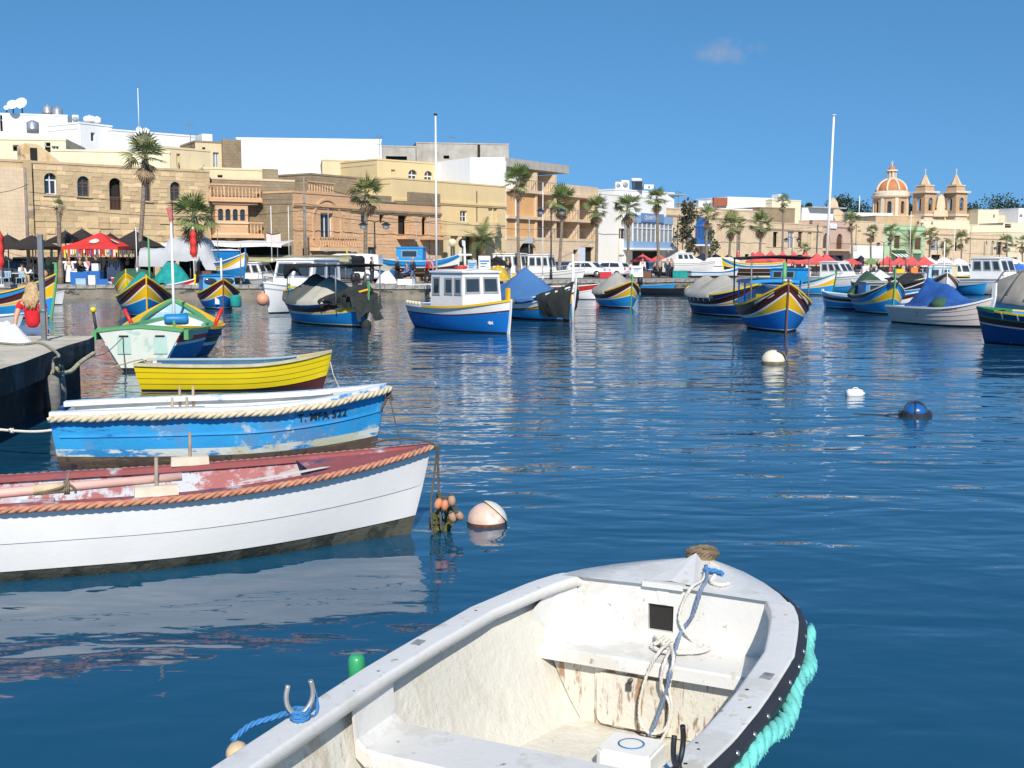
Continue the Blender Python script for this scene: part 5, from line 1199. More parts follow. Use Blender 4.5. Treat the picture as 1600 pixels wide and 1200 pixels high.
# narrow side decks with a pale cut-out board forward
bd = MB()
for i in range(9):
 t = .66 + .15 * i / 8;
tt_ = [.655, .68, .72, .76, .80, .815]; wds = [.0, .035, .05, .05, .035, .0]
bd.grid([[Vector((H2.pt(t, H2.sheer(t)).x, -(H2.bt(t) - .17 + w_ * .3), H2.sheer(t) + .016)) for t, w_ in zip(tt_, wds)], [Vector((H2.pt(t, H2.sheer(t)).x, -(H2.bt(t) - .17 - w_ * 1.6), H2.sheer(t) + .016)) for t, w_ in zip(tt_, wds)]], smooth=False)
bd.build('pale_board', M('bone_white', (.74, .70, .60), .6, .08, 6), redboat)
def thole(root, H, t, sd, mats=None, pin=.2, zl=0.0, name='rowlock_block'):
 x = H.pt(t, H.sheer(t)).x; y = sd * (H.bt(t) - .05); z = H.sheer(t) + .012
 b = MB().box((x, y, z + .035), (.30, .075, .07), taper=.97); o = b.build(name, wood_w, root)
 MB().cyl((x, y, z - .14), (x + .005, y, z + .07 + pin), .015, .013, 8).build('thole_pin', M('grey_wood', (.30, .25, .19), .85, .2, 12), o); return Vector((x, y, z))
thp = thole(redboat, H2, .535, -1); thole(redboat, H2, .605, 1)
oar = MB();
o0 = Vector((H2.pt(.16, .5).x, -.50, .60)); o1 = thp + Vector((.18, .05, .115))
oar.tube([o0, o0.lerp(o1, .5), o1], [.032, .034, .03], 10); d = (o0 - o1).normalized()
om = M('pink_oar_paint', (.68, .42, .35), .6, .08, 5)
oo = thing('oar', 'pale pink oar lashed along the gunwale of the red and white boat', 'oar', loc, th)
oar.build('shaft', om, oo); MB().box(o0 + d * .35 + Vector((0, 0, .0)), (.7, .13, .02), math.atan2(d.y, d.x)).build('blade', om, oo)
lp = o0.lerp(o1, .56)
MB().tube([lp + (o1 - o0).normalized() * -.13, lp + (o1 - o0).normalized() * .10], .038, 10).build('leather', M('tan_sleeve', (.60, .45, .28), .8, .15, 9), oo)
mb = MB(); q = lp + (o1 - o0).normalized() * .07
for k in range(3): mb.rope([q + Vector((.012 * k, .045 * math.cos(a), .045 * math.sin(a))) for a in [i * .5 for i in range(14)]], .008, n=5)
mb.rope(smooth_path([q + Vector(v) for v in ((-.20, -.05, -.02), (-.10, -.05, -.01), (0, -.045, .02), (.02, 0, .06), (.03, .02, .10))], 5), .010, n=5); mb.rope(smooth_path([q + Vector(v) for v in ((0, -.03, .05), (.06, -.04, .0), (.07, -.03, -.04))], 5), .009, n=5)
tag(mb.build('oar_lashing', M('olive_rope', (.18, .155, .10), .95, .3, 20)), 'knotted olive rope holding the pink oar to its boat', 'rope'); bpy.data.objects['oar_lashing'].matrix_basis = redboat.matrix_basis
# blue fender bundle at the left edge
x = H2.pt(.225, .5).x; fb = MB()
for k in range(6): fb.rope([Vector((x + .05 * k * .3 - .03, -(H2.bt(.22) + .02 + .05 * math.cos(a)), H2.sheer(.22) - .05 + .11 * math.sin(a))) for a in [i * .5 for i in range(14)]], .022, n=5)
tag(fb.build('blue_rope_bundle', M('faded_blue_rope', (.20, .32, .42), .9, .2, 14)), 'faded blue rope bundle on the gunwale cut by the left edge', 'rope'); bpy.data.objects['blue_rope_bundle'].matrix_basis = redboat.matrix_basis
# mooring lines at its bow with floats and weed
def wpt(root_m, H, t, z, side=1, off=0): return root_m @ H.pt(t, z, side, off)
RB = redboat.matrix_basis; bowp = RB @ Vector((H2.pt(1, .72).x + .02, 0, .72))
wl = onz(690, 832, .02); wl2 = onz(676, 836, .02)
mb = MB()
mb.rope(smooth_path([RB @ Vector((H2.pt(.9, .7).x, .12, .74)), RB @ Vector((H2.pt(.93, .7).x, .05, .775)), RB @ Vector((H2.pt(.965, .7).x, -.02, .78)), bowp + Vector((.02, -.05, .0)), bowp + Vector((.015, -.05, -.2)), wl2 + Vector((-.01, 0, .25)), wl2], 6), .009, n=5)
mb.rope(smooth_path([bowp + Vector((.04, -.01, .0)), bowp.lerp(wl, .5) + Vector((.01, 0, 0)), wl + Vector((0, 0, .02))], 6), .011, n=5)
tag(mb.build('bow_lines', rope_d), 'dark mooring lines dropping from the red and white boat bow', 'rope')
mb = MB(); rn = random.Random(3)
for c, h_ in ((onz(689, 828, .0), .30), (onz(681, 833, 0), .16), (onz(703, 828, 0), .2)):
 for k in range(60):
  z = rn.uniform(0, h_); a = rn.uniform(0, 6.28); r_ = rn.uniform(.005, .035); p0 = c + Vector((r_ * math.cos(a) + (z - h_) * .12, r_ * math.sin(a), z)); mb.box(p0, (rn.uniform(.01, .03), rn.uniform(.01, .03), rn.uniform(.015, .05)), rn.uniform(0, 3), ry=rn.uniform(-.8, .8))
tag(mb.build('seaweed_clump', weed), 'olive weed grown over mooring ropes beside red boat bow', 'seaweed')
fm = M('orange_float', (.52, .20, .10), .6, .2, 10); fm2 = M('tan_float', (.40, .24, .15), .7, .25, 10)
for i, (fx, fy, m_, lab) in enumerate(((685, 787, fm, 'orange egg float upper left on the weedy mooring rope'), (695, 789, fm, 'orange egg float upper right on the weedy mooring rope'), (706, 782, fm2, 'brown worn float highest on the weedy mooring rope'), (707, 808, fm2, 'tan float low beside the weed on the mooring rope'), (718, 806, fm2, 'tan float furthest right on the weedy mooring rope'))):
 c = atY(fx, fy, wl.y - .03); o = MB().lathe([(.028 * math.sin(a), -.042 * math.cos(a)) for a in [j * math.pi / 8 for j in range(9)]] , (0, 0, 0), 12).lathe([(.013, .036), (.016, .044), (.01, .05), (0, .05)], (0, 0, 0), 8, mi=1).build('float', [m_, rope_d]); o.location = c; o.rotation_euler = (.2 * i - .3, .3 - .2 * i, 0); o.scale = (1.15, 1.15, 1.15); tag(o, lab, 'float', 'floats on the weedy mooring rope')
 MB
mb = MB(); mb.rope([atY(685, 778, wl.y), atY(700, 776, wl.y), atY(708, 790, wl.y), atY(718, 798, wl.y), atY(712, 818, wl.y)], .008, n=5); tag(mb.build('float_string', rope_d), 'thin dark string joining the small floats near red boat bow', 'rope')
# blue boat with registration
H3 = Hull(3.62, 1.34, .78, .62, .60, tr=.80, rb=.11, rs=.05, draft=.2, em=.18, ee=.72, es=.2, pb=2.2, ps=2.4, sp=2.0)
p = onz(604, 602, .78); loc, th = dirbow((p.x, p.y), 12, H3)
blueb = thing('blue_rowing_boat', 'worn blue rowing boat lettered T. MFA 522 with thick cream rope rail', 'boat', loc, th)
bluew = M('worn_blue_paint', (.03, .32, .66), .5, .12, 2.5, wear=[((.10, .28, .52), .38, 1.6), ((.42, .50, .55), .25, 2.1), ((.55, .55, .42), .10, 1.1, (.7, .7, 1.4)), ((.40, .30, .24), .09, 3.4), ((.012, .10, .36), .20, 3.0, (.4, .4, 2))], bump=.25, bscale=26)
bluel = M('flaking_blue_bottom', (.03, .25, .55), .55, .15, 2.5, wear=[((.62, .64, .58), .55, 4.5, (.6, .6, 1.8)), ((.56, .56, .40), .28, 1.2), ((.35, .24, .2), .12, 5)], bump=.3, bscale=26)
brown = M('brown_bottom', (.115, .075, .055), .75, .3, 3, wear=[((.17, .13, .06), .4, 4, (.4, .4, 3)), ((.05, .04, .035), .3, 3)], bump=.3, bscale=20)
build_hull(blueb, H3, [(-.2, -.2, -.2), (.115, .20, .14), (.20, .30, .22), (.47, .64, .46), (.62, .78, .60)], [brown, bluel, bluew, bluew])
sweep_sheer(blueb, H3, 'rubbing_strake', bluew, .012, 0, .012, .012, .02, .99, z=(.36, .50, .36))
inw = M('boat_inner_white', (.76, .74, .68), .55, .05, 2, wear=[((.55, .48, .40), .16, 3), ((.40, .32, .26), .05, 9)])
lining(blueb, H3, inw, .14, .05); sweep_sheer(blueb, H3, 'gunwale', M('white_blue_gunwale', (.72, .76, .80), .5, .05, 2, wear=[((.06, .27, .58), .30, 2.5, (1, 1, 2))]), .02, .13, .025, .03)
for t in (.3, .62): thwart(blueb, H3, t, inw, .25, .40)
deck(blueb, H3, .83, .985, inw, .01, .01)
fender_rope(blueb, H3, M('cream_rope', (.60, .51, .36), .95, .22, 14, wear=[((.36, .29, .19), .2, 10)]), 'rope_rail', .042, 0.0, 1.0, -.045, .045, around=True, sag=.006, n=70, pitch=.24)
hull_text(blueb, H3, 'T. MFA 522', .118, M('black_lettering', (.02, .022, .03), .6, .1), 'registration', .0, 1.03, .525, -1, slope=.045) if False else hull_text(blueb, H3, 'T. MFA 522', .115, M('black_lettering', (.02, .022, .03), .6, .1), 1.05, .50, -1, 'registration', slope=.05)
for t, sd in ((.36, -1), (.36, 1)):
 for dx in (-.012, .03): x = H3.pt(t + dx, .6).x; y = sd * (H3.bt(t) - .06); MB().cyl((x, y, .5), (x + .01 * dx, y, .76), .018, .015, 7).build('thole_pin', wood, blueb)
MB().bb(H3.pt(.30, .6).x, H3.pt(.44, .6).x, -(H3.bt(.36) - .02), -(H3.bt(.36) - .12), .627, .655).build('rowlock_pad', P['grey'], blueb)
BM = blueb.matrix_basis
mb = MB(); bp_ = BM @ Vector((H3.pt(1, .7).x + .03, 0, .70)); e = onz(632, 716, 0)
mb.rope(smooth_path([BM @ Vector((H3.pt(.98, .5).x, -.03, .45)), bp_ + Vector((-.03, -.03, -.1)), bp_ + Vector((0, 0, .0)), bp_ + Vector((.05, -.02, -.08)), bp_ + Vector((0, -.05, -.05))], 6), .018, n=5); mb.rope([bp_, bp_.lerp(e, .4) - Vector((0, 0, .02)), e], .008, n=5)
tag(mb.build('bow_lines', rope_d), 'knotted dark line hanging from the stem of the blue lettered boat', 'rope')
mb = MB(); a = BM @ Vector((H3.pt(0, .35).x, .1, .36)); b_ = onz(-30, 668, .33); mb.rope(smooth_path([a, a.lerp(b_, .3) - Vector((0, 0, .035)), a.lerp(b_, .62) - Vector((0, 0, .03)), b_], 8), .016, n=6)
k_ = a.lerp(b_, .62) - Vector((0, 0, .03)); mb.rope([k_ + Vector((.02 * math.sin(i), .022 * math.cos(i * 1.4), .022 * math.sin(i * 1.4))) for i in range(12)], .012, n=5)
tag(mb.build('stern_line', rope_w), 'pale knotted rope from the blue boat stern to the jetty', 'rope')
# yellow clinker boat
H4 = Hull(3.32, 1.4, .66, .46, .48, tr=.72, rb=.13, rs=.07, draft=.16, em=.28, ee=.75, es=.32, pb=2.2, ps=2.3, sp=2.2)
p = onz(519, 549, .64); loc, th = dirbow((p.x, p.y), 4, H4)
yel = thing('yellow_rowing_boat', 'bright yellow clinker rowing boat with pale blue inside and maroon bottom', 'boat', loc, th)
yp = M('yellow_boat_paint', (.80, .60, .008), .45, .05, 1.5, wear=[((.72, .62, .18), .10, 2.2), ((.45, .30, .05), .05, 6)]); mr_ = M('maroon_bottom', (.085, .022, .022), .7, .2, 3, wear=[((.14, .05, .04), .3, 4)])
build_hull(yel, H4, [(-.16, -.16, -.16), (.035, .22, .03), (.135, .32, .13), (.23, .42, .23), (.33, .53, .34), (.46, .66, .48)], [mr_, yp, yp, yp, yp], lap=.011, planks=True, transom=M('weathered_transom', (.42, .38, .28), .8, .2, 4))
lining(yel, H4, P['paleblue'], .1, .045); sweep_sheer(yel, H4, 'gunwale', M('rope_gunwale', (.52, .46, .30), .8, .15, 6), .025, .06, .015, .035)
deck(yel, H4, .83, .985, P['yellow'], .008, .015); thwart(yel, H4, .35, P['paleblue'], .22, .3); thwart(yel, H4, .62, P['paleblue'], .22, .3)
# pale blue side decking seen on the far side
mb = MB(); T = ts(15, .05, .8); mb.grid([[Vector((H4.pt(t, .4).x, H4.bt(t) - .05, H4.sheer(t) + .012)) for t in T], [Vector((H4.pt(t, .4).x, H4.bt(t) - .30, H4.sheer(t) + .004)) for t in T]], smooth=False); mb.build('side_deck', P['paleblue'], yel)
mb = MB(); mb.grid([[Vector((H4.pt(t, .4).x, -H4.bt(t) + .05, H4.sheer(t) + .012)) for t in T], [Vector((H4.pt(t, .4).x, -H4.bt(t) + .2, H4.sheer(t) + .004)) for t in T]], smooth=False); mb.build('side_deck', P['paleblue'], yel)
mb = MB(); q = yel.matrix_basis @ Vector((H4.pt(0.02, .46).x, -.1, .47))
for k in range(5): mb.rope([q + Vector((.35 + .06 * math.cos(a + k), -.36 + .05 * math.sin(a), .0 + .02 * math.sin(a * 2 + k))) for a in [i * .6 for i in range(12)]], .012, n=5)
mb.rope(smooth_path([q + Vector((.35, -.36, 0)), q + Vector((.1, -.2, .02)), q + Vector((-.05, 0, .05)), q + Vector((-.6, .1, -.1))], 5), .012, n=5); tag(mb.build('stern_rope', hemp), 'knotted rope at the stern corner of the yellow boat', 'rope')
mb = MB(); q = yel.matrix_basis @ Vector((H4.pt(1, .4).x + .02, 0, .45)); mb.rope([q, q + Vector((.06, -.1, -.2)), onz(530, 606, 0)], .007, n=5); tag(mb.build('bow_line', rope_w), 'thin pale line slanting from the yellow boat bow into the water', 'rope')
# pale green transom boat, stern towards the viewer
H5 = Hull(4.6, 1.95, .98, .78, .86, tr=.86, rb=.1, rs=.03, draft=.2, em=.3, ee=.75, es=.5, pb=2.2, ps=2.2)
g = onz(222, 580, 0); th = R(90 + 4); xs_ = H5.pt(0, 0).x
grn = thing('pale_green_boat', 'boat showing its pale green patched transom with two slots and green rail', 'boat', Vector((g.x - math.cos(th) * xs_, g.y - math.sin(th) * xs_, 0)), th)
pg = M('patched_pale_green', (.62, .66, .58), .6, .06, 1.5, wear=[((.40, .56, .48), .30, 2.2), ((.70, .70, .64), .30, 1.5)])
build_hull(grn, H5, [(-.2, -.2, -.2), (.06, .08, .06), (.5, .6, .52), (.56, .66, .58), (.66, .80, .72), (.78, .98, .86)], [P['dark'], P['midblue'], P['white'], P['red'], pg])
zt5 = H5.zs; yb = H5.pt(0, zt5, 1).y; yk = H5.pt(0, .06, 1).y
tp5 = MB(); x5 = H5.pt(0, .5).x - .03
prof = [(yk * .98, .07), (yb, zt5 - .02), (yb * .5, zt5 + .03), (0, zt5 + .06), (-yb * .5, zt5 + .03), (-yb, zt5 - .02), (-yk * .98, .07)]
tp5.add([(H5.pt(0, z).x - .03, y, z) for y, z in prof], [tuple(range(7))]); tb5 = tp5.build('transom', pg, grn)
rim = [(yb, zt5 - .02), (yb * .5, zt5 + .03), (0, zt5 + .06), (-yb * .5, zt5 + .03), (-yb, zt5 - .02)]
MB().grid([[(H5.pt(0, zt5).x - .05 + dx, y * 1.02, z + dz) for y, z in rim] for dx, dz in ((0, -.045), (0, .01), (.12, .03), (.12, -.03))], smooth=False).build('green_rail', P['lightgreen'], grn)
for y, pz in ((.36, .0), (-.36, .0)):
 MB().bb(x5 - .012, x5 - .005, y - .17, y + .10, .36, .72).build('patch', M('patch_green', (.40, .57, .50), .6, .08, 3), tb5)
 MB().bb(x5 - .022, x5 - .013, y - .13, y + .06, .70, .735).build('slot', darkin, tb5)
lining(grn, H5, P['white'], .2, .05); sweep_sheer(grn, H5, 'gunwale', P['lightgreen'], .03, .08, .02, .04);
for sd in (1, -1):
 pn = MB().bb(x5 + .0, x5 + .5, sd * (yb + .03), sd * (yb + .12), zt5 - .22, zt5 - .02).build('quarter_block', P['lightgreen'], grn)
MB().cyl((x5 + .3, yb + .1, zt5 - .1), (x5 + .32, yb + .16, zt5 + .35), .03, .03, 8).build('lamp_post', rubber, grn); MB().lathe([(0, -.06), (.05, -.04), (.06, 0), (.05, .04), (0, .06)], (x5 + .32, yb + .16, zt5 + .38), 10).build('yellow_lamp', P['lemon'], grn)
GM = grn.matrix_basis
mb = MB(); s5 = GM @ Vector((x5 - .04, .33, .70)); mb.rope(smooth_path([s5, s5 + Vector((.01, -.02, -.35)), s5 + Vector((.06, -.03, -.72))], 5), .008, n=5); mb.rope(smooth_path([s5, s5.lerp(Vector((-7.45, 20.6, .55)), .5) - Vector((0, 0, .12)), Vector((-7.45, 20.6, .55))], 6), .008, n=5); tag(mb.build('transom_lines', rope_d), 'thin dark lines at the slots of the pale green transom', 'rope')
# boat behind it seen from astern: pale blue foredeck, yellow side decks, dark blue quarter
luz6, H6 = luzzu('fishing_boat', 'boat pointing away with pale blue deck, yellow sides, red pegs and thin mast', 274, 569, 0, 6.2, 2.25, 1.25, .72, .86, low='deepblue', tri='deepblue', mous='dark', top='deepblue', gun='yellow', inside='paleblue', end=0)
g = onz(274, 572, 0); th = math.atan2(g.y, g.x); xs_ = H6.pt(0, 0).x; luz6.location = (g.x - math.cos(th) * xs_, g.y - math.sin(th) * xs_, 0); luz6.rotation_euler = (0, 0, th)
mb = MB(); T = ts(23, .06, .93)
for sd in (1, -1): mb.grid([[Vector((H6.pt(t, H6.sheer(t)).x, sd * (H6.bt(t) - .03), H6.sheer(t) + .03)) for t in T], [Vector((H6.pt(t, H6.sheer(t)).x, sd * max(.02, H6.bt(t) - .34), H6.sheer(t) - .06)) for t in T]], smooth=False)
mb.build('side_deck', P['yellow'], luz6)
mb = MB()
for sd in (1, -1):
 q = [Vector((H6.pt(t, H6.sheer(t)).x, sd * max(.01, H6.bt(t) - .36 + .2 * max(0, (t - .6) / .4)), H6.sheer(t) + .06 - .05 * max(0, (.6 - t)))) for t in ts(15, .3, .97)]; mb.tube(q, .055, 6)
mb.build('coaming', P['lightgreen'], luz6)
deck(luz6, H6, .40, .93, P['paleblue'], .16, .10, 'cuddy_deck', .38)
for sd in (1, -1): x = H6.pt(.46, .7).x; MB().cyl((x, sd * (H6.bt(.46) - .25), .62), (x + .12, sd * (H6.bt(.46) - .02), 1.12), .05, .045, 8).build('mooring_peg', P['red'], luz6)
pole(luz6, H6.pt(.62, .7).x, 0.0, .6, 3.15, .04, P['white'], 'mast', (.5, .0))
f6 = MB().lathe([(0, -.26), (.10, -.25), (.12, -.2), (.12, .2), (.10, .25), (0, .26)], (0, 0, 0), 12, axis='Y').build('blue_fender', P['midblue']); f6.matrix_basis = luz6.matrix_basis @ Matrix.Translation((H6.pt(.12, .7).x, -.05, .97)); tag(f6, 'blue cylinder fender lying on the stern of the boat with pale deck', 'fender')
# ---------------------------------------------------------------- buoys
def buoy(px, py, r, mats, label, squash=.92, sub=.45, name='buoy', prof=None):
 g = onz(px, py, 0); t = thing(name, label, 'buoy', (g.x, g.y, 0)); c = r * (1 - sub * 2) + r * .0
 zc = r * squash * (1 - 2 * sub) ; n = 14
 rows = [(r * math.sin(math.pi * i / n), zc - r * squash * math.cos(math.pi * i / n)) for i in range(n + 1)]
 mb = MB(); low = [q for q in rows if q[1] < .02]; mb.lathe(low + [q for q in rows if q[1] >= .02][:1], (0, 0, 0), 20, 1); mb.lathe([q for q in rows if q[1] >= .02], (0, 0, 0), 20, 0)
 mb.build('body', mats, t); return t, zc
pinkb = M('pale_pink_buoy', (.64, .47, .38), .6, .1, 6, wear=[((.55, .36, .25), .22, 9), ((.76, .70, .6), .3, 4)], bump=.3, bscale=20)
t, zc = buoy(760, 818, .165, [pinkb, M('weedy_waterline', (.12, .05, .025), .8, .4, 20)], 'pale pink round mooring buoy wrapped in white cloth band', .93, .42)
mb = MB(); rows = []
for i in range(9):
 a = -.3 + i * .2; rows.append([Vector((.172 * math.sin(b_) * math.cos(a), .172 * math.sin(b_) * math.sin(a) * .3 - .02 + .172 * math.sin(b_) * .2, zc + .16 * math.cos(b_))) for b_ in [.05 + j * .19 for j in range(8)]])
o = MB().lathe([(.171 * math.sin(a), .158 * math.cos(a)) for a in [R(4) + j * R(7) for j in range(8)]], (0, 0, 0), 20).build('cloth_band', M('white_cloth', (.62, .59, .52), .8, .1, 8), t); o.location = (.012, -.004, zc + .006); o.rotation_euler = (-.25, .75, 0)
t, zc = buoy(1208, 568, .255, [M('cream_buoy', (.74, .66, .50), .5, .06, 3), M('buoy_slime', (.20, .17, .10), .8, .3, 8)], 'large cream half round mooring buoy with white strap', .95, .38)
o = MB().lathe([(.26 * math.sin(a), .25 * math.cos(a)) for a in [R(-62) + j * R(8) for j in range(17)]], (0, 0, 0), 20)
mb = MB(); mb.grid([[Vector((.265 * math.sin(a), y * .64, zc + .25 * math.cos(a))) for a in [R(12) + j * R(9) for j in range(9)]] for y in (-.20, -.1, .05, .18)]); mb.build('white_strap', plast_w, t).location = (0, -.06, 0)
t = thing('can_buoy', 'white plastic drum floating between two larger buoys', 'buoy', onz(1336, 618, 0), R(8)); t.scale = (.58,) * 3
MB().lathe([(0, -.26), (.10, -.255), (.14, -.2), (.145, .1), (.12, .2), (.05, .24), (.045, .28), (0, .28)], (0, 0, .05), 14, axis='X').build('body', plast_w, t); MB().tube([(-.08, 0, .19), (-.03, 0, .225), (.05, 0, .225), (.1, 0, .19)], .016, 6).build('handle', plast_w, t)
tb = thing('barrel_buoy', 'bright blue buoy strapped with black tyre rubber floating at right', 'buoy', onz(1430, 650, 0)); tb.scale = (.86,) * 3
MB().lathe([(0, -.05), (.14, -.03), (.21, .04), (.2, .12), (.14, .19), (.06, .22), (0, .225)], (0, 0, 0), 20).build('body', M('blue_plastic', (.012, .10, .33), .3, .05), tb)
mb = MB();
for i in range(20):
 a0 = i * math.pi / 10; c = Vector((.24 * math.cos(a0), .22 * math.sin(a0), .01 + .02 * math.sin(i * 2.3))); mb.box(c, (.09, .06, .10 + .03 * math.sin(i * 1.7)), a0 + math.pi / 2)
mb.build('tyre_collar', rubber, tb)
mb = MB()
for k in range(3): a = k * 1.05 + .2; mb.tube([Vector((.225 * math.cos(q) * math.cos(a), .225 * math.cos(q) * math.sin(a), .02 + .225 * math.sin(q))) for q in [j * math.pi / 10 for j in range(11)]], .014, 6)
mb.rope([(-.2, 0, .05), (-.5, .1, .005), (-.95, .3, -.0)], .012); mb.build('strap', rubber, tb)
# ---------------------------------------------------------------- harbour boats
def at_t(H, t, dz=0.0): return H.pt(t, H.sheer(t)).x, H.sheer(t) + dz
# big luzzu facing the viewer
b, H = luzzu('fishing_boat', 'largest blue and yellow fishing boat facing us with blue canopy frame and red moustache band', 1228, 520, 10, 6.4, 2.35, 1.56, .80, 1.1, post='brown', inside='skyblue', top='olive', ptop=.12)
c = canopy(b, -2.2, .9, .86, .7, 1.60, P['skyblue'], P['skyblue'], 'canopy_frame', .10, 3)
canopy(b, -2.6, 1.7, .98, .7, 2.38, cl_black, galv, 'awning', .04, 2, .06)
MB().cyl((2.45, 0, 1.2), (2.45, 0, 2.2), .07, .06, 8).build('bow_post', P['lightgreen'], b)
for sd in (1, -1): MB().box((1.9, sd * .62, 1.05), (.5, .07, .26), sd * -.5).build('splash_board', P['lemon'], b)
tarp(b, H, .1, .3, [.2, .5, .2], plast_w, 'side_cloth', .02, .1)
MB().lathe([(.05, -.04), (.13, -.02), (.15, .03), (.05, .06)], (2.9, 0, 1.62), 10).build('rope_coil', rope_w, b)
for sd in (1, -1):   # carved white scroll on the moustache
 q = MB(); T = ts(9, .80, .94); q.grid([[H.pt(t, H.lv(t, (.80 * .6 + .05, 1.56 * .89, .8, 1.9)) - .02 + .03 * math.sin(t * 60), sd, .02) for t in T], [H.pt(t, H.lv(t, (.80 * .6 + .05, 1.56 * .89, .8, 1.9)) + .09 + .03 * math.sin(t * 60 + 1), sd, .02) for t in T]], smooth=False); q.build('scroll_panel', P['cream'], b)
# covered one behind it
b, H = luzzu('fishing_boat', 'dark blue fishing boat under grey canvas with a row of panels along its side', 1180, 497, 27, 6.6, 2.3, 1.35, .86, 1.15, low='deepblue', top='deepblue', gun='lemon', line='white', open_deck=False)
tarp(b, H, .10, .66, [.15, .75, .55, .85, .4], cl_grey, wr=.05, seed=3)
for i in range(7):
 t = .2 + i * .075; p0, p1 = H.pt(t, H.lv(t, (.60, 1.0, .8)), -1, .02), H.pt(t, H.sheer(t) - .02, -1, .02); MB().tube([p0, p1], .028, 5).build('side_rib', P['white'], b)
hull_text(b, H, 'MFB 0731', .16, P['white'], .95, .76, -1, 'registration', slope=.05)
# grey covered, light blue hull
b, H = luzzu('fishing_boat', 'light blue fishing boat facing us under peaked grey canvas, thin green stem', 985, 482, 17, 5.6, 1.95, 1.30, .74, 1.0, low='skyblue', inside='grey', top='olive', post='lightgreen', ptop=.35)
tarp(b, H, .06, .70, [.2, .5, .65, 1.0, .35], cl_grey, wr=.05, seed=8)
MB().lathe([(.0, -.05), (.12, -.03), (.14, .02), (.0, .06)], (2.65, 0, 1.55), 9, axis='Z').build('rope_coil', P['lightgreen'], b)
# blue and white cabin boat
Hc = Hull(5.6, 2.0, 1.05, .78, .82, tr=.7, rb=.06, rs=.05, draft=.25, em=.24, ee=.65, es=.4, pb=2.4, ps=2.2)
loc, th = place(795, 522, 33, Hc)
cb = thing('cabin_boat', 'blue and white cabin boat with white wheelhouse, grey framed windows and yellow rail', 'boat', loc, th, BOATS)
build_hull(cb, Hc, [(-.25, -.25, -.25), (.05, .05, .05), (.50, .70, .52), (.54, .75, .56), (.78, 1.05, .82)], [P['dark'], P['blue'], P['maroon'], P['white']])
sweep_sheer(cb, Hc, 'gunwale', P['yellow'], .035, .06, .02, .05, .3, 1); sweep_sheer(cb, Hc, 'aft_rail', P['white'], .04, .06, .02, .06, 0, .299); lining(cb, Hc, P['blue'], .25, .05); deck(cb, Hc, .72, .985, P['white'], .04, .05); stem(cb, Hc, P['white'], .03, .06, .04, 1, 'stem_post'); MB().box((2.62, 0, 1.22), (.12, .10, .38)).build('samson_post', P['yellow'], cb)
boxy_cabin(cb, -.95, 1.15, .74, .62, 1.92, P['white'], P['white'], wins=(('s', .06, .30, .40, .86), ('s', .44, .70, .42, .84), ('s', .75, .97, .42, .84), ('f', .06, .46, .45, .86), ('f', .54, .94, .45, .86), ('p', .1, .5, .4, .85), ('p', .6, .95, .4, .85)), fr=.12)
lb = MB().lathe([(.16 + .05 * math.cos(a), .05 * math.sin(a)) for a in [k * math.pi / 4 for k in range(9)]], (-.2, 0, 2.04), 14).build('lifebuoy', P['red'], cb); MB().cyl((-.1, .1, 1.95), (-.15, .1, 2.9), .05, .03, 8).box((-.12, .1, 2.45), (.06, .5, .05)).build('mast', P['white'], cb)
for k in range(5): x, z = at_t(Hc, .06 + .05 * k, .06); MB().lathe([(0, -.05), (.055, -.03), (.065, .01), (.05, .05), (0, .06)], (x, -Hc.bt(.06 + .05 * k), z), 8).build('rail_float', P['cream'], cb)
fs = MB(); fs.prism([(-.09, 0), (-.02, .06), (.06, .03), (.09, .06), (.09, -.06), (.06, -.03), (-.02, -.06)], 0, .01); fo = fs.build('fish_emblem', P['white'], cb)
pp = Hc.pt(.89, .33, -1, .012)
for v in fo.data.vertices: q = Hc.pt(.89 + v.co.x / Hc.L, .33 + v.co.y, -1, .014 + v.co.z * .5); v.co = q
hull_text(cb, Hc, 'SEA SONG', .10, P['grey'], .1, .68, -1, 'name_lettering', slope=.02) if False else None
# blue canvas boat with netting on its bow
b, H = luzzu('fishing_boat', 'fishing boat under steep blue canvas with black netting over its bow and white pole', 893, 503, 32, 6.4, 2.2, 1.35, .80, 1.1, low='skyblue', mous='white', top='midblue', gun='white', line='maroon', post='white')
tarp(b, H, .06, .76, [.25, .6, 1.2, .7, .1], cl_blue, wr=.035, seed=12)
drape(b, [[H.pt(t, .25, 1, .06), H.pt(t, H.sheer(t), 1, .06), Vector((H.pt(t, H.sheer(t)).x, 0, H.sheer(t) + .18)), H.pt(t, H.sheer(t), -1, .06), H.pt(t, .12, -1, .06)] for t in (.80, .87, .93, .995)], cl_net, seed=4, amp=.09)
pole(b, H.xb() + .12, -.02, -.3, 2.5, .07, P['white'], 'bow_pole')
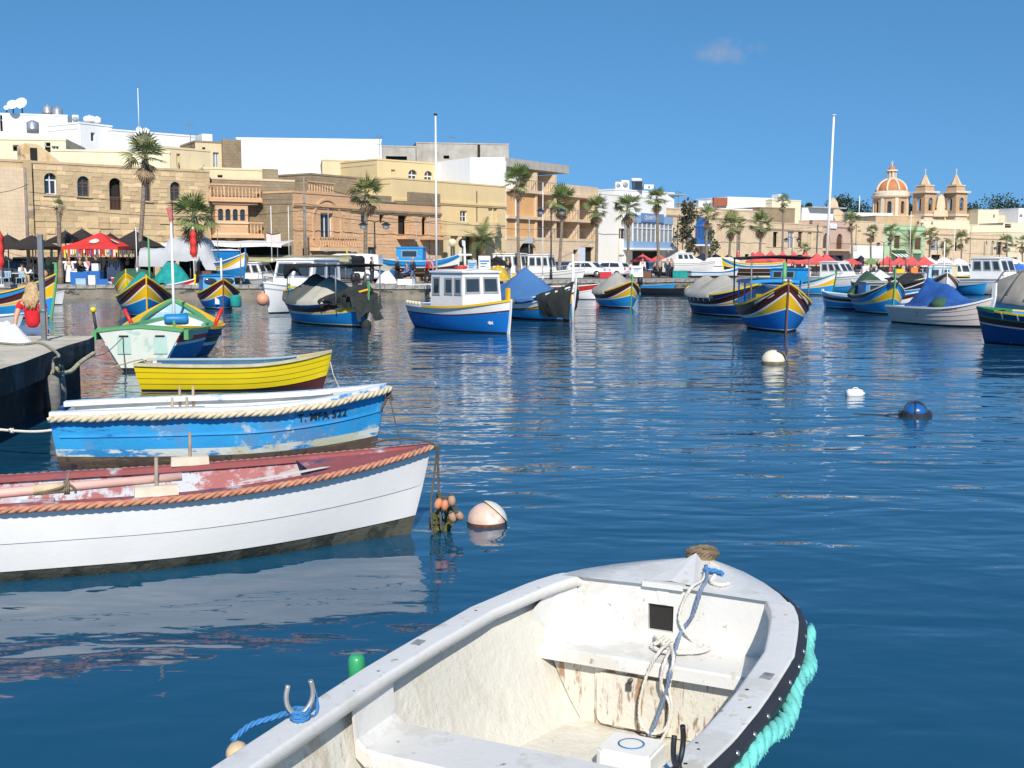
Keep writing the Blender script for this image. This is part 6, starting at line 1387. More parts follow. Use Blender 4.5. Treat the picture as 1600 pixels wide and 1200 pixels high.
# tarpaulined boat with black net, left centre
b, H = luzzu('fishing_boat', 'blue fishing boat with tan and grey tarpaulins, dark frame awning and black net on bow', 571, 512, 27, 6.6, 2.2, 1.30, .82, 1.28, low='midblue', top='midblue', gun='yellow', line='cream')
tarp(b, H, .10, .50, [.1, .5, .95, .8], M('canvas_greygreen', (.10, .11, .10), .95, .15, 2), wr=.06, seed=21); tarp(b, H, .42, .76, [.3, .85, .7, .2], cl_tan, wr=.05, seed=22)
canopy(b, -1.6, 2.6, .9, .8, 2.12, cl_black, galv, 'awning', .04, 2, .06)
drape(b, [[Vector((x, -.92, 2.10)), Vector((x, -.98, 1.85 - .2 * math.sin(x * 3))), Vector((x, -.9, 1.65 - .25 * math.sin(x * 2.2)))] for x in (-1.6, -1.1, -.6, -.1)], cl_black, 'awning_flap', 31, .06)
drape(b, [[H.pt(t, .75, 1, .1), H.pt(t, H.sheer(t) + .02, 1, .08), Vector((H.pt(t, H.sheer(t)).x, 0, H.sheer(t) + .32)), H.pt(t, H.sheer(t) + .02, -1, .08), H.pt(t, .72, -1, .14)] for t in (.74, .82, .90, .99)], cl_net, seed=7, amp=.12)
drape(b, [[Vector((2.7 + .45 * k, y * (1 - .12 * k), 1.25 - .28 * k * k + .15 * math.cos(y * 3))) for y in (-.7, -.25, .1, .45)] for k in (0, .5, 1.0, 1.5, 1.9)], cl_net, seed=9, amp=.17)
hull_text(b, H, 'MFC 88', .17, P['white'], 1.0, .84, -1, 'registration', slope=.06)
pole(b, H.xb() + .12, -.05, -.3, 1.9, .045, rope_d, 'bow_stake'); MB().lathe([(.1, -.1), (.18, 0), (.17, .15), (.08, .25)], (H.xb() + .15, -.05, .02), 10).build('weed_ball', cl_net, b)
# white motor cruiser behind
Hm = Hull(7.4, 2.7, 1.35, 1.05, 1.0, tr=.85, rb=.12, rs=.02, draft=.3, em=.22, ee=.7, es=.3, pb=2.3, ps=2.2)
def cruiser(label, loc, th, H, hull='white', cab=((-1.6, 1.4, 1.0, .95, 2.35),), foredeck=True, group='white motor boats', name='motor_boat', rail=True, fr=.5, anti='dark'):
 t = thing(name, label, 'boat', loc, th, group)
 build_hull(t, H, [(-.3, -.3, -.3), (.05, .06, .05), (H.zm * .72, H.zb * .78, H.zs * .72), (H.zm * .78, H.zb * .83, H.zs * .78), (H.zm, H.zb, H.zs)], [P[anti], P[hull], P['grey'], P[hull]])
 lining(t, H, P['white'], .3, .06); sweep_sheer(t, H, 'gunwale', P[hull], .04, .12, .03, .04);
 if foredeck: deck(t, H, .55, .985, P['white'], .0, .10)
 for x0, x1, hw, z0, z1 in cab: boxy_cabin(t, x0, x1, hw, z0, z1, P['white'], P['white'], wins=(('s', .08, .36, .42, .88), ('s', .42, .66, .42, .88), ('s', .72, .95, .42, .88), ('f', .05, .47, .40, .9), ('f', .53, .95, .4, .9), ('p', .1, .5, .42, .88), ('p', .55, .92, .42, .88)), fr=fr)
 if rail:
  T = ts(11, .62, .99); r_ = MB()
  for sd in (1, -1):
   r_.tube([Vector((H.pt(q, H.sheer(q)).x, sd * max(.03, H.bt(q) - .08), H.sheer(q) + .45)) for q in T], .018, 6)
   for q in T[::2]: r_.cyl((H.pt(q, H.sheer(q)).x, sd * max(.03, H.bt(q) - .08), H.sheer(q)), (H.pt(q, H.sheer(q)).x, sd * max(.03, H.bt(q) - .08), H.sheer(q) + .45), .014, n=5)
  r_.build('guard_rail', steel, t)
 return t
loc, th = place(420, 490, -30, Hm)
cr = cruiser('white motor cruiser with black awning and an orange ball fender at its bow', loc, th, Hm)
drape(cr, [[Vector((x, s_, 2.5)) for s_ in (-1.3, 0, 1.3)] + [Vector((x, 1.4, 2.2 - .1 * math.sin(x * 2))), Vector((x, 1.45, 1.75))] for x in (-3.3, -2.6, -1.9)], cl_black, 'awning', 15, .04)
ob = MB().lathe([(.28 * math.sin(a), -.28 * math.cos(a)) for a in [k * math.pi / 10 for k in range(11)]], (0, 0, 0), 16).lathe([(.05, .26), (.05, .36), (0, .36)], (0, 0, 0), 8).build('ball_fender', M('orange_fender', (.66, .30, .18), .5, .08, 3)); ob.location = onz(413, 490, 0) + Vector((0, -.25, .62)); tag(ob, 'orange ball fender hanging at the bow of the white cruiser', 'fender')
# luzzu with teal net on it, seen bow on at left
b, H = luzzu('fishing_boat', 'yellow and maroon fishing boat facing us with teal netting heaped behind its bow', 230, 496, 2, 6.4, 2.3, 1.62, .78, 1.1, low='midblue', top='olive', gun='yellow', post='yellow', ptop=.1, inside='yellow')
tarp(b, H, .30, .80, [.2, .9, 1.0, .2], cl_teal, 'netting', wr=.09, seed=33, over=-.1, drop=-.05)
pole(b, 1.3, .2, .8, 3.2, .05, P['lightgreen'])
b2, H = luzzu('fishing_boat', 'light blue boat with dark green cover beyond the teal net boat', 300, 466, 62, 6.0, 2.0, 1.2, .75, 1.0, low='skyblue', tri='white', mous='red', top='skyblue', gun='white', post='lemon')
tarp(b2, H, .1, .5, [.6, 1.0, 1.05, .9], cl_green, wr=.03, seed=41)
b3, H = luzzu('fishing_boat', 'small yellow prow boat half hidden left of the teal net boat', 199, 470, -8, 5.5, 1.9, 1.55, .7, 1.0, low='skyblue', tri='lemon', mous='yellow', top='skyblue', gun='lemon', post='lemon')
# small luzzu with sunglasses shaped windows
b, H = luzzu('fishing_boat', 'small blue fishing boat facing us with blue cabin and dark oval windows', 349, 484, 6, 5.2, 1.95, 1.42, .74, 1.0, low='blue', top='dark', gun='yellow', post='brown', ptop=.05)
cab = boxy_cabin(b, -1.3, .9, .78, .6, 1.58, P['skyblue'], P['midblue'], fr=.25)
for sd in (1, -1): MB().lathe([(0, .03), (.2, .02), (.24, 0)], (0, 0, 0), 16, axis='X').build('oval_window', glass, cab).matrix_basis = Matrix.Translation((.78, sd * .40, 1.30)) @ Matrix.Diagonal((1, 1.25, .65, 1))
bar = MB().lathe([(0, -.3), (.22, -.28), (.26, -.2), (.26, .2), (.22, .28), (0, .3)], (0, 0, 0), 14).build('barrel_fender', cl_teal, b); bar.location = (H.xb() - .15, -.70, .42); bar.location = (H.xb() - .35, .62, .38)
pole(b, 1.9, 0, 1.0, 2.4, .06, P['white']); canopy(b, -2.4, -1.4, .7, .7, 1.2, cl_grey, galv)
MB().box((0, 0, 0), (.02, .26, .34)).build('bow_emblem', P['white'], b).matrix_basis = Matrix.Translation(H.pt(.93, .42, -1, .015)) @ Matrix.Rotation(R(-48), 4, 'Z')
# left edge: blue and yellow boat behind the woman
b, H = luzzu('fishing_boat', 'blue and yellow fishing boat behind the seated woman, bow to the right', 80, 497, 58, 6.8, 2.1, 1.75, .92, 1.1, low='skyblue', tri='yellow', mous='maroon', top='skyblue', gun='yellow', post='lightgreen', ptop=.45, line='cream')
MB().bb(-.8, .75, -1.105, -1.085, .62, .84).build('name_board', P['paleblue'], b);
ob = MB().lathe([(.22 * math.sin(a), -.22 * math.cos(a)) for a in [k * math.pi / 10 for k in range(11)]], (0, 0, 0), 14).build('ball_fender', M('orange_fender', (.66, .30, .18))); ob.location = onz(58, 486, 0) + Vector((.1, .6, 1.65)); tag(ob, 'orange ball fender on the bow behind the woman head', 'fender')
# small white boats at the left
def skiff(label, px, py, alpha, L, B, hull, inside, name='rowing_boat', zb=.65, zm=.42, zs=.45, band=None, gun=None, group='small open boats'):
 H = Hull(L, B, zb, zm, zs, tr=.8, rb=.12, rs=.04, draft=.15, em=.25, ee=.75, es=.3)
 loc, th = place(px, py, alpha, H); t = thing(name, label, 'boat', loc, th, group)
 build_hull(t, H, [(-.15, -.15, -.15), (.03, .04, .03), (zm * .62, zb * .62, zs * .62), (zm, zb, zs)], [P['dark'], P[hull], P[band or hull]])
 lining(t, H, P[inside], .12, .04); sweep_sheer(t, H, 'gunwale', P[gun or hull], .02, .06, .015, .03); thwart(t, H, .35, P[inside], .2, zm - .12); thwart(t, H, .65, P[inside], .2, zm - .1)
 return t, H
skiff('white skiff moored between the woman and the far quay', 97, 476, 75, 3.4, 1.3, 'white', 'white', zb=.75)
skiff('white low boat hull behind the seated woman at left', 30, 512, 80, 4.2, 1.5, 'white', 'grey', zb=.5, zm=.38)
# boat 18: light blue with green cover
b, H = luzzu('fishing_boat', 'light blue fishing boat facing us with green hood and yellow bow triangle', 1394, 492, 16, 5.8, 2.0, 1.45, .78, 1.0, low='skyblue', tri='yellow', mous='skyblue', top='olive', gun='cream', line='cream', post='lightgreen', ptop=.5, inside='skyblue')
tarp(b, H, .06, .40, [.5, 1.0, .85], cl_green, wr=.05, seed=50); boxy_cabin(b, -.5, .9, .7, .6, 1.35, P['skyblue'], cl_grey, wins=(('f', .1, .9, .3, .85),))
drape(b, [[Vector((2.4, y, 1.5 + .1 * math.cos(y * 4))) for y in (-.35, 0, .35)], [Vector((2.75, y, 1.45)) for y in (-.25, 0, .25)], [Vector((2.9, y * .8, 1.2)) for y in (-.2, 0, .2)]], cl_black, 'net_bundle', 51, .06)
# pink white dinghy with blue net
Hp = Hull(4.6, 1.5, 1.02, .62, .62, tr=.72, rb=.20, rs=.08, draft=.2, em=.26, ee=.75, es=.34, sp=2.4)
loc, th = place(1538, 512, 46, Hp); pk = thing('pale_pink_boat', 'pale pink clinker boat heaped with blue netting, tall white stem', 'boat', loc, th)
build_hull(pk, Hp, [(-.2, -.2, -.2), (.05, .08, .05), (.20, .34, .20), (.34, .56, .34), (.47, .78, .47), (.62, 1.02, .62)], [P['dark'], P['pinkwhite'], P['pinkwhite'], P['pinkwhite'], P['pinkwhite']], lap=.015, planks=True, transom=P['pinkwhite'])
lining(pk, Hp, P['pinkwhite'], .15, .05); sweep_sheer(pk, Hp, 'gunwale', P['white'], .03, .07, .02, .04); deck(pk, Hp, .80, .985, P['pinkwhite'], .02, .03); stem(pk, Hp, P['white'], .5, .1, .08)
for t in (.12, .25): thwart(pk, Hp, t, P['white'], .2, .5)
hull_text(pk, Hp, 'S-23810', .17, M('faded_red_lettering', (.55, .22, .18), .7, .2, 8), .95, .60, -1, 'registration', slope=.10)
nt_ = tarp(pk, Hp, .22, .80, [.2, 1.0, .85, .75, .35, .05], cl_bluenet, 'netting', wr=.13, seed=61, over=-.12, drop=-.02, pw=1.5); stn = MB().lathe([(0, 0), (.42, .02), (.38, .2), (.2, .34), (0, .38)], (0, 0, 0), 12).build('green_net_heap', cl_green, pk); stn.location = (.3, -.35, .62)
# dark blue boat at the right edge
Hd = Hull(6.4, 2.1, 1.05, .80, .98, rb=.08, rs=.10, draft=.22, em=.3, ee=.6, pb=2.4, ps=2.4)
g = onz(1538, 536, 0); th = math.atan2(-g.y, -g.x) + R(64); x0 = Hd.pt(0, 0).x; dk = thing('dark_blue_boat', 'dark blue open boat with green rim and cream ribs cut by the right edge', 'boat', Vector((g.x - math.cos(th) * x0, g.y - math.sin(th) * x0, 0)), th)
build_hull(dk, Hd, [(-.22, -.22, -.22), (.05, .06, .05), (.42, .55, .55), (.46, .6, .59), (.60, .8, .74), (.64, .85, .79), (.80, 1.05, .98)], [P['dark'], P['deepblue'], P['pinkwhite'], P['maroon'], P['green'], P['deepblue']])
sweep_sheer(dk, Hd, 'gunwale', P['lemon'], .03, .05, .02, .03, .12, 1); sweep_sheer(dk, Hd, 'quarter_rim', P['green'], .04, .09, .025, .06, 0, .12); lining(dk, Hd, P['midblue'], .2, .05); deck(dk, Hd, .02, .1, P['green'], .02, .02, 'stern_deck')
for i in range(9):
 t = .16 + i * .08; MB().tube([Hd.pt(t, Hd.lv(t, (.64, .85, .79)), -1, .012), Hd.pt(t, Hd.sheer(t), -1, .012)], .03, 5).build('rib', P['cream'], dk)
# grey shrouded frame and pale blue boat behind it
gs = thing('shrouded_boat', 'pale blue boat under grey shroud tied with dark ropes at the right edge', 'boat', *(lambda q: (q[0], q[1]))(place(1556, 506, 62, Hd, 0)))
build_hull(gs, Hd, [(-.2, -.2, -.2), (.5, .6, .6), (.80, 1.05, .98)], [P['skyblue'], P['paleblue']]); deck(gs, Hd, .05, .95, P['paleblue'], .02, .05)
sh = tarp(gs, Hd, .02, .42, [.5, .95, 1.0, .7], M('canvas_greybrown', (.30, .28, .24), .95, .12, 1), wr=.08, seed=70)
mb = MB()
for t in (.08, .18, .3): mb.rope([Vector((H_.x, H_.y, H_.z)) for H_ in [Vector(((t - .5) * 6.4 + .02, -1.1 + k * .11, 1.0 + .85 * (1 - abs(1 - k * .1) ** 1.3) + .06)) for k in range(11)]], .03, n=5, seg=.06)
mb.build('tie_rope', rope_d, gs); canopy(gs, .4, 2.6, .8, .9, 2.35, cl_black, galv)
# white and blue luzzu at right, bow on, and its neighbours
b, H = luzzu('fishing_boat', 'white and light blue fishing boat facing us behind the blue net heap', 1478, 462, 8, 6.4, 2.3, 1.55, .85, 1.1, low='skyblue', tri='white', mous='brown', top='cream', gun='white', post='white', inside='paleblue'); pole(b, 1.5, 0, .9, 3.6, .05, P['white']); boxy_cabin(b, -1.8, .0, .8, .8, 1.9, P['paleblue'], P['white'], wins=(('f', .1, .45, .4, .85), ('f', .55, .9, .4, .85)))
b, H = luzzu('fishing_boat', 'dark boat with white peaked cover left of the white and light blue boat', 1440, 466, 50, 6.0, 2.0, 1.25, .8, 1.0, low='skyblue', tri='dark', mous='dark', top='dark', gun='cream', post='white'); tarp(b, H, .2, .6, [.2, .9, .3], P['white'], wr=.04, seed=80); tarp(b, H, .6, .95, [.2, .7, .3], cl_net, 'netting', wr=.1, seed=81)
b, H = luzzu('fishing_boat', 'low brown and blue open boat between green hood boat and pink boat', 1440, 486, 62, 5.4, 1.9, .95, .62, .8, low='skyblue', tri='white', mous='maroon', top='paleblue', gun='paleblue', post='white', inside='brown')
# boat beyond the big luzzu
b, H = luzzu('fishing_boat', 'blue and white boat with yellow bow patch right behind the big luzzu', 1300, 461, 58, 6.4, 2.1, 1.45, .85, 1.1, low='skyblue', tri='yellow', mous='white', top='midblue', gun='lightgreen', post='green', inside='skyblue'); boxy_cabin(b, -1.6, .6, .75, .7, 1.75, P['skyblue'], P['midblue'], wins=(('s', .1, .45, .4, .85), ('s', .55, .9, .4, .85)))
# motor boats
def mboat(label, px, py, alpha, L, B, zb, zm, zs, cabs, **k):
 H = Hull(L, B, zb, zm, zs, tr=.85, rb=.12, rs=.02, draft=.25, em=.22, ee=.7, es=.3, pb=2.3); loc, th = place(px, py, alpha, H); return cruiser(label, loc, th, H, cab=cabs, **k), H
mboat('white cabin motor boat with raked windscreen right of the big luzzu', 1362, 452, 62, 7.5, 2.5, 1.35, 1.0, .95, ((-.9, 1.6, .95, .9, 2.25),), fr=.9)
mboat('white low cabin boat with dark side window behind the blue canopy', 1262, 446, 70, 7.0, 2.4, 1.3, 1.0, .95, ((-1.2, 1.2, .9, .9, 1.75),), fr=.6)
t, H = mboat('white speedboat with two black outboard motors at the left centre quay', 700, 466, 78, 6.0, 2.1, .95, .75, .7, (), rail=False)
for y in (-.35, .35): outboard(t, H.pt(0, .6).x, y, .85, blackm, 1.4)
MB().box((.1, 0, 1.0), (.9, .9, .35)).build('console', P['white'], t); hull_text(t, H, 'MARINER', .2, P['white'], -.5, .55, -1, 'name_lettering') if False else MB().grid([[H.pt(t_, .40, -1, .012) for t_ in ts(9, .12, .85)], [H.pt(t_, .60, -1, .012) for t_ in ts(9, .12, .85)]], smooth=False).build('maroon_stripe', P['maroon'], t)
t, H = mboat('grey and white workboat with mast and wheelhouse moored at centre quay', 906, 448, 72, 10.5, 3.2, 1.7, 1.25, 1.1, ((-3.4, -.4, 1.1, 1.1, 3.0), (.0, 2.2, 1.0, 1.1, 2.9)), hull='white', fr=.3); pole(t, -.2, 0, 2.9, 6.2, .07, P['grey']); MB().box((-.2, 0, 4.2), (.9, .5, .5)).box((-.2, 0, 5.0), (.06, 1.8, .06)).build('radar_arch', P['grey'], t)
mboat('white and grey boat with wheel house at the far right edge', 1640, 462, 66, 8, 2.6, 1.4, 1.1, 1.0, ((-1.5, 1.0, 1.0, 1.0, 2.5),), hull='white')
b, H = luzzu('fishing_boat', 'navy hulled boat with cream deck rail and red stripe near the right edge', 1600, 455, 66, 8.5, 2.4, 1.4, 1.1, 1.3, low='deepblue', tri='deepblue', mous='maroon', top='deepblue', gun='lemon', line='white', inside='cream', post='grey'); boxy_cabin(b, -3.4, -1.9, .8, 1.0, 2.0, P['cream'], P['white'])
skiff('dark blue skiff carrying blue barrels left of the navy boat', 1537, 461, 40, 4.5, 1.7, 'skyblue', 'dark', zb=.8, zm=.6)
mboat('white cabin boat behind the white and light blue fishing boat', 1530, 452, 40, 6.5, 2.3, 1.3, 1.0, .95, ((-1.2, 1.0, .9, .9, 2.1),))
skiff('bright red open boat tied at the quay behind the blue canvas boat', 938, 462, 80, 5.2, 1.7, 'red', 'grey', gun='white', zb=.85, zm=.62)
skiff('pale grey tender beneath the red open boat', 930, 468, 60, 3.2, 1.3, 'white', 'grey')
skiff('light blue open boat lying along the centre quay', 1050, 457, 82, 5.0, 1.6, 'skyblue', 'paleblue', zb=.62, zm=.5)
t, H = skiff('dark rubber dinghy with outboard motor beside the light blue boat', 1076, 461, 78, 3.4, 1.6, 'dark', 'dark', zb=.5, zm=.42); outboard(t, H.pt(0, .4).x, 0, .6, blackm, 1.2)
skiff('small white and blue dinghy at the foot of the centre quay', 596, 462, 78, 4.2, 1.5, 'skyblue', 'paleblue', zb=.7, gun='white')
skiff('light blue boat with red trim moored beyond the teal net', 330, 462, 74, 5.2, 1.7, 'skyblue', 'white', gun='red', zb=.9)
mboat('grey hulled cabin boat moored close to the quay left of the cruiser', 470, 462, 66, 7.5, 2.5, 1.5, 1.1, 1.0, ((-1.0, 1.2, 1.0, 1.0, 2.2),), hull='grey')
skiff('yellow and white open boat behind the wheelhouse of the cabin boat', 775, 462, 40, 5.2, 1.9, 'yellow', 'skyblue', zb=1.1, zm=.7)
skiff('light blue half decked boat beside the blue canvas boat', 842, 460, 60, 5.0, 1.8, 'paleblue', 'skyblue', zb=1.0, zm=.7)
skiff('turquoise open boat behind the green hooded boat', 1352, 458, 70, 5.0, 1.7, 'skyblue', 'paleblue', zb=.8)
# ---------------------------------------------------------------- palms and trees
frond_g = [M('frond_green', (.13, .185, .055), .6, .3, 3), M('frond_olive', (.21, .22, .08), .65, .3, 3), M('frond_dead', (.28, .20, .12), .9, .3, 4)]
bark = M('palm_bark', (.25, .20, .15), .95, .25, 4, wear=[((.15, .12, .09), .45, 3, (1, 1, 5))], bump=.6, bscale=10)
def fan_mesh(name, droop, mat, seed, fold=.3):
 rn = random.Random(seed); mb = MB(); Lp = .55; mb.box((Lp / 2, 0, 0), (Lp, .03, .02)); n = 13
 for i in range(n):
  a = R(-82 + 164 * i / (n - 1)); L = .78 * (.72 + .28 * math.cos(a * .7)) * rn.uniform(.9, 1.1); w_ = .046
  d = Vector((math.cos(a), math.sin(a), 0)); s = Vector((-math.sin(a), math.cos(a), 0)); b = Vector((Lp, 0, 0))
  p1 = b + d * L * .6 + Vector((0, 0, -fold * .12 * abs(math.sin(a)) - droop * .06)); p2 = b + d * L + Vector((0, 0, -droop * rn.uniform(.22, .45) - fold * .2 * abs(math.sin(a))))
  mb.add([b, p1 + s * w_, p1 - s * w_, p2], [(0, 2, 1), (1, 2, 3)])
 return mb
FAN = {}
def fan(kind):
 if kind not in FAN:
  o = fan_mesh('frond', {0: .25, 1: .7, 2: 1.3}[kind], frond_g[kind], kind + 5).build('frond', frond_g[kind], None, fix=False); FAN[kind] = o.data; bpy.data.objects.remove(o)
 return FAN[kind]
def feather(kind):
 k = 'f%d' % kind
 if k not in FAN:
  mb = MB(); n = 22; rn = random.Random(3)
  for i in range(n):
   u = i / (n - 1); c = Vector((1.5 * u, 0, .35 * u - .75 * u * u)); mb.box(c, (.08, .02, .02)) if i % 3 == 0 else None
   L = .42 * math.sin(math.pi * (.12 + .82 * u)) + .05
   for sd in (1, -1): mb.add([c + Vector((-.02, 0, 0)), c + Vector((.025, 0, 0)), c + Vector((.25 * L / .4, sd * L, .06 - .1 * rn.random()))], [(0, 1, 2)])
  o = mb.build('frond', frond_g[kind], None, fix=False); FAN[k] = o.data; bpy.data.objects.remove(o)
 return FAN[k]
def palm(label, px, cy, Y, rpx, lean=0.0, live=26, dead=8, tr=.17, date=False, seed=0, tint=0):
 rn = random.Random(seed + int(px)); top = atY(px, cy, Y); base = Vector((X(px, Y) - lean, Y, QZ)); s = rpx / FPX * Y / 1.02
 t = thing('palm_tree', label, 'palm tree', base, 0, 'palm trees along the promenade'); h = top.z - QZ; dx = top.x - base.x
 pts = [Vector((dx * u + .10 * math.sin(u * 3 + seed), 0, h * u)) for u in [i / 10 for i in range(11)]]
 rs = [tr * (1.35 - .45 * min(1, u * 3)) * (1 + .03 * math.sin(u * 60)) for u in [i / 10 for i in range(11)]]; rs[-1] = tr * 1.25; rs[-2] = tr * 1.1
 MB().tube(pts, rs, 10).build('trunk', bark, t)
 sk = MB();
 for i in range(40): a = rn.uniform(0, 6.28); z = rn.uniform(-1.0, .1) * s; r_ = tr * 1.1; sk.add([pts[-1] + Vector((r_ * math.cos(a), r_ * math.sin(a), z)), pts[-1] + Vector((r_ * math.cos(a + .5), r_ * math.sin(a + .5), z)), pts[-1] + Vector((r_ * 2.1 * math.cos(a + .25), r_ * 2.1 * math.sin(a + .25), z - .45 * s))], [(0, 1, 2)])
 sk.build('dead_skirt', frond_g[2], t)
 live = int(live * .72)
 for i in range(live + dead):
  d = i >= live; k = 2 if d else ((0 if rn.random() < .65 else 1) if not tint else (1 if rn.random() < .7 else 0))
  me = feather(0 if k == 2 else k) if date else fan(k); o = bpy.data.objects.new('frond', me); COL.objects.link(o); o.parent = t
  u = i / live; el = R(84 - 118 * u ** 1.05 + rn.uniform(-10, 10)) if not d else R(rn.uniform(-82, -50))
  az = i * 2.39996 + rn.uniform(-.25, .25); sc_ = s * rn.uniform(.8, 1.12) * (1 if not d else .8)
  o.location = pts[-1] + Vector((0, 0, rn.uniform(-.1, .12) * s - (.25 * s if d else 0))); o.rotation_euler = (rn.uniform(-.5, .5), -el, az); o.scale = (sc_,) * 3
 return t
PAL = [('tallest palm on the left, before the arched stone building', 226, 246, 78, 31, .6, 30, 10), ('bushy palm with low crown beside the carved bay house', 305, 338, 76, 32, .0, 34, 12), ('small yellowing young palm by the left utility pole', 95, 322, 78, 11, .15, 14, 4), ('palm in front of the orange houses near the double lamp', 574, 303, 88, 27, .1, 28, 10),
       ('tall palm before the white party wall of unfinished building', 808, 284, 108, 23, -.3, 28, 9), ('palm before the open loggias with broad crown', 877, 316, 111, 23, .1, 26, 8), ('palm before the white restaurant left wall with drooping fronds', 931, 328, 113, 20, .0, 24, 10), ('palm before the white restaurant left of its blue bay', 982, 327, 115, 22, .2, 26, 10),
       ('tall palm crossing the pale blue bay', 1028, 312, 117, 18, .0, 24, 7), ('yellow green palm just right of the blue timber bay', 1106, 338, 122, 18, .1, 22, 6), ('leaning palm with wide crown before golden wall', 1142, 353, 138, 19, .1, 24, 8), ('slimmer palm touching the leaning one before golden wall', 1154, 350, 143, 12, -.1, 18, 5), ('palm above the left end of the red parasol row', 1188, 351, 142, 19, .2, 24, 8),
       ('thin tall palm rising against the cream skyline block', 1224, 316, 150, 12, .3, 18, 5), ('tall palm between pink and plain stone houses', 1331, 346, 164, 14, .0, 20, 6), ('palm left of the green house', 1362, 364, 170, 12, .1, 18, 6), ('palm before the green house shutter', 1392, 363, 182, 13, -.1, 18, 6), ('palm before the cream row house', 1454, 368, 192, 13, .2, 20, 6), ('low palm before the white shopfront', 1477, 386, 195, 12, .0, 18, 6), ('palm left of the niche house', 1502, 374, 200, 13, .1, 20, 6), ('palm near the right edge before the cream houses', 1573, 379, 212, 13, .0, 20, 6), ('palm cut by the right edge', 1598, 381, 218, 13, .0, 18, 5), ('tiny palm behind the red parasol row', 1258, 389, 160, 9, .0, 14, 4)]
for i, (lab, px, cy, Y, r_, ln_, lv_, dd) in enumerate(PAL): palm(lab, px, cy, Y, r_, ln_, lv_, dd, .16 if px < 1200 else .15, seed=i, tint=px in (95, 1106, 1142))
palm('short date palm clump before the yellow building porch', 757, 378, 98, 25, .0, 34, 0, .2, True, 90); palm('date palm with long arching fronds by the green house', 1424, 380, 186, 19, .0, 30, 0, .2, True, 91)
leafm = [M('leaf_dark', (.022, .042, .018), .75, .4, 2), M('leaf_mid', (.045, .075, .028), .75, .35, 2), M('leaf_dry', (.07, .065, .035), .85, .35, 2)]
def tree(label, px, top, bot, Y, wpx, mat, n=900, name='tree', leaf=.35, base=None, lob=7, shape=1.0, group=None, seed=0):
 rn = random.Random(seed + int(px)); c0 = atY(px, bot, Y); c1 = atY(px, top, Y); H_ = c1.z - c0.z; W_ = wpx / FPX * Y
 t = thing(name, label, 'tree', (c0.x, Y, QZ), 0, group); zb = c0.z - QZ
 tk = MB(); tk.tube([(0, 0, 0), (.1 * W_ * rn.uniform(-1, 1), 0, zb + H_ * .4), (0, 0, zb + H_ * .8)], [.05 * W_ + .12, .035 * W_ + .08, .04], 7)
 lobes = []
 for k in range(lob):
  u = (k + .5) / lob; w_ = W_ * .5 * shape * math.sin(math.pi * (.15 + .7 * u)); q = Vector((rn.uniform(-1, 1) * w_ * .75, rn.uniform(-1, 1) * w_ * .6, zb + H_ * u)); lobes.append((q, rn.uniform(.55, 1.0) * (w_ * .75 + H_ * .10)))
  tk.tube([(0, 0, zb + H_ * u * .6), q], [.07, .03], 5)
 tk.build('trunk', bark, t); lf = MB()
 for i in range(n):
  q, r_ = lobes[rn.randrange(lob)]; d = Vector((rn.gauss(0, 1), rn.gauss(0, 1), rn.gauss(0, .8))).normalized() * r_ * rn.random() ** .45; p = q + d; L = leaf * rn.uniform(.6, 1.3)
  a = Vector((rn.uniform(-1, 1), rn.uniform(-1, 1), rn.uniform(-1, 1))).normalized(); b_ = a.cross(Vector((rn.uniform(-1, 1), rn.uniform(-1, 1), rn.uniform(-1, 1)))).normalized()
  lf.add([p - a * L * .5, p + b_ * L * .3, p + a * L * .5, p - b_ * L * .3], [(0, 1, 2, 3)], 0 if rn.random() < .7 else 1)
 lf.build('crown', mat, t, fix=False); return t
tree('dark climbing tree covered in brown and green growth between restaurant and blue bay', 1075, 316, 395, 143, 26, [leafm[2], leafm[0]], 1100, 'climbing_tree', .4, lob=11)
tree('small bright green tree beside the blue timber bay', 1112, 360, 398, 140, 18, [M('leaf_bright', (.09, .15, .045), .7, .3), leafm[1]], 420, 'small_tree', .3)
for i, (px, tp_, w_, sd, lab) in enumerate(((1308, 312, 44, 1, 'tallest dark tree behind the scrolled gable'), (1282, 330, 24, 2, 'dark round tree left of the scrolled gable behind roofs'), (1342, 322, 50, 3, 'low dark tree group left of the church dome'), (1258, 319, 16, 4, 'small dark tree on the skyline right of cream block'), (1417, 318, 16, 5, 'narrow tree between the dome and left bell tower'), (1516, 326, 50, 6, 'dark tree right of the bell towers'), (1550, 318, 60, 7, 'tallest dark tree behind the cream cube house'), (1580, 324, 56, 8, 'wide dark tree left of the white cube house'), (1608, 332, 50, 9, 'dark tree cut by the right edge behind houses'), (1462, 312, 10, 10, 'slim cypress between the two bell towers'))):
 tree(lab, px, tp_, tp_ + 34, 372 if i != 9 else 350, w_ * 1.5, [leafm[0], leafm[1]], 1500, 'distant_tree', .8, group='trees on the far hill', seed=sd, lob=6)
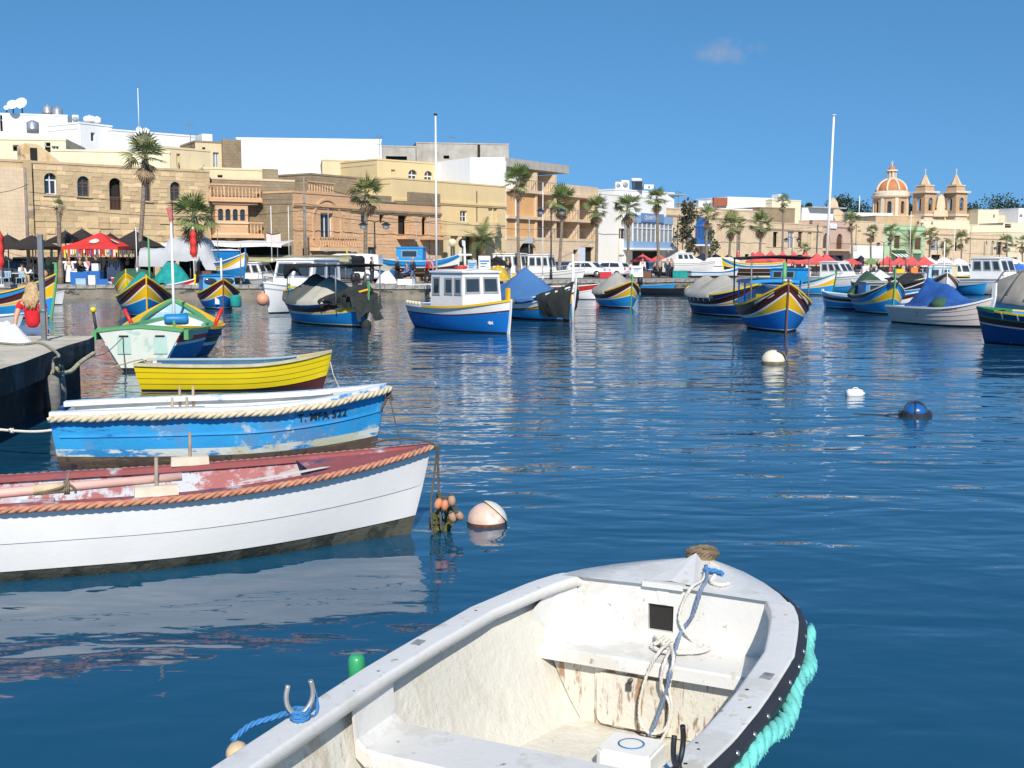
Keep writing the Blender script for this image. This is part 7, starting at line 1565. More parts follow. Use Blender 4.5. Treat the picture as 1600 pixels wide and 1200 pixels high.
# ---------------------------------------------------------------- parasols, gazebos, stalls
def parasol(label, px, top, eave, Y, wpx, mat, name='parasol', n=8, group='open parasols on the quay', fringe=None, sides=None, logo=None, polem=None, rot=0.2):
 zt = atY(px, top, Y).z - QZ; ze = atY(px, eave, Y).z - QZ; r_ = wpx / 2 / FPX * Y; t = thing(name, label, 'parasol', (X(px, Y), Y, QZ), 0, group)
 mb = MB(); ring = [Vector((r_ * math.cos(2 * math.pi * k / n + rot), r_ * math.sin(2 * math.pi * k / n + rot), ze)) for k in range(n)]
 apex = Vector((0, 0, zt))
 for k in range(n):
  a, b_ = ring[k], ring[(k + 1) % n]; m1 = a.lerp(apex, .5) + Vector((0, 0, -.03 * r_)); m2 = b_.lerp(apex, .5) + Vector((0, 0, -.03 * r_)); mm_ = m1.lerp(m2, .5) + Vector((0, 0, -.06 * r_)); e = a.lerp(b_, .5) + Vector((0, 0, .05 * r_ * .5))
  mb.add([a, e, b_, m2, mm_, m1, apex], [(0, 1, 4, 5), (1, 2, 3, 4), (5, 4, 6), (4, 3, 6)]); mb.add([a, e, b_, b_ - Vector((0, 0, .2)), e - Vector((0, 0, .2)), a - Vector((0, 0, .2))], [(0, 1, 4, 5), (1, 2, 3, 4)])
 mb.build('canopy', mat, t); MB().cyl((0, 0, 0), (0, 0, zt + .1), .04, n=6).box((0, 0, .05), (.6, .6, .1)).build('pole', polem or galv, t)
 rb = MB(); [rb.cyl((0, 0, ze + (zt - ze) * .2 - .25), q * .97 + Vector((0, 0, ze * .03 - .02)), .015, n=4) for q in ring]; rb.build('ribs', polem or galv, t)
 if fringe:
  f = MB(); rn = random.Random(4)
  for k in range(n):
   for j in range(26): p = ring[k].lerp(ring[(k + 1) % n], j / 26); q = ring[k].lerp(ring[(k + 1) % n], (j + .7) / 26); L = rn.uniform(.15, .55); f.add([p - Vector((0, 0, .18)), q - Vector((0, 0, .18)), q - Vector((0, 0, .2 + L)), p - Vector((0, 0, .2 + L))], [(0, 1, 2, 3)], rn.randrange(len(fringe)))
  f.build('fringe', fringe, t)
 return t
c_red = M('parasol_red', (.62, .035, .028), .75, .06, 1.5); c_redf = M('parasol_faded_red', (.58, .085, .085), .8, .1, 1.2); c_dark = M('parasol_dark_brown', (.028, .022, .02), .85, .1, 1.5); c_navy = M('parasol_navy', (.018, .022, .045), .85, .1, 1.5); c_white = M('parasol_white', (.74, .71, .64), .8, .04, 1.2); c_greenp = M('parasol_green', (.16, .26, .10), .8, .1, 1.2); c_bluep = M('parasol_blue', (.04, .16, .50), .8, .05)
fr_ = [P['white'], P['red'], P['lemon'], P['cream'], M('fringe_violet', (.2, .1, .3), .8), P['skyblue']]
rp = parasol('bright red parasol hung with a fringe of coloured goods on the left quay', 158, 363, 386, 77, 122, c_red, fringe=fr_, n=4, rot=.75)
rr_ = 56 / FPX * 77; ze_ = atY(158, 386, 77).z - QZ; zt_ = atY(158, 364, 77).z - QZ; q4 = [Vector((rr_ * math.cos(k * math.pi / 2 + .75), rr_ * math.sin(k * math.pi / 2 + .75), ze_)) for k in range(4)]
for k in (2, 3):      # pale round mark on the two near panels
 mk = [q4[k].lerp(q4[(k + 1) % 4], .5 + .16 * math.cos(a)).lerp(Vector((0, 0, zt_)), .42 + .16 * math.sin(a)) + Vector((0, -.03, .0)) for a in [i * .42 for i in range(15)]]
 MB().add(mk, [tuple(range(15))]).build('printed_mark', P['pinkwhite'], rp)
for lab, px, tp_, ev, Y, wd in (('dark brown parasol at the left edge behind the red feather banner', 14, 366, 383, 79, 70), ('wide dark brown parasol in front at far left', 52, 367, 386, 77, 96), ('dark brown parasol with higher peak behind the left row', 104, 360, 376, 81, 60), ('dark brown parasol with highest peak left of the tall palm', 130, 357, 374, 82, 64), ('dark brown parasol peeking between the red and right dark ones', 174, 364, 378, 82, 50), ('large dark brown parasol right of the fringed red one', 212, 360, 386, 79, 110)): parasol(lab, px, tp_, ev, Y, wd, c_dark, n=4, rot=.72, group='dark parasols on the left quay')
parasol('black parasol before the yellow building palms', 776, 400, 412, 100, 46, cl_black, n=6)
for lab, px, tp_, ev, Y, wd, m_ in (('red parasol before the restaurant shopfront', 1004, 397, 407, 126, 40, c_redf), ('red parasol half behind the white gazebo', 1030, 397, 407, 130, 34, c_redf), ('navy parasol nearest the white gazebo', 1098, 395, 405, 138, 36, c_navy), ('navy parasol in the middle of the dark trio', 1118, 396, 405, 142, 36, c_navy), ('navy parasol by the closed red parasol', 1138, 397, 406, 146, 30, c_navy)): parasol(lab, px, tp_, ev, Y, wd, m_)
RL = ['leftmost', 'second from left', 'third from left', 'fourth from left', 'fifth from left', 'sixth from left', 'seventh from left']
for i, px in enumerate((1186, 1204, 1222, 1240, 1258, 1276, 1290)): parasol('faded red parasol, %s in the long row behind the big luzzu' % RL[i], px, 391 + i * .8, 408 + i * .5, 118 + i * 3, 47, c_redf, n=4, rot=.3 + i * .1, group='faded red parasols in a row')
for lab, px, tp_, ev, Y, wd, m_ in (('navy parasol right of the red row', 1303, 399, 411, 150, 38, c_navy), ('navy parasol behind the red row end', 1276, 397, 405, 158, 36, c_navy), ('faded pink parasol between navy parasol and dark closed one', 1330, 403, 411, 156, 34, c_redf), ('dull green parasol left of the second red group', 1361, 402, 411, 160, 30, c_greenp), ('white parasol just left of the white row end', 1452, 402, 411, 178, 34, c_white), ('white parasol above the blue stall', 1474, 401, 410, 182, 36, c_white), ('white parasol in the middle of the pale row', 1498, 403, 412, 184, 36, c_white), ('wide white parasol right of the brown stall', 1535, 407, 418, 172, 44, c_white), ('navy parasol near the right edge', 1562, 406, 416, 176, 30, c_navy), ('bright blue parasol at the right edge', 1592, 411, 420, 165, 40, c_bluep), ('white parasol behind the bright blue one', 1584, 404, 411, 190, 34, c_white), ('dark parasol above the navy hulled boat', 1510, 411, 419, 165, 34, c_dark)): parasol(lab, px, tp_, ev, Y, wd, m_)
for i, px in enumerate((1386, 1405, 1424, 1443)): parasol('red parasol, %s in the second red row by the green house' % RL[i], px, 400, 413, 168 + i * 3, 42, c_redf, n=4, rot=.4 + .1 * i, group='red parasols of the second row')
def closed_parasol(label, px, top, bot, Y, mat, wpx=16, group='closed red parasols'):
 zt = atY(px, top, Y).z - QZ; zb = atY(px, bot, Y).z - QZ; r_ = wpx / 2 / FPX * Y; t = thing('closed_parasol', label, 'parasol', (X(px, Y), Y, QZ), 0, group); n = 12; rows = []
 for k in range(19):
  u = k / 18; rr = r_ * .5 * (.12 + .88 * min(1, u * 4.5)) * (1 - .14 * math.cos(u * 19)) * (1 if u < .93 else .7); rows.append([Vector((rr * (1 + .25 * (j % 2)) * math.cos(2 * math.pi * j / n), rr * (1 + .25 * (j % 2)) * math.sin(2 * math.pi * j / n), zt + (zb - zt) * u)) for j in range(n)])
 MB().grid(rows, True).build('canopy', mat, t); MB().cyl((0, 0, 0), (0, 0, zt + .1), .035, n=6).box((0, 0, .05), (.5, .5, .1)).build('pole', white_p, t); return t
closed_parasol('closed red parasol with white print on a white pole by the grey tarpaulin', 303, 357, 402, 73.5, c_red, 17)
fl_ = closed_parasol('red feather banner at the extreme left edge', 1, 358, 420, 70, c_red, 20); fl_['category'] = 'banner'; fl_.name = 'feather_banner'
closed_parasol('closed faded red parasol right of the navy trio', 1153, 393, 421, 130, c_redf, 10); closed_parasol('closed faded red parasol starting the long red row', 1176, 393, 412, 132, c_redf, 9); closed_parasol('closed red parasol at the start of the second red group', 1391, 401, 426, 160, c_redf, 7); closed_parasol('closed red parasol in the middle of the second red group', 1416, 401, 428, 162, c_redf, 7)
closed_parasol('closed dark navy parasol beside the pink one', 1345, 399, 420, 158, c_navy, 16, 'closed dark parasols')
# white gazebo
g = thing('gazebo', 'white pyramid gazebo over a boat on the promenade', 'gazebo', (X(1064, 124), 124, QZ), .35); zt = atY(1064, 390, 124).z - QZ; ze = atY(1064, 408, 124).z - QZ; hw = 1.75
mb = MB(); ap = Vector((0, 0, zt)); q = [Vector((sx * hw, sy * hw, ze)) for sx, sy in ((-1, -1), (1, -1), (1, 1), (-1, 1))]
for k in range(4): a, b_ = q[k], q[(k + 1) % 4]; m1 = a.lerp(ap, .5) - Vector((0, 0, .12)); m2 = b_.lerp(ap, .5) - Vector((0, 0, .12)); mb.add([a, b_, m2, m1, ap], [(0, 1, 2, 3), (3, 2, 4)]).add([a, b_, b_ - Vector((0, 0, .28)), a - Vector((0, 0, .28))], [(0, 1, 2, 3)])
mb.build('canopy', c_white, g)
for p_ in q: MB().cyl((p_.x * .97, p_.y * .97, 0), (p_.x * .97, p_.y * .97, ze), .04, n=6).build('leg', white_p, g)
# stall roofs and tarpaulins on the left quay
def shelter(label, pa, pb, top, Y, depth, mat, slope=.2, postm=None, name='stall', cat='stall', n=4, valance=.15):
 x0, x1 = X(pa, Y), X(pb, Y); z = atY((pa + pb) / 2, top, Y).z - QZ; t = thing(name, label, cat, (x0, Y, QZ), 0, 'market stalls'); L = x1 - x0
 rows = [[Vector((L * i / 8, depth * j / 3, z - slope * (1 - j / 3) + .04 * math.sin(i * 2.1 + j))) for i in range(9)] for j in range(4)]
 MB().grid(rows).grid([[p - Vector((0, 0, valance)) for p in rows[0]], rows[0]]).build('roof', mat, t)
 for i in range(n):
  for y in (.05, depth - .05): MB().cyl((L * (i + .1) / (n - .8), y, 0), (L * (i + .1) / (n - .8), y, z - slope), .03, n=5).build('post', postm or galv, t)
 return t, L, z
t, L, z = shelter('long white roofed market stall with dark inside behind left boats', 245, 440, 374, 80, 5, P['white'], .35); MB().bb(.3, L - .2, 4.3, 4.4, .2, z - .4).build('back_cloth', cl_black, t)
MB().bb(L * .5, L * .75, 1, 3.2, 0, 1.0).build('table', P['midblue'], t)
t, L, z = shelter('market stall with olive shade sail over green crates', 375, 545, 398, 79, 4, M('shade_sail_olive', (.33, .31, .17), .9, .1), .3)
tp = thing('tarpaulin_heap', 'pale grey tarpaulin draped over a stall left of the closed red parasol', 'tarpaulin', (X(218, 76), 76, QZ), 0)
Lw = X(338, 76) - X(218, 76); zt = atY(280, 372, 76).z - QZ; z2 = atY(230, 388, 76).z - QZ
MB().grid([[Vector((Lw * i / 16, y + .15 * mnoise.noise((i * .7, y, 2)), max(.9, (z2 if i < 6 else zt) * k - (.55 * (i - 13) if i > 13 else 0)) + .10 * mnoise.noise((i * .8, y * 2, 1)) + .04 * mnoise.noise((i * 2.3, y * 5, 7)))) for i in range(17)] for y, k in ((-.2, .5), (-.15, .65), (0, .9), (.3, 1), (1.2, 1.02), (2.4, .98), (2.6, .6))]).build('cloth', M('tarp_pale_grey', (.44, .45, .46), .8, .1, 1.2), tp)
for i in range(4): MB().cyl((Lw * (.1 + .27 * i), .4, 0), (Lw * (.1 + .27 * i), .4, 1.8), .04, n=5).build('post', galv, tp)
shelter('dark kitchen stall behind the red fringed parasol', 20, 240, 402, 81.2, 1.2, cl_black, .0, None, valance=1.2)
shelter('dark shaded terrace under the second red group', 1330, 1450, 417, 176, 3, cl_black, .0, valance=1.0); shelter('brown canvas stall near the white parasols', 1500, 1522, 411, 166, 2, M('canvas_brown', (.10, .06, .04), .9, .1), .4, valance=.8); shelter('small blue market stall by the white parasols', 1478, 1502, 414, 165, 2, P['skyblue'], .1, valance=1.0); shelter('dark terrace stall under the long red row', 1180, 1300, 416, 150, 3, cl_black, .0, valance=.7); shelter('pale canvas terrace roof below the golden houses', 1440, 1560, 413, 192, 3, c_white, .2, valance=.4)
shelter('black shade over the stall before the yellow porch', 700, 770, 409, 96, 3, cl_black, .15, valance=.12)
# ---------------------------------------------------------------- poles, lamps, wires
def mast(label, px, top, bot, Y, r_, mat, name='flagpole', cat='flagpole', cap=None, z0=QZ, lean=0.0):
 zt = atY(px, top, Y).z; zb = z0 if bot is None else atY(px, bot, Y).z; t = thing(name, label, cat, (X(px, Y), Y, zb)); h = zt - zb
 MB().cyl((0, 0, 0), (lean, 0, h), r_, r_ * .62, 10).build('shaft', mat, t); MB().cyl((0, 0, 0), (0, 0, .25), r_ * 1.8, r_ * 1.6, 10).build('base', mat, t)
 if cap: MB().lathe([(0, -.05), (r_ * 1.5, -.04), (r_ * 1.5, .06), (0, .08)], (lean, 0, h), 10).build('cap', cap, t)
 return t
mast('tall white flagpole with black cap before the yellow building', 682, 179, None, 82, .085, white_p, cap=blackm); mast('tallest white flagpole at right, standing behind the roofs', 1291, 180, None, 178, .23, white_p, cap=white_p, lean=.55)
mast('slim white aerial mast on the roofs above the tall palm', 224, 136, 208, 111, .05, white_p, 'aerial_mast', 'mast', cap=galv); mast('white mast behind white roof left of the dome', 1340, 306, 338, 250, .12, white_p, 'aerial_mast', 'mast')
mast('tall timber utility pole on the left stone building', 45, 262, None, 77.5, .13, M('pole_timber', (.24, .20, .16), .9, .2, 4), 'utility_pole', 'pole'); mast('timber utility pole between the carved bay and orange house', 477, 276, None, 88, .12, MATS['pole_timber'], 'utility_pole', 'pole')
mast('thin utility pole among the palms by golden house', 1151, 350, None, 140, .09, MATS['pole_timber'], 'utility_pole', 'pole'); mast('white slim mast standing among the boats before the unfinished building', 848, 285, None, 100, .05, white_p, 'boat_mast', 'mast'); mast('thin white mast before the green house', 1421, 330, None, 175, .05, white_p, 'boat_mast', 'mast'); mast('thin white mast before the cream row', 1490, 348, None, 170, .06, white_p, 'boat_mast', 'mast'); mast('white mast with pennant left of the cruiser', 425, 322, 410, 76, .035, white_p, 'boat_mast', 'mast'); mast('bare white mast right of the pennant mast', 452, 322, 410, 77, .03, white_p, 'boat_mast', 'mast'); mast('thin grey mast by the bay house', 341, 358, 410, 76, .03, galv, 'boat_mast', 'mast'); mast('white mast in front of the closed red parasol', 214, 355, 425, 70, .035, white_p, 'boat_mast', 'mast'); mast('brown mast behind small blue cabin boat', 376, 382, 445, 72, .04, galv, 'boat_mast', 'mast'); mast('tall thin pole before the cream row houses', 1515, 352, None, 190, .06, galv, 'boat_mast', 'mast')
fg = thing('pennant', 'pale pennant with red and black stripe on a white mast by the cruiser', 'flag', atY(427, 363, 75.9)); MB().grid([[Vector((.9 * (i / 6 - .5), .06 * math.sin(i * 1.3), -.0 - .28 * j + .10 * math.cos(i / 6 * math.pi * 1 - 1.57) * -1)) for i in range(7)] for j in range(3)]).build('cloth', P['pinkwhite'], fg); MB().grid([[Vector((.9 * (i / 6 - .5), .06 * math.sin(i * 1.3) - .01, .0 - .06 * j + .10 * math.sin(i / 6 * math.pi) * -1)) for i in range(7)] for j in range(2)]).build('stripe', P['maroon'], fg)
f2 = thing('red_flag', 'faded red and white flag hanging near the low crowned palm', 'flag', atY(259, 325, 77)); MB().grid([[Vector((.35 * i / 4 + .05 * j, .05 * math.sin(i * 2 + j), -.22 * j + .1 * i / 4)) for i in range(5)] for j in range(5)]).build('cloth', M('flag_faded_red', (.50, .15, .14), .8, .3, 5), f2); MB().cyl((.42, 0, -3.2), (.42, 0, .55), .03, n=6).build('staff', blackm, f2)
def lamp(label, px, top, Y, arms=2, mat=blackm, s=1.0):
 h = atY(px, top, Y).z - QZ; t = thing('street_lamp', label, 'street lamp', (X(px, Y), Y, QZ), 0.1, 'lantern lamps on the promenade')
 MB().cyl((0, 0, 0), (0, 0, h), .07, .045, 8).cyl((0, 0, 0), (0, 0, .8), .13, .10, 8).lathe([(.09, h * .6), (.07, h * .62)], n=8).build('post', mat, t)
 for sd in (1, -1)[:arms]:
  a = MB().tube(smooth_path([(0, 0, h - .05), (sd * .35 * s, 0, h + .12), (sd * .8 * s, 0, h - .02)], 5), .03, 6).build('arm', mat, t)
  MB().lathe([(.06, 0), (.32, -.16), (.36, -.2), (.30, -.2)], (sd * .8 * s, 0, h), 8, smooth=False).build('lamp_shade', mat, t); MB().lathe([(.26, -.2), (.20, -.46), (.05, -.52), (0, -.52)], (sd * .8 * s, 0, h), 8).build('lamp_globe', M('lamp_glass', (.42, .43, .42), .25, .1), t)
lamp('black twin lantern lamp before the orange houses', 586, 347, 84); lamp('large twin lantern lamp before the loggias', 861, 326, 98, s=1.1); lamp('twin lantern lamp before the dark climbing tree', 1066, 368, 132); lamp('twin lantern lamp before weathered stone house', 1237, 372, 150); lamp('twin lantern lamp left of the green house', 1380, 379, 166); lamp('twin lantern lamp before the cream row', 1464, 384, 180); lamp('twin lantern lamp before the niche house', 1561, 386, 195)
mb = MB()
def wire(a, b_, sag=.4):
 a, b_ = Vector(a), Vector(b_); mb.tube([a.lerp(b_, i / 10) - Vector((0, 0, sag * 4 * (i / 10) * (1 - i / 10))) for i in range(11)], .018, 4, caps=False)
w1 = atY(45, 300, 77.3); w2 = atY(477, 318, 87.8); w3 = atY(477, 282, 87.8)
wire(w1, w2); wire(w1 + Vector((0, 0, -.8)), w2 + Vector((0, 0, -.5)), .6); wire(w1 + Vector((0, 0, .5)), atY(-60, 296, 76)); wire(w3, atY(620, 318, 96), .3); wire(w2, atY(790, 352, 108), .5); wire(w2 + Vector((0, 0, -.6)), atY(690, 345, 100), .4); wire(atY(690, 345, 100), atY(933, 352, 131), .6); wire(atY(1151, 352, 139.9), atY(1290, 352, 182), .5)
tag(mb.build('overhead_wires', rubber), 'black overhead wires strung along the left house fronts', 'wires')
# ---------------------------------------------------------------- rooftop things
def dish(label, px, py, Y, rpx, az=0.0):
 r_ = rpx / FPX * Y; c = atY(px, py, Y); t = thing('satellite_dish', label, 'satellite dish', c, az, 'rooftop satellite dishes'); n = 6
 o = MB().lathe([(r_ * i / n, -.35 * r_ * (1 - (i / n) ** 2)) for i in range(n + 1)], (0, 0, 0), 18).build('reflector', white_p, t); o.rotation_euler = (R(62), 0, 0); MB().cyl((0, .3, -r_ * 1.6), (0, .2, -.1), .06, n=6).build('stand', blackm, t); MB().cyl((0, 0, 0), (0, -r_ * .8, .2), .02, n=5).build('feed_arm', galv, t)
dish('white satellite dish in front, left of the pair on the left roof', 19, 163, 111, 8, .1); dish('larger white satellite dish, right of the pair on the left roof', 32, 161, 112, 10, -.1); dish('small dish at the far left roof edge', 10, 168, 112, 4, .3)
def tank(label, px, top, bot, Y, wpx, mat, horiz=False, group='rooftop water tanks'):
 r_ = wpx / 2 / FPX * Y; z1 = atY(px, top, Y).z; z0 = atY(px, bot, Y).z; t = thing('water_tank', label, 'water tank', (X(px, Y), Y, z0), 0, group); h = z1 - z0
 if horiz: MB().lathe([(0, -r_), (h * .4, -r_ * .9), (h * .5, -r_ * .6), (h * .5, r_ * .6), (h * .4, r_ * .9), (0, r_)], (0, 0, h * .5), 12, axis='X').build('body', mat, t)
 else: MB().lathe([(0, 0), (r_, 0), (r_, h * .3), (r_ * 1.03, h * .32), (r_ * 1.03, h * .36), (r_, h * .38), (r_, h * .88), (r_ * .5, h), (0, h * 1.02)], (0, 0, 0), 14).build('body', mat, t)
 MB().lathe([(.0, 0), (.16, 0), (.16, .06), (0, .06)], (0, 0, h), 8).build('lid', mat, t)
tank_m = M('steel_tank', (.40, .42, .45), .35, .15, 3, metal=.5)
tank('steel water tank on the cream house roof at left', 60, 189, 208, 99, 18, tank_m); tank('pale steel tank, left of the pair on the left white block', 84, 165, 182, 113.5, 16, tank_m); tank('darker steel tank, right of the pair on the left white block', 99, 168, 184, 113.2, 15, tank_m); tank('white horizontal tank on the white cube roof', 148, 181, 193, 112.5, 18, white_p, True); tank('small white tank at the right of white cube roof', 160, 183, 194, 112.6, 11, white_p); tank('white tank beside the slim aerial mast', 234, 201, 211, 114, 12, white_p); tank('grey tank box at the foot of the slim aerial mast', 224, 199, 211, 113.8, 9, white_p)
MB_ = lambda: MB()
for lab, px, py, Y, wpx, hpx in (('boxy air conditioner above the small dark window block', 118, 187, 112.6, 9, 14), ('white air conditioner on the right of white roof room', 977, 289, 144, 13, 14), ('white air conditioner left on the white roof room', 966, 290, 143, 9, 11), ('long white air conditioner by the rooftop canopy', 1014, 292, 146, 16, 7)):
 w_ = wpx / FPX * Y; h_ = hpx / FPX * Y; c = atY(px, py + hpx / 2, Y); t = thing('air_conditioner', lab, 'air conditioner', (c.x, Y, c.z), .3, 'rooftop air conditioners'); MB().bb(-w_ / 2, w_ / 2, 0, .4, 0, h_).build('case', white_p, t); MB().lathe([(0, 0), (h_ * .32, 0), (h_ * .32, -.02), (0, -.02)], (0, -.005, h_ * .5), 12, axis='Y').build('fan_grille', wfr_grey, t)
t = thing('solar_heater', 'black solar water heater panel on the restaurant roof', 'solar heater', atY(996, 296, 145), .2); MB().box((0, 0, .5), (1.3, .06, 1.3), rx=-.5).build('panel', glass, t); MB().lathe([(0, -.65), (.22, -.62), (.22, .62), (0, .65)], (0, .4, 1.15), 10, axis='X').build('tank', white_p, t); MB().bb(-.55, -.5, -.3, .4, 0, .9).bb(.5, .55, -.3, .4, 0, .9).build('stand', galv, t)
rw = thing('roof_canopy', 'dark flat canopy on the restaurant roof terrace', 'canopy', atY(1037, 308, 150), .3); MB().bb(-1.6, 2.6, -1, 2, .2, .32).bb(-1.5, -1.4, -.9, -.8, -1.4, .2).bb(2.4, 2.5, -.9, -.8, -1.4, .2).build('roof', wfr_grey, rw)
for lab, px, py, Y in (('thin rooftop aerial on the brown house', 297, 196, 113), ('rooftop aerial by the big white wall right end', 593, 213, 129), ('rooftop aerial on the raw concrete block', 706, 215, 151), ('rooftop aerial right of the solar heater', 1060, 300, 150)):
 c = atY(px, py, Y); t = thing('roof_aerial', lab, 'aerial', (c.x, Y, c.z - 2), .4, 'thin rooftop aerials'); MB().cyl((0, 0, 0), (0, 0, 2.2), .03, n=5).build('rod', galv, t); MB().box((0, 0, 2.0), (1.0, .03, .03)).box((.2, 0, 1.95), (.03, .5, .03)).box((-.2, 0, 2.05), (.03, .6, .03)).box((.4, 0, 1.95), (.03, .4, .03)).build('elements', galv, t)
# ---------------------------------------------------------------- people
skin_m = M('skin', (.52, .30, .20), .55, .06, 8); skin_d = M('skin_tanned', (.36, .20, .13), .55, .06, 8)
hair_m = {k: M('hair_' + k, c, .6, .35, 30) for k, c in (('blond', (.46, .31, .16)), ('dark', (.025, .018, .014)), ('brown', (.09, .05, .03)), ('grey', (.35, .34, .33)))}
cloth = {k: M('cloth_' + k, c, .9, .12, 5, bump=.25, bscale=30) for k, c in (('red', (.55, .012, .02)), ('navy', (.02, .03, .07)), ('black', (.015, .015, .017)), ('white', (.74, .73, .71)), ('denim', (.10, .15, .25)), ('pink', (.60, .25, .28)), ('grey', (.25, .26, .27)), ('green', (.08, .25, .12)), ('blue', (.05, .16, .42)), ('tan', (.42, .33, .22)))}
def skin_mesh(name, joints, edges, mat, root=0, levels=2, parent=None):
 me = bpy.data.meshes.new(name); names = list(joints); idx = {n: i for i, n in enumerate(names)}
 me.from_pydata([joints[n][0] for n in names], [(idx[a], idx[b]) for a, b in edges], [])
 o = bpy.data.objects.new(name, me); COL.objects.link(o); md = o.modifiers.new('s', 'SKIN'); md.use_smooth_shade = True; md.branch_smoothing = .6
 for i, n in enumerate(names):
  r_ = joints[n][1]; v = me.skin_vertices[0].data[i]; v.radius = (r_ if isinstance(r_, tuple) else (r_, r_)); v.use_root = i == root
 sb = o.modifiers.new('u', 'SUBSURF'); sb.levels = levels
 dg = bpy.context.evaluated_depsgraph_get(); m2 = bpy.data.meshes.new_from_object(o.evaluated_get(dg)); m2.name = name; bpy.data.objects.remove(o)
 m2.materials.clear(); m2.materials.append(mat)
 for p in m2.polygons: p.use_smooth = True
 q = bpy.data.objects.new(name, m2); COL.objects.link(q); q.parent = parent; return q
def person(label, loc, rz, pose='stand', top='navy', legs='black', hair='dark', skinm=None, lv=1, long_hair=False, group=None, scale=1.0, skirt=False):
 t = thing('person', label, 'person', loc, rz, group); t.scale = (scale,) * 3; sm = skin_m if not skinm else skinm
 # facing -y; x to the person's left
 J = {'pelvis': ((0, 0, .95), (.13, .10)), 'waist': ((0, 0, 1.10), (.115, .085)), 'chest': ((0, .0, 1.30), (.145, .10)), 'neckb': ((0, .01, 1.46), (.065, .06)), 'neck': ((0, 0, 1.52), .05), 'jaw': ((0, -.02, 1.58), (.062, .07)), 'head': ((0, -.005, 1.67), (.078, .092)), 'crown': ((0, .0, 1.745), (.05, .06))}
 E = [('pelvis', 'waist'), ('waist', 'chest'), ('chest', 'neckb'), ('neckb', 'neck'), ('neck', 'jaw'), ('jaw', 'head'), ('head', 'crown')]
 for s, n in ((1, 'l'), (-1, 'r')):
  sw = .0
  if pose == 'walk': sw = .16 * s
  if pose == 'sit':
   hip, kn, an, ft = (s * .10, -.02, .92), (s * .13, -.44, .93), (s * .12, -.47, .50), (s * .12, -.60, .46)
  else:
   hip, kn, an, ft = (s * .09, 0, .90), (s * .10, -.02 - sw * .7, .50), (s * .10, .02 - sw * 1.3, .09 + (.06 if sw < 0 else 0)), (s * .11, -.12 - sw * 1.3, .035 + (.02 if sw < 0 else 0))
  if pose == 'lean':    # seated, propped back on straight arms
   sh, el, wr, ha = (s * .19, .05, 1.42), (s * .25, .16, 1.17), (s * .27, .22, .93), (s * .28, .19, .86)
  elif pose == 'cross': sh, el, wr, ha = (s * .18, 0, 1.42), (s * .25, .0, 1.17), (s * .06, -.22, 1.16), (s * -.04, -.22, 1.17)
  elif pose == 'sit': sh, el, wr, ha = (s * .18, 0, 1.42), (s * .23, -.06, 1.16), (s * .14, -.28, 1.08), (s * .10, -.36, 1.06)
  else: sh, el, wr, ha = (s * .18, 0, 1.42), (s * .235, .02 + sw * .4, 1.15), (s * .25, -.05 + sw * .8, .92), (s * .25, -.08 + sw * .9, .84)
  J.update({n + 'hip': (hip, .09), n + 'knee': (kn, .058), n + 'ank': (an, .042), n + 'foot': (ft, (.04, .035)), n + 'sh': (sh, .062), n + 'elb': (el, .045), n + 'wr': (wr, .032), n + 'hand': (ha, (.036, .022))})
  E += [('pelvis', n + 'hip'), (n + 'hip', n + 'knee'), (n + 'knee', n + 'ank'), (n + 'ank', n + 'foot'), ('chest', n + 'sh'), (n + 'sh', n + 'elb'), (n + 'elb', n + 'wr'), (n + 'wr', n + 'hand')]
 if pose == 'lean':
  for n, s in (('l', 1), ('r', -1)): J[n + 'hip'] = ((s * .08, -.03, .92), .085); J[n + 'knee'] = ((s * .085, -.46, .90), .05); J[n + 'ank'] = ((s * .08, -.50, .50), .045); J[n + 'foot'] = ((s * .08, -.64, .46), (.04, .035))
  J['pelvis'] = ((0, 0, .96), (.13, .10)); J['waist'] = ((0, .015, 1.12), (.12, .09)); J['chest'] = ((0, .03, 1.32), (.145, .10))
 body = skin_mesh('body', J, E, sm, 0, lv, t)
 big = lambda n, k: (J[n][0], tuple(x * k + .008 for x in (J[n][1] if isinstance(J[n][1], tuple) else (J[n][1],) * 2)))
 names = ['waist', 'chest', 'neckb', 'pelvis']; S = {n: big(n, 1.07) for n in names}; S['neckb'] = ((0, .01, 1.455), (.075, .07)); S['pelvis'] = ((0, .01, .945), tuple(x * 1.22 for x in J['pelvis'][1])) if pose == 'lean' else S['pelvis']; SE = [('pelvis', 'waist'), ('waist', 'chest'), ('chest', 'neckb')]
 for n in 'lr':
  S[n + 'sh'] = big(n + 'sh', 1.12); e = Vector(J[n + 'sh'][0]).lerp(Vector(J[n + 'elb'][0]), .55 if pose == 'lean' else 1.0); S[n + 'elb'] = (tuple(e), .062); SE += [('chest', n + 'sh'), (n + 'sh', n + 'elb')]
  if pose != 'lean': S[n + 'wr'] = big(n + 'wr', 1.2); SE += [(n + 'elb', n + 'wr')]
 skin_mesh('shirt', S, SE, cloth[top], 1, lv, t)
 T_ = {'pelvis': big('pelvis', 1.07)}; TE = []
 T_['pelvis'] = (tuple(Vector(J['pelvis'][0]) + Vector((0, 0, -.01))), T_['pelvis'][1])
 for n in 'lr': T_[n + 'hip'] = big(n + 'hip', 1.08); T_[n + 'knee'] = big(n + 'knee', 1.15); T_[n + 'ank'] = big(n + 'ank', 1.25); TE += [('pelvis', n + 'hip'), (n + 'hip', n + 'knee'), (n + 'knee', n + 'ank')]
 skin_mesh('trousers', T_, TE, cloth[legs], 0, lv, t)
 if skirt: MB().lathe([(.14, 1.05), (.19, .85), (.24, .45), (.27, .12)], n=12).build('apron', cloth['white'], t)
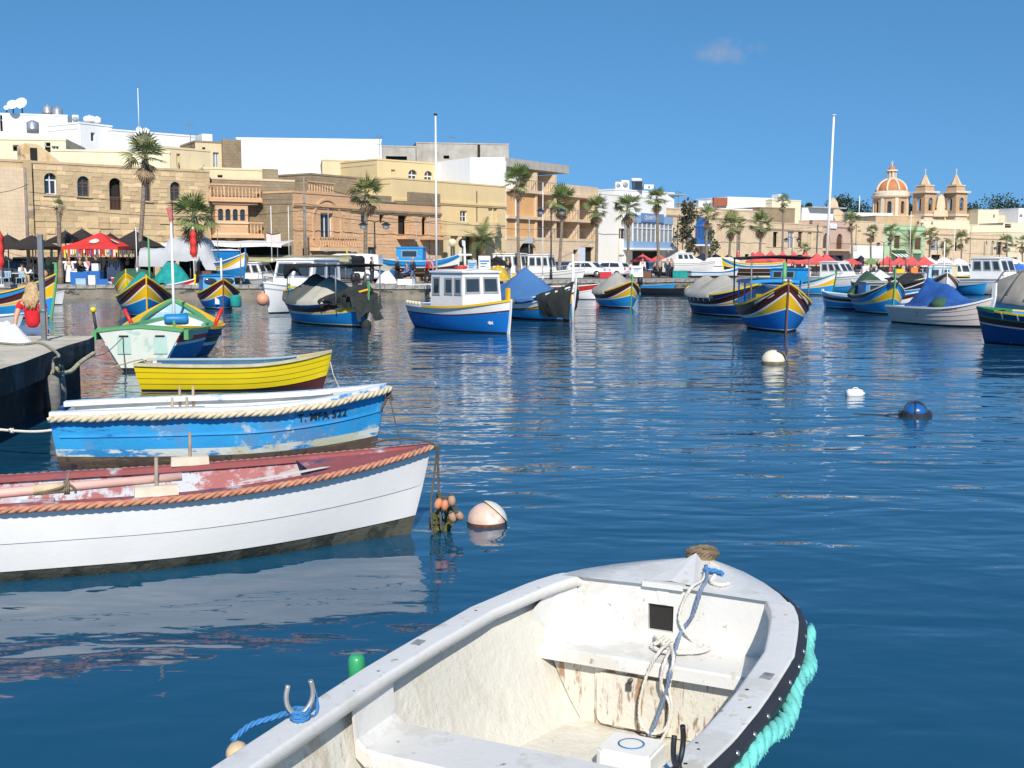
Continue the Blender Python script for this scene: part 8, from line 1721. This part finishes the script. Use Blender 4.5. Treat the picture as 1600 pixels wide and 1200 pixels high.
 hr = MB().lathe([(.098 * math.sin(a), .105 * math.cos(a)) for a in [i * R(105) / 8 for i in range(9)]], (0, 0, 0), 14).build('hair', hair_m[hair], t); hr.location = (0, .012, 1.685); hr.rotation_euler = (R(-22), 0, 0)
 fc = MB(); fc.lathe([(0, -.018), (.012, -.01), (.014, .01), (0, .03)], (0, -.10, 1.635), 6); fc.build('nose', sm, t)
 ey = MB(); [ey.lathe([(.01 * math.sin(a), .008 * math.cos(a)) for a in [i * math.pi / 4 for i in range(5)]], (sx * .03, -.088, 1.665), 6) for sx in (1, -1)]; ey.build('eyes', rubber, t)
 ea = MB(); [ea.box((sx * .085, .01, 1.65), (.018, .035, .055)) for sx in (1, -1)]; ea.build('ears', sm, t); MB().box((0, -.093, 1.60), (.04, .012, .01)).build('mouth', M('lips', (.40, .14, .12), .5), t)
 sh_ = MB()
 if pose not in ('lean', 'sit'):
  for n in 'lr': f_ = J[n + 'foot'][0]; sh_.box((f_[0], f_[1] + .05, .035), (.09, .26, .07))
  sh_.build('shoes', rubber, t)
 return t, J
# the woman sitting on the jetty, back to us
wp = onz(53, 524, .9); wt, J = person('woman in red shirt and jeans sitting on the jetty edge, back to us', wp - Vector((0, 0, 0)), R(180 + 7), 'lean', 'red', 'denim', 'blond', lv=2); wt.location.z = .9 - .83
mb = MB(); rn = random.Random(8)
for i in range(150):     # long loose hair down the back in soft locks
 a = R(rn.uniform(5, 175)); x0, y0 = .088 * math.cos(a), .012 + .09 * math.sin(a); L = rn.uniform(.26, .40) * (1 - .35 * abs(math.cos(a)) ** 3); x1 = x0 * 1.25 + .02 * math.sin(i) ; d = .055 + .02 * rn.random(); tw = .018 * math.sin(i * 1.7)
 mb.tube(smooth_path([(x0 * .55, y0 * .45, 1.765), (x0 * 1.02, y0 * 1.05, 1.70), (x0 * 1.15, y0 + .03, 1.60), (x1 + tw, y0 * .5 + .04 + d, 1.48), (x1 * 1.05 - tw, y0 * .3 + .06 + d, 1.70 - L)], 3), [.012] + [.017] * 9 + [.014, .011, .004], 5)
mb.build('long_hair', hair_m['blond'], wt)
hm = MB()
for s in (1, -1):     # hands spread on the stone, five fingers each
 c = Vector((s * .28, .20, .848))
 for k in range(5):
  a = R(-60 + 27 * k) if k else R(-95 if s > 0 else -95); ang = R(90) + (R(-42 + 20 * k)) * s; L = (.05, .075, .082, .076, .06)[k]; d = Vector((math.cos(ang) * 1, math.sin(ang), 0)); hm.tube([c + d * .02 + Vector((0, 0, .012)), c + d * (.03 + L * .5) + Vector((0, 0, .016)), c + d * (.03 + L) + Vector((0, 0, .004))], [.011, .010, .007], 6)
hm.build('fingers', skin_m, wt)
# people on the far quay
PPL = [(90, 79, 0, 'stand', 'navy', 'navy', 'brown', 'man in navy clothes standing left of the fringed red parasol'), (108, 78.5, 20, 'stand', 'white', 'white', 'dark', 'person in white apron and shirt beside the blue crates'), (125, 79.5, 60, 'cross', 'black', 'black', 'dark', 'person in black behind the blue crates under the red parasol'), (136, 80.5, -30, 'stand', 'pink', 'navy', 'brown', 'person in pink top under the red fringed parasol'), (150, 80, 10, 'cross', 'navy', 'black', 'grey', 'grey haired person in navy under the red parasol'), (166, 79.6, -60, 'stand', 'black', 'black', 'dark', 'dark dressed person by the red parasol pole'), (186, 80.2, 150, 'walk', 'grey', 'black', 'dark', 'person in grey walking right of the red parasol'), (200, 79.8, -20, 'stand', 'black', 'navy', 'brown', 'dark clothed person under the right dark parasol'), (76, 79.2, 0, 'stand', 'green', 'tan', 'brown', 'person in green top by the post of jetty'),
       (581, 80, 80, 'stand', 'black', 'navy', 'dark', 'dark haired woman in black standing left of the hauled out boat'), (621, 82, 100, 'walk', 'black', 'black', 'grey', 'older person in long black coat before the hauled out boat'), (645, 82.5, -70, 'walk', 'navy', 'denim', 'grey', 'person in navy top walking before the hauled out boat'), (636, 83.5, -60, 'sit', 'blue', 'navy', 'brown', 'person in blue seated between the two walkers'), (668, 81, -90, 'walk', 'red', 'black', 'grey', 'person in red jacket walking by the flagpole'), (674, 82, -80, 'walk', 'pink', 'black', 'grey', 'person in pale pink top beside the red jacket'), (708, 90, 20, 'cross', 'black', 'black', 'dark', 'man in black with crossed arms right of the flagpole'), (794, 95, -40, 'stand', 'black', 'grey', 'dark', 'dark dressed person under the black parasol'), (740, 94, 30, 'stand', 'navy', 'blue', 'brown', 'person in navy by the stall before the porch'),
       (1004, 113, 10, 'stand', 'white', 'black', 'dark', 'person in white shirt under the restaurant red parasol'), (1032, 108, 60, 'stand', 'tan', 'black', 'brown', 'person in tan jacket beside the couple near white gazebo'), (1043, 108, -20, 'stand', 'navy', 'navy', 'grey', 'person in navy coat near the white gazebo'), (1049, 108.5, 30, 'stand', 'grey', 'black', 'dark', 'person in grey by the navy coat near gazebo'), (1022, 110, 100, 'sit', 'black', 'black', 'dark', 'person sitting at table by the restaurant'), (1405, 158, 0, 'sit', 'black', 'black', 'dark', 'dark seated diner under the second red group'), (1432, 160, 40, 'sit', 'red', 'black', 'brown', 'diner in red under the second red group'), (1418, 159, -40, 'sit', 'navy', 'black', 'dark', 'diner in navy under the second red group'), (1372, 158, 30, 'stand', 'black', 'black', 'dark', 'standing waiter in black under the green parasol'), (1242, 138, 0, 'sit', 'black', 'black', 'dark', 'diner under the middle of the long red row'), (1262, 140, 30, 'sit', 'white', 'black', 'brown', 'diner in white under the long red row'), (34, 77, 60, 'sit', 'white', 'tan', 'brown', 'person in white sitting by the pale blue chairs'), (48, 77.5, -60, 'sit', 'white', 'black', 'grey', 'grey haired person in white at the left cafe table'), (56, 78, -90, 'sit', 'tan', 'navy', 'brown', 'person in tan at the left cafe table')]
for px, Y, rz, pose, tp_, lg, hr_, lab in PPL:
 t, _ = person(lab, (X(px, Y), Y, QZ - (.38 if pose == 'sit' else 0)), R(rz), pose, tp_, lg, hr_, lv=0, group='people on the far quay', skirt=(px == 108))
 if pose == 'sit': t.location.z = QZ - .40
# ---------------------------------------------------------------- chairs, tables, crates
def chair(label, x, y, rz, mat, group='cafe chairs on the left quay'):
 t = thing('cafe_chair', label, 'chair', (x, y, QZ), rz, group); MB().box((0, 0, .44), (.42, .42, .04)).build('seat', mat, t); b = MB().bb(-.21, .21, .17, .20, .78, .86)
 for i in range(4): b.bb(-.18 + .1 * i, -.12 + .1 * i, .175, .195, .47, .78)
 b.build('backrest', mat, t); lg = None
 for sx, sy in ((1, 1), (1, -1), (-1, 1), (-1, -1)):
  if not lg: lg = MB().cyl((0, 0, 0), (0, 0, .42), .02, n=5).build('leg', mat, t); o = lg
  else: o = lg.copy(); COL.objects.link(o)
  o.location = (sx * .18, sy * .18, 0)
 return t
pbl = M('chair_pale_blue', (.34, .48, .58), .5, .08)
c0 = chair('pale blue cafe chair, left of the two facing the water', X(10, 74.5), 74.5, R(5), pbl); copy_tree(c0, (X(31, 74.6), 74.6, QZ), R(-4), 'pale blue cafe chair, right of the two facing the water'); copy_tree(c0, (X(-14, 74.5), 74.5, QZ), R(8), 'pale blue cafe chair at the left edge')
c1 = chair('white plastic chair at the quay centre by the black parasol', X(772, 90), 90, R(160), plast_w, 'white plastic chairs'); copy_tree(c1, (X(786, 89), 89, QZ), R(30), 'white plastic chair right of its twin by the black parasol', swap=None)
rc = chair('red plastic chair before the white cabin motor boat', X(1306, 126), 126, R(20), c_red, 'red plastic chairs'); copy_tree(rc, (X(1316, 126), 126, QZ), R(-20), 'red plastic chair nearest the white cabin motor boat')
for i, (px, pw) in enumerate(((1284, 5), (1372, 4), (1398, 4), (1412, 4), (1428, 4), (1440, 4))): copy_tree(c1, (X(px, 155 + i), 155 + i, QZ), i * .9, 'white chair, %s among those under the far red parasols' % RL[i], 'white chairs under the far parasols')
def crate(label, px, Y, w_, d, h, mat, z=QZ, rz=0.0, name='crate', cat='crate', group='plastic crates on the quay', lid=None):
 t = thing(name, label, cat, (X(px, Y), Y, z), rz, group); mb = MB().bb(-w_ / 2, w_ / 2, -d / 2, d / 2, 0, .03);
 for sx in (-1, 1): mb.bb(sx * w_ / 2 - .015, sx * w_ / 2 + .015, -d / 2, d / 2, .03, h)
 for sy in (-1, 1): mb.bb(-w_ / 2 + .016, w_ / 2 - .016, sy * d / 2 - .015, sy * d / 2 + .015, .03, h)
 mb.build('body', mat, t); MB().bb(-w_ / 2 - .02, w_ / 2 + .02, -d / 2 - .02, d / 2 + .02, h + .002, h + .05).build('rim', lid or mat, t); return t
bl = M('crate_blue', (.02, .13, .42), .5, .08); rdm = M('crate_red', (.55, .02, .03), .5, .08)
crate('large blue fish box left under the fringed parasol', 126, 75.5, 1.1, .7, .75, bl); crate('large blue fish box right under the fringed parasol', 146, 75.6, 1.0, .7, .8, bl); crate('low blue crate on the quay edge', 160, 74.6, .8, .5, .32, bl); crate('red and white cool box on the quay edge', 182, 74.4, .55, .4, .42, rdm, lid=plast_w); crate('pale blue crate before the left fish box', 127, 74.6, .6, .4, .35, pbl); crate('white tub between blue crates', 144, 74.4, .4, .35, .55, plast_w); crate('white bin on top of the right blue fish box', 150, 75.6, .4, .4, .42, plast_w, QZ + .86)
crate('tall dark stacked chair crate right of the blue boxes', 180, 76.5, .85, .7, 1.3, M('crate_navy', (.03, .05, .10), .6, .1)); crate('yellow crate on the centre quay by the white chairs', 810, 92, .95, .6, .45, P['yellow']); crate('blue crate by the black parasol stall', 728, 92, 1.5, .8, .5, bl); crate('red crate before the white car', 946, 106, 1.0, .6, .5, rdm); crate('green box by the gazebo boat', 1062, 108, 1.3, .7, .6, cl_teal); crate('brown wooden crate by the restaurant tables', 1007, 108, 1.1, .6, .55, P['brown']); crate('brown rusty reel left of the small cabin boat', 318, 76, 1.1, .6, .8, P['brown'])
crate('yellow crate under the second red row', 1406, 156, 1.0, .6, .5, P['yellow']); crate('orange crate under the second red row', 1428, 156, .9, .6, .7, M('crate_orange', (.65, .2, .04), .5)); crate('white speaker box by the palm trunk', 1352, 150, .8, .6, .9, plast_w)
def table(label, px, Y, w_=.9, mat=None): t = thing('cafe_table', label, 'table', (X(px, Y), Y, QZ), .2, 'cafe tables on the quay'); MB().bb(-w_ / 2, w_ / 2, -.4, .4, .70, .74).build('tabletop', mat or P['white'], t); MB().cyl((0, 0, 0), (0, 0, .70), .04, n=6).build('pedestal', blackm, t); return t
table('cafe table of the white shirted guests at left', 44, 77.6); table('small table by the pale blue chairs', 21, 75.2, .7); table('table under the restaurant parasol', 1018, 112); table('menu table before the restaurant palms', 992, 108)
def board(label, px, Y, w_, h, mat, z=.3): t = thing('menu_board', label, 'sign', (X(px, Y), Y, QZ), .1, 'menu boards'); MB().box((0, 0, z + h / 2), (w_, .05, h), rx=-.12).build('panel', mat, t); MB().box((-w_ * .4, .1, (z + h) * .45), (.04, .05, z + h - .15), rx=.2).box((w_ * .4, .1, (z + h) * .45), (.04, .05, z + h - .15), rx=.2).build('leg', wood, t); m = MB(); [m.bb(-w_ * .36, w_ * (.1 + .26 * ((i * 7) % 3) / 2), -.035 - .0, -.03, z + h * (.15 + .12 * i), z + h * (.2 + .12 * i)) for i in range(6)]; m.build('print', P['midblue'], t)
board('white printed menu board with blue print before the restaurant', 996, 106.5, 1.0, 1.0, plast_w, .1); board('tall white printed panel on the quay by the cabin boat mast', 757, 91, .9, 1.7, plast_w, .2); board('pale notice panel by the blue crate stall', 738, 93, .7, 1.3, pbl, .3)
rs = thing('road_sign', 'round dark road sign on a thin post before the yellow porch', 'sign', (X(724, 100), 100, QZ)); MB().cyl((0, 0, 0), (0, 0, 3.0), .035, n=6).build('post', galv, rs); MB().lathe([(0, -.03), (.42, -.03), (.42, .0), (0, .0)], (0, -.05, 3.0), 18, axis='Y').build('disc', blackm, rs); MB().bb(-.1, .1, -.095, -.083, 2.75, 3.25).build('symbol', white_p, rs)
rs2 = thing('road_sign', 'pale blank round sign on a post left of the yellow porch', 'sign', (X(707, 98), 98, QZ)); MB().cyl((0, 0, 0), (0, 0, 3.0), .03, n=6).build('post', galv, rs2); MB().lathe([(0, -.03), (.34, -.03), (.34, .0), (0, .0)], (0, -.05, 3.0), 18, axis='Y').build('disc', P['cream'], rs2)
# ---------------------------------------------------------------- cars and vans
def car(label, px, Y, rz, mat, L=4.0, Wd=1.7, Ht=1.48, van=False, group='cars parked on the promenade'):
 t = thing('parked_van' if van else 'parked_car', label, 'van' if van else 'car', (X(px, Y), Y, QZ + .004), rz, group); h = Ht
 sec = [(-.5, .38, .62, .80), (-.47, .28, .95 if not van else 1.0, .95), (-.40, .25, .98, 1.0), (-.2, .25, .96, 1.0), (.1, .25, .95, 1.0), (.28, .25, .92, 1.0), (.42, .26, .80, .96), (.49, .30, .66, .84), (.5, .36, .52, .78)]
 mb = MB(); rows = []
 for u, z0, z1, k in sec:
  x = u * L; hw = Wd / 2 * k; rows.append([Vector((x, s * w__ * hw, z)) for s, w__, z in ((-1, .9, z0), (-1, 1, z0 + .15), (-1, 1, z0 + (z1 - z0) * .7), (-1, .9, z1), (1, .9, z1), (1, 1, z0 + (z1 - z0) * .7), (1, 1, z0 + .15), (1, .9, z0))])
 mb.grid(rows, True); mb.add(rows[0], [tuple(range(8))]); mb.add(rows[-1], [tuple(range(8))]); body = mb.build('body', mat, t)
 cb_ = [(-.46, .94, .96), (-.40, h - .12, .80), (-.25, h, .78), (.05, h, .78), (.15, h - .08, .79), (.30, .92, .94)] if not van else [(-.49, .95, .98), (-.48, h - .08, .92), (-.3, h, .9), (.15, h, .9), (.25, h - .1, .9), (.38, .95, .95)]
 mb = MB(); rows = [[Vector((u * L, s * Wd / 2 * k * (1 if i else 1), z)) for i, (s, z) in enumerate(((-1, .90), (-1, z_), (1, z_), (1, .90)))] for u, z_, k in cb_]
 for r_, (u, z_, k) in zip(rows, cb_): r_[0].y = -Wd / 2 * .95; r_[3].y = Wd / 2 * .95
 mb.grid(rows, smooth=False); roof = mb.build('cabin', mat, t)
 gl = MB()
 for s in (-1, 1):
  def P_(u, z, o=.012): k = .95 - .16 * (z - .92) / (h - .92); return Vector((u * L, s * (Wd / 2 * k + o), z))
  for a, b_, c, d in (((-.37, .97), (-.12, .97), (-.12, h - .12), (-.33, h - .16)), ((-.10, .97), (.20, .97), (.09, h - .14), (-.10, h - .12))): gl.add([P_(*a), P_(*b_), P_(*c), P_(*d)], [(0, 1, 2, 3)])
 fz = lambda u, z, y, o: Vector((u * L + o, y, z))
 gl.add([fz(.29, .96, -.62, .03), fz(.29, .96, .62, .03), fz(.165, h - .1, .55, .03), fz(.165, h - .1, -.55, .03)], [(0, 1, 2, 3)]); gl.add([fz(-.455, 1.0, -.6, -.03), fz(-.455, 1.0, .6, -.03), fz(-.405, h - .16, .52, -.03), fz(-.405, h - .16, -.52, -.03)], [(0, 1, 2, 3)]); gl.build('windows', glass, t)
 wh = None
 for sx in (-.31, .31):
  for s in (1, -1):
   if not wh:
    wh = MB().lathe([(.0, -.1), (.24, -.1), (.31, -.08), (.32, 0), (.31, .08), (.24, .1), (0, .1)], (0, 0, 0), 16, axis='Y').build('wheel', rubber, t); rim = MB().lathe([(0, -.11), (.20, -.105), (.2, .105), (0, .11)], (0, 0, 0), 10, axis='Y').build('rim', steel, wh); o = wh
   else: o = wh.copy(); COL.objects.link(o); r2 = rim.copy(); COL.objects.link(r2); r2.parent = o
   o.location = (sx * L, s * (Wd / 2 - .08), .32)
 for s in (1, -1):
  MB().box((.485 * L, s * .58, .70), (.10, .30, .14)).build('headlight', glass_l, t); MB().box((-.492 * L, s * .62, .82), (.06, .2, .22)).build('tail_light', rdm, t)
 MB().box((.505 * L, 0, .48), (.02, .5, .11)).box((-.505 * L, 0, .6), (.02, .5, .11)).build('number_plate', plast_w, t)
 return t
car_w = M('car_white', (.78, .78, .78), .25, .02, spec=.6); car_d = M('car_dark', (.03, .035, .045), .25, .05, spec=.6); car_b = M('car_blue', (.04, .08, .2), .25, .05, spec=.6); car_s = M('car_silver', (.42, .43, .44), .3, .04, metal=.3)
car('white hatchback parked left of the drooping palm trunk', 919, 112, R(-28), car_w); car('white hatchback parked between the two palms before white restaurant', 951, 113, R(150), car_w); car('dark blue car behind the left white hatchback', 899, 116, R(-20), car_b); car('dark car behind the white hatchbacks', 912, 120, R(10), car_d); car('dark car at the left edge of the car row', 884, 118, R(-15), car_d); car('dark car between the restaurant parasols', 1026, 122, R(10), car_b); car('white car half hidden by palm beyond the gazebo', 1105, 124, R(160), car_w); car('dark car under the navy parasols', 1125, 128, R(20), car_d); car('dark car behind the left cafe guests', 34, 80.5, R(5), car_d); car('silver car behind the navy dressed man at left', 122, 81, R(8), car_s)
car('white van parked before the orange house arch', 546, 84, R(176), car_w, 4.6, 1.8, 2.0, True, 'vans'); car('white pickup beyond the white gazebo', 1122, 120, R(170), car_w, 4.4, 1.75, 1.9, True, 'vans')
# ---------------------------------------------------------------- boats on the hard
def on_land(o, px, Y, rz, z=.45): o.location = (X(px, Y), Y, QZ + z); o.rotation_euler = (0, 0, rz)
b, H = luzzu('fishing_boat', 'blue fishing boat with blue cabin standing on the quay before the orange house', 640, 470, 80, 6.2, 2.2, 1.5, .95, 1.2, low='antifoul', tri='white', mous='midblue', top='skyblue', gun='paleblue', line='cream', inside='paleblue', post='paleblue'); on_land(b, 655, 89, R(-6), .55); boxy_cabin(b, -1.6, .4, .75, .9, 1.95, P['skyblue'], P['skyblue'], wins=(('s', .2, .8, .3, .8),))
for x in (-1.8, 0, 1.8): MB().box((x, 0, -.38), (.3, 1.8, .32)).build('cradle_block', wood, b)
b, H = luzzu('fishing_boat', 'yellow prowed boat under tan cover beside the hauled out blue boat', 600, 470, 80, 5.4, 1.9, 1.7, .85, 1.0, low='antifoul', tri='lemon', mous='yellow', top='lemon', gun='lemon', inside='green', post='lemon'); on_land(b, 590, 92, R(158), .45); tarp(b, H, .1, .62, [.1, .4, .4, .2], cl_tan, seed=91)
sk, H = skiff('pale blue hulled boat under grey cover on the quay by the dark haired woman', 575, 470, 80, 5.0, 1.8, 'midblue', 'grey', zb=.95, zm=.75); on_land(sk, 566, 84, R(170), .35); tarp(sk, H, .05, .8, [.1, .5, .5, .1], cl_grey, seed=92)
b, H = luzzu('fishing_boat', 'yellow bowed boat on the hard left of the long red parasol row', 1180, 470, 80, 6.0, 2.1, 1.45, .9, 1.1, low='antifoul', tri='lemon', mous='skyblue', top='cream', gun='lemon', line='white', inside='cream', post='lemon'); on_land(b, 1178, 112, R(176), .4)
b, H = luzzu('fishing_boat', 'blue and orange boat standing on the quay left of the cruiser', 360, 470, 80, 5.6, 2.0, 1.6, 1.0, 1.2, low='midblue', tri='white', mous='yellow', top='midblue', gun='white', line='white', inside='midblue', post='midblue'); on_land(b, 352, 77, R(-50), .4); boxy_cabin(b, -1.4, .6, .75, .9, 1.8, P['midblue'], P['white'])
H = Hull(6, 2.2, 1.2, .95, .9, tr=.85, rb=.12, rs=.02, draft=.25, em=.22, ee=.7, es=.3); gb = cruiser('white cabin boat standing under the white gazebo', Vector((X(1070, 118), 118, QZ + .4)), R(-8), H, cab=((-.8, 1.2, .9, .9, 1.9),), rail=False, group='boats on the hard')
sk2, _ = skiff('white and blue skiff on the quay edge before the thin palms', 1110, 470, 80, 4.6, 1.6, 'white', 'white', band='skyblue', zb=.8); on_land(sk2, 1116, 105, R(10), .2)
# dark scooter heap by the flagpole: bicycles leaning
nh = MB()
for i in range(7): nh.lathe([(.30 + .04 * math.cos(a), .04 * math.sin(a)) for a in [k * math.pi / 3 for k in range(7)]], (i * .28, .1 * math.sin(i * 2), .3 + .04 * math.cos(i)), 12, axis='Y')
o = nh.build('tyre_row', rubber); o.location = (X(672, 77), 77, QZ); tag(o, 'row of black tyres on the quay edge below the flagpole', 'tyres')
ph = M('net_pile_yellow', (.50, .33, .03), .9, .2, 4)
for lab, px, Y, w_, h, m_ in (('heap of yellow netting on the quay behind the cabin boat', 778, 86.5, 2.0, 1.2, ph), ('heap of dark netting on the quay at centre', 705, 80, 2.6, .6, cl_net), ('heap of teal netting on the quay behind left boats', 268, 74.5, 2.6, 1.4, cl_teal), ('heap of grey bags by the olive shade sail', 452, 75, 1.6, 1.0, cl_grey), ('heap of green netting under the olive shade', 500, 75.5, 2.2, .9, cl_teal), ('pale covered heap before the orange house window', 604, 80, 1.5, .8, P['white'])):
 mb = MB(); mb.grid([[Vector((w_ / 2 * r_ * math.cos(a), w_ * .35 * r_ * math.sin(a), h * (1 - r_ ** 2) + .18 * h * mnoise.noise((math.cos(a) * r_ * 2.5 + px, math.sin(a) * r_ * 2.5, 1)))) for a in [k * math.pi / 10 for k in range(20)]] for r_ in (.02, .25, .5, .75, .95, 1.0)], True); o = mb.build('net_heap', m_); o.location = (X(px, Y), Y, QZ); tag(o, lab, 'net heap', 'heaps on the quay')
# ---------------------------------------------------------------- jetty things
jp = thing('steel_post', 'grey steel post standing on the near jetty in front of the woman', 'post', onz(69, 532, .9)); MB().bb(-.04, .04, -.03, .03, 0, 1.76).build('shaft', M('weathered_steel', (.20, .22, .23), .5, .2, 6, metal=.4), jp); MB().bb(-.09, .09, -.08, .08, 0, .015).build('base_plate', MATS['weathered_steel'], jp); MB().cyl((-.06, -.02, .5), (.06, -.02, .5), .03, n=8).build('ring', MATS['weathered_steel'], jp)
bg_ = thing('white_bag', 'crumpled white plastic bag lying on the jetty at left', 'bag', onz(6, 536, .9)); rows = []
for r_ in (.02, .2, .45, .7, .9, 1.0): rows.append([Vector(((.36 * r_) * math.cos(a) * 1.25, .24 * r_ * math.sin(a), max(.004, .34 * (1 - r_ ** 1.8) + .09 * mnoise.noise((math.cos(a) * r_ * 3, math.sin(a) * r_ * 3, 4)) + .04 * mnoise.noise((math.cos(a) * r_ * 9, math.sin(a) * r_ * 9, 8)) * (1 - r_ ** 4)))) for a in [k * math.pi / 16 for k in range(32)]])
MB().grid(rows, True).build('bag_skin', M('plastic_bag', (.74, .75, .78), .45, .05, 6, bump=.3, bscale=14), bg_)
rp_ = MB(); e_ = lambda px, py, z=.92: onz(px, py, z)
rp_.rope(smooth_path([e_(-10, 535), e_(30, 538), e_(62, 536), e_(80, 545), e_(92, 556, .90), Vector((-6.60, 17.0, .80)), Vector((-6.58, 16.9, .62))], 6), .022, n=5)
tag(rp_.build('jetty_rope', M('grey_rope', (.26, .24, .20), .95, .3, 18)), 'grey rope running over the jetty edge from the steel post', 'rope')
rp_ = MB(); ring = Vector((-6.62, 17.1, .60)); rp_.rope(smooth_path([ring, Vector((-6.75, 18.0, .54)), Vector((-6.95, 19.0, .60)), Vector((-7.15, 20.2, .66))], 8), .035, n=6)
for k in range(4): rp_.rope([ring + Vector((.03 * k - .02, .10 * math.cos(a + k), .05 * math.sin(a) + .02 * k)) for a in [i * .6 for i in range(12)]], .024, n=5)
tag(rp_.build('festoon_rope', M('weedy_rope', (.30, .29, .18), .95, .4, 9, wear=[((.5, .44, .36), .4, 6)])), 'thick weedy rope hung along the jetty side', 'rope')
for i, (y, lab) in enumerate(((16.95, 'left grey rubber fender hanging on the jetty wall'), (17.35, 'right grey rubber fender hanging on the jetty wall'))):
 t = thing('hanging_fender', lab, 'fender', (-6.62 - .07 * i, y, 0), 0, 'grey fenders on the jetty'); MB().lathe([(.02, .60), (.10, .54), (.12, .3), (.11, .05), (.07, -.05), (0, -.08)], n=12).build('tube', M('grey_fender', (.16, .155, .145), .8, .3, 5, wear=[((.28, .25, .19), .4, 5)]), t); MB().lathe([(.118, .02), (.122, .10), (.118, .12)], n=12).build('weed_band', weed, t)
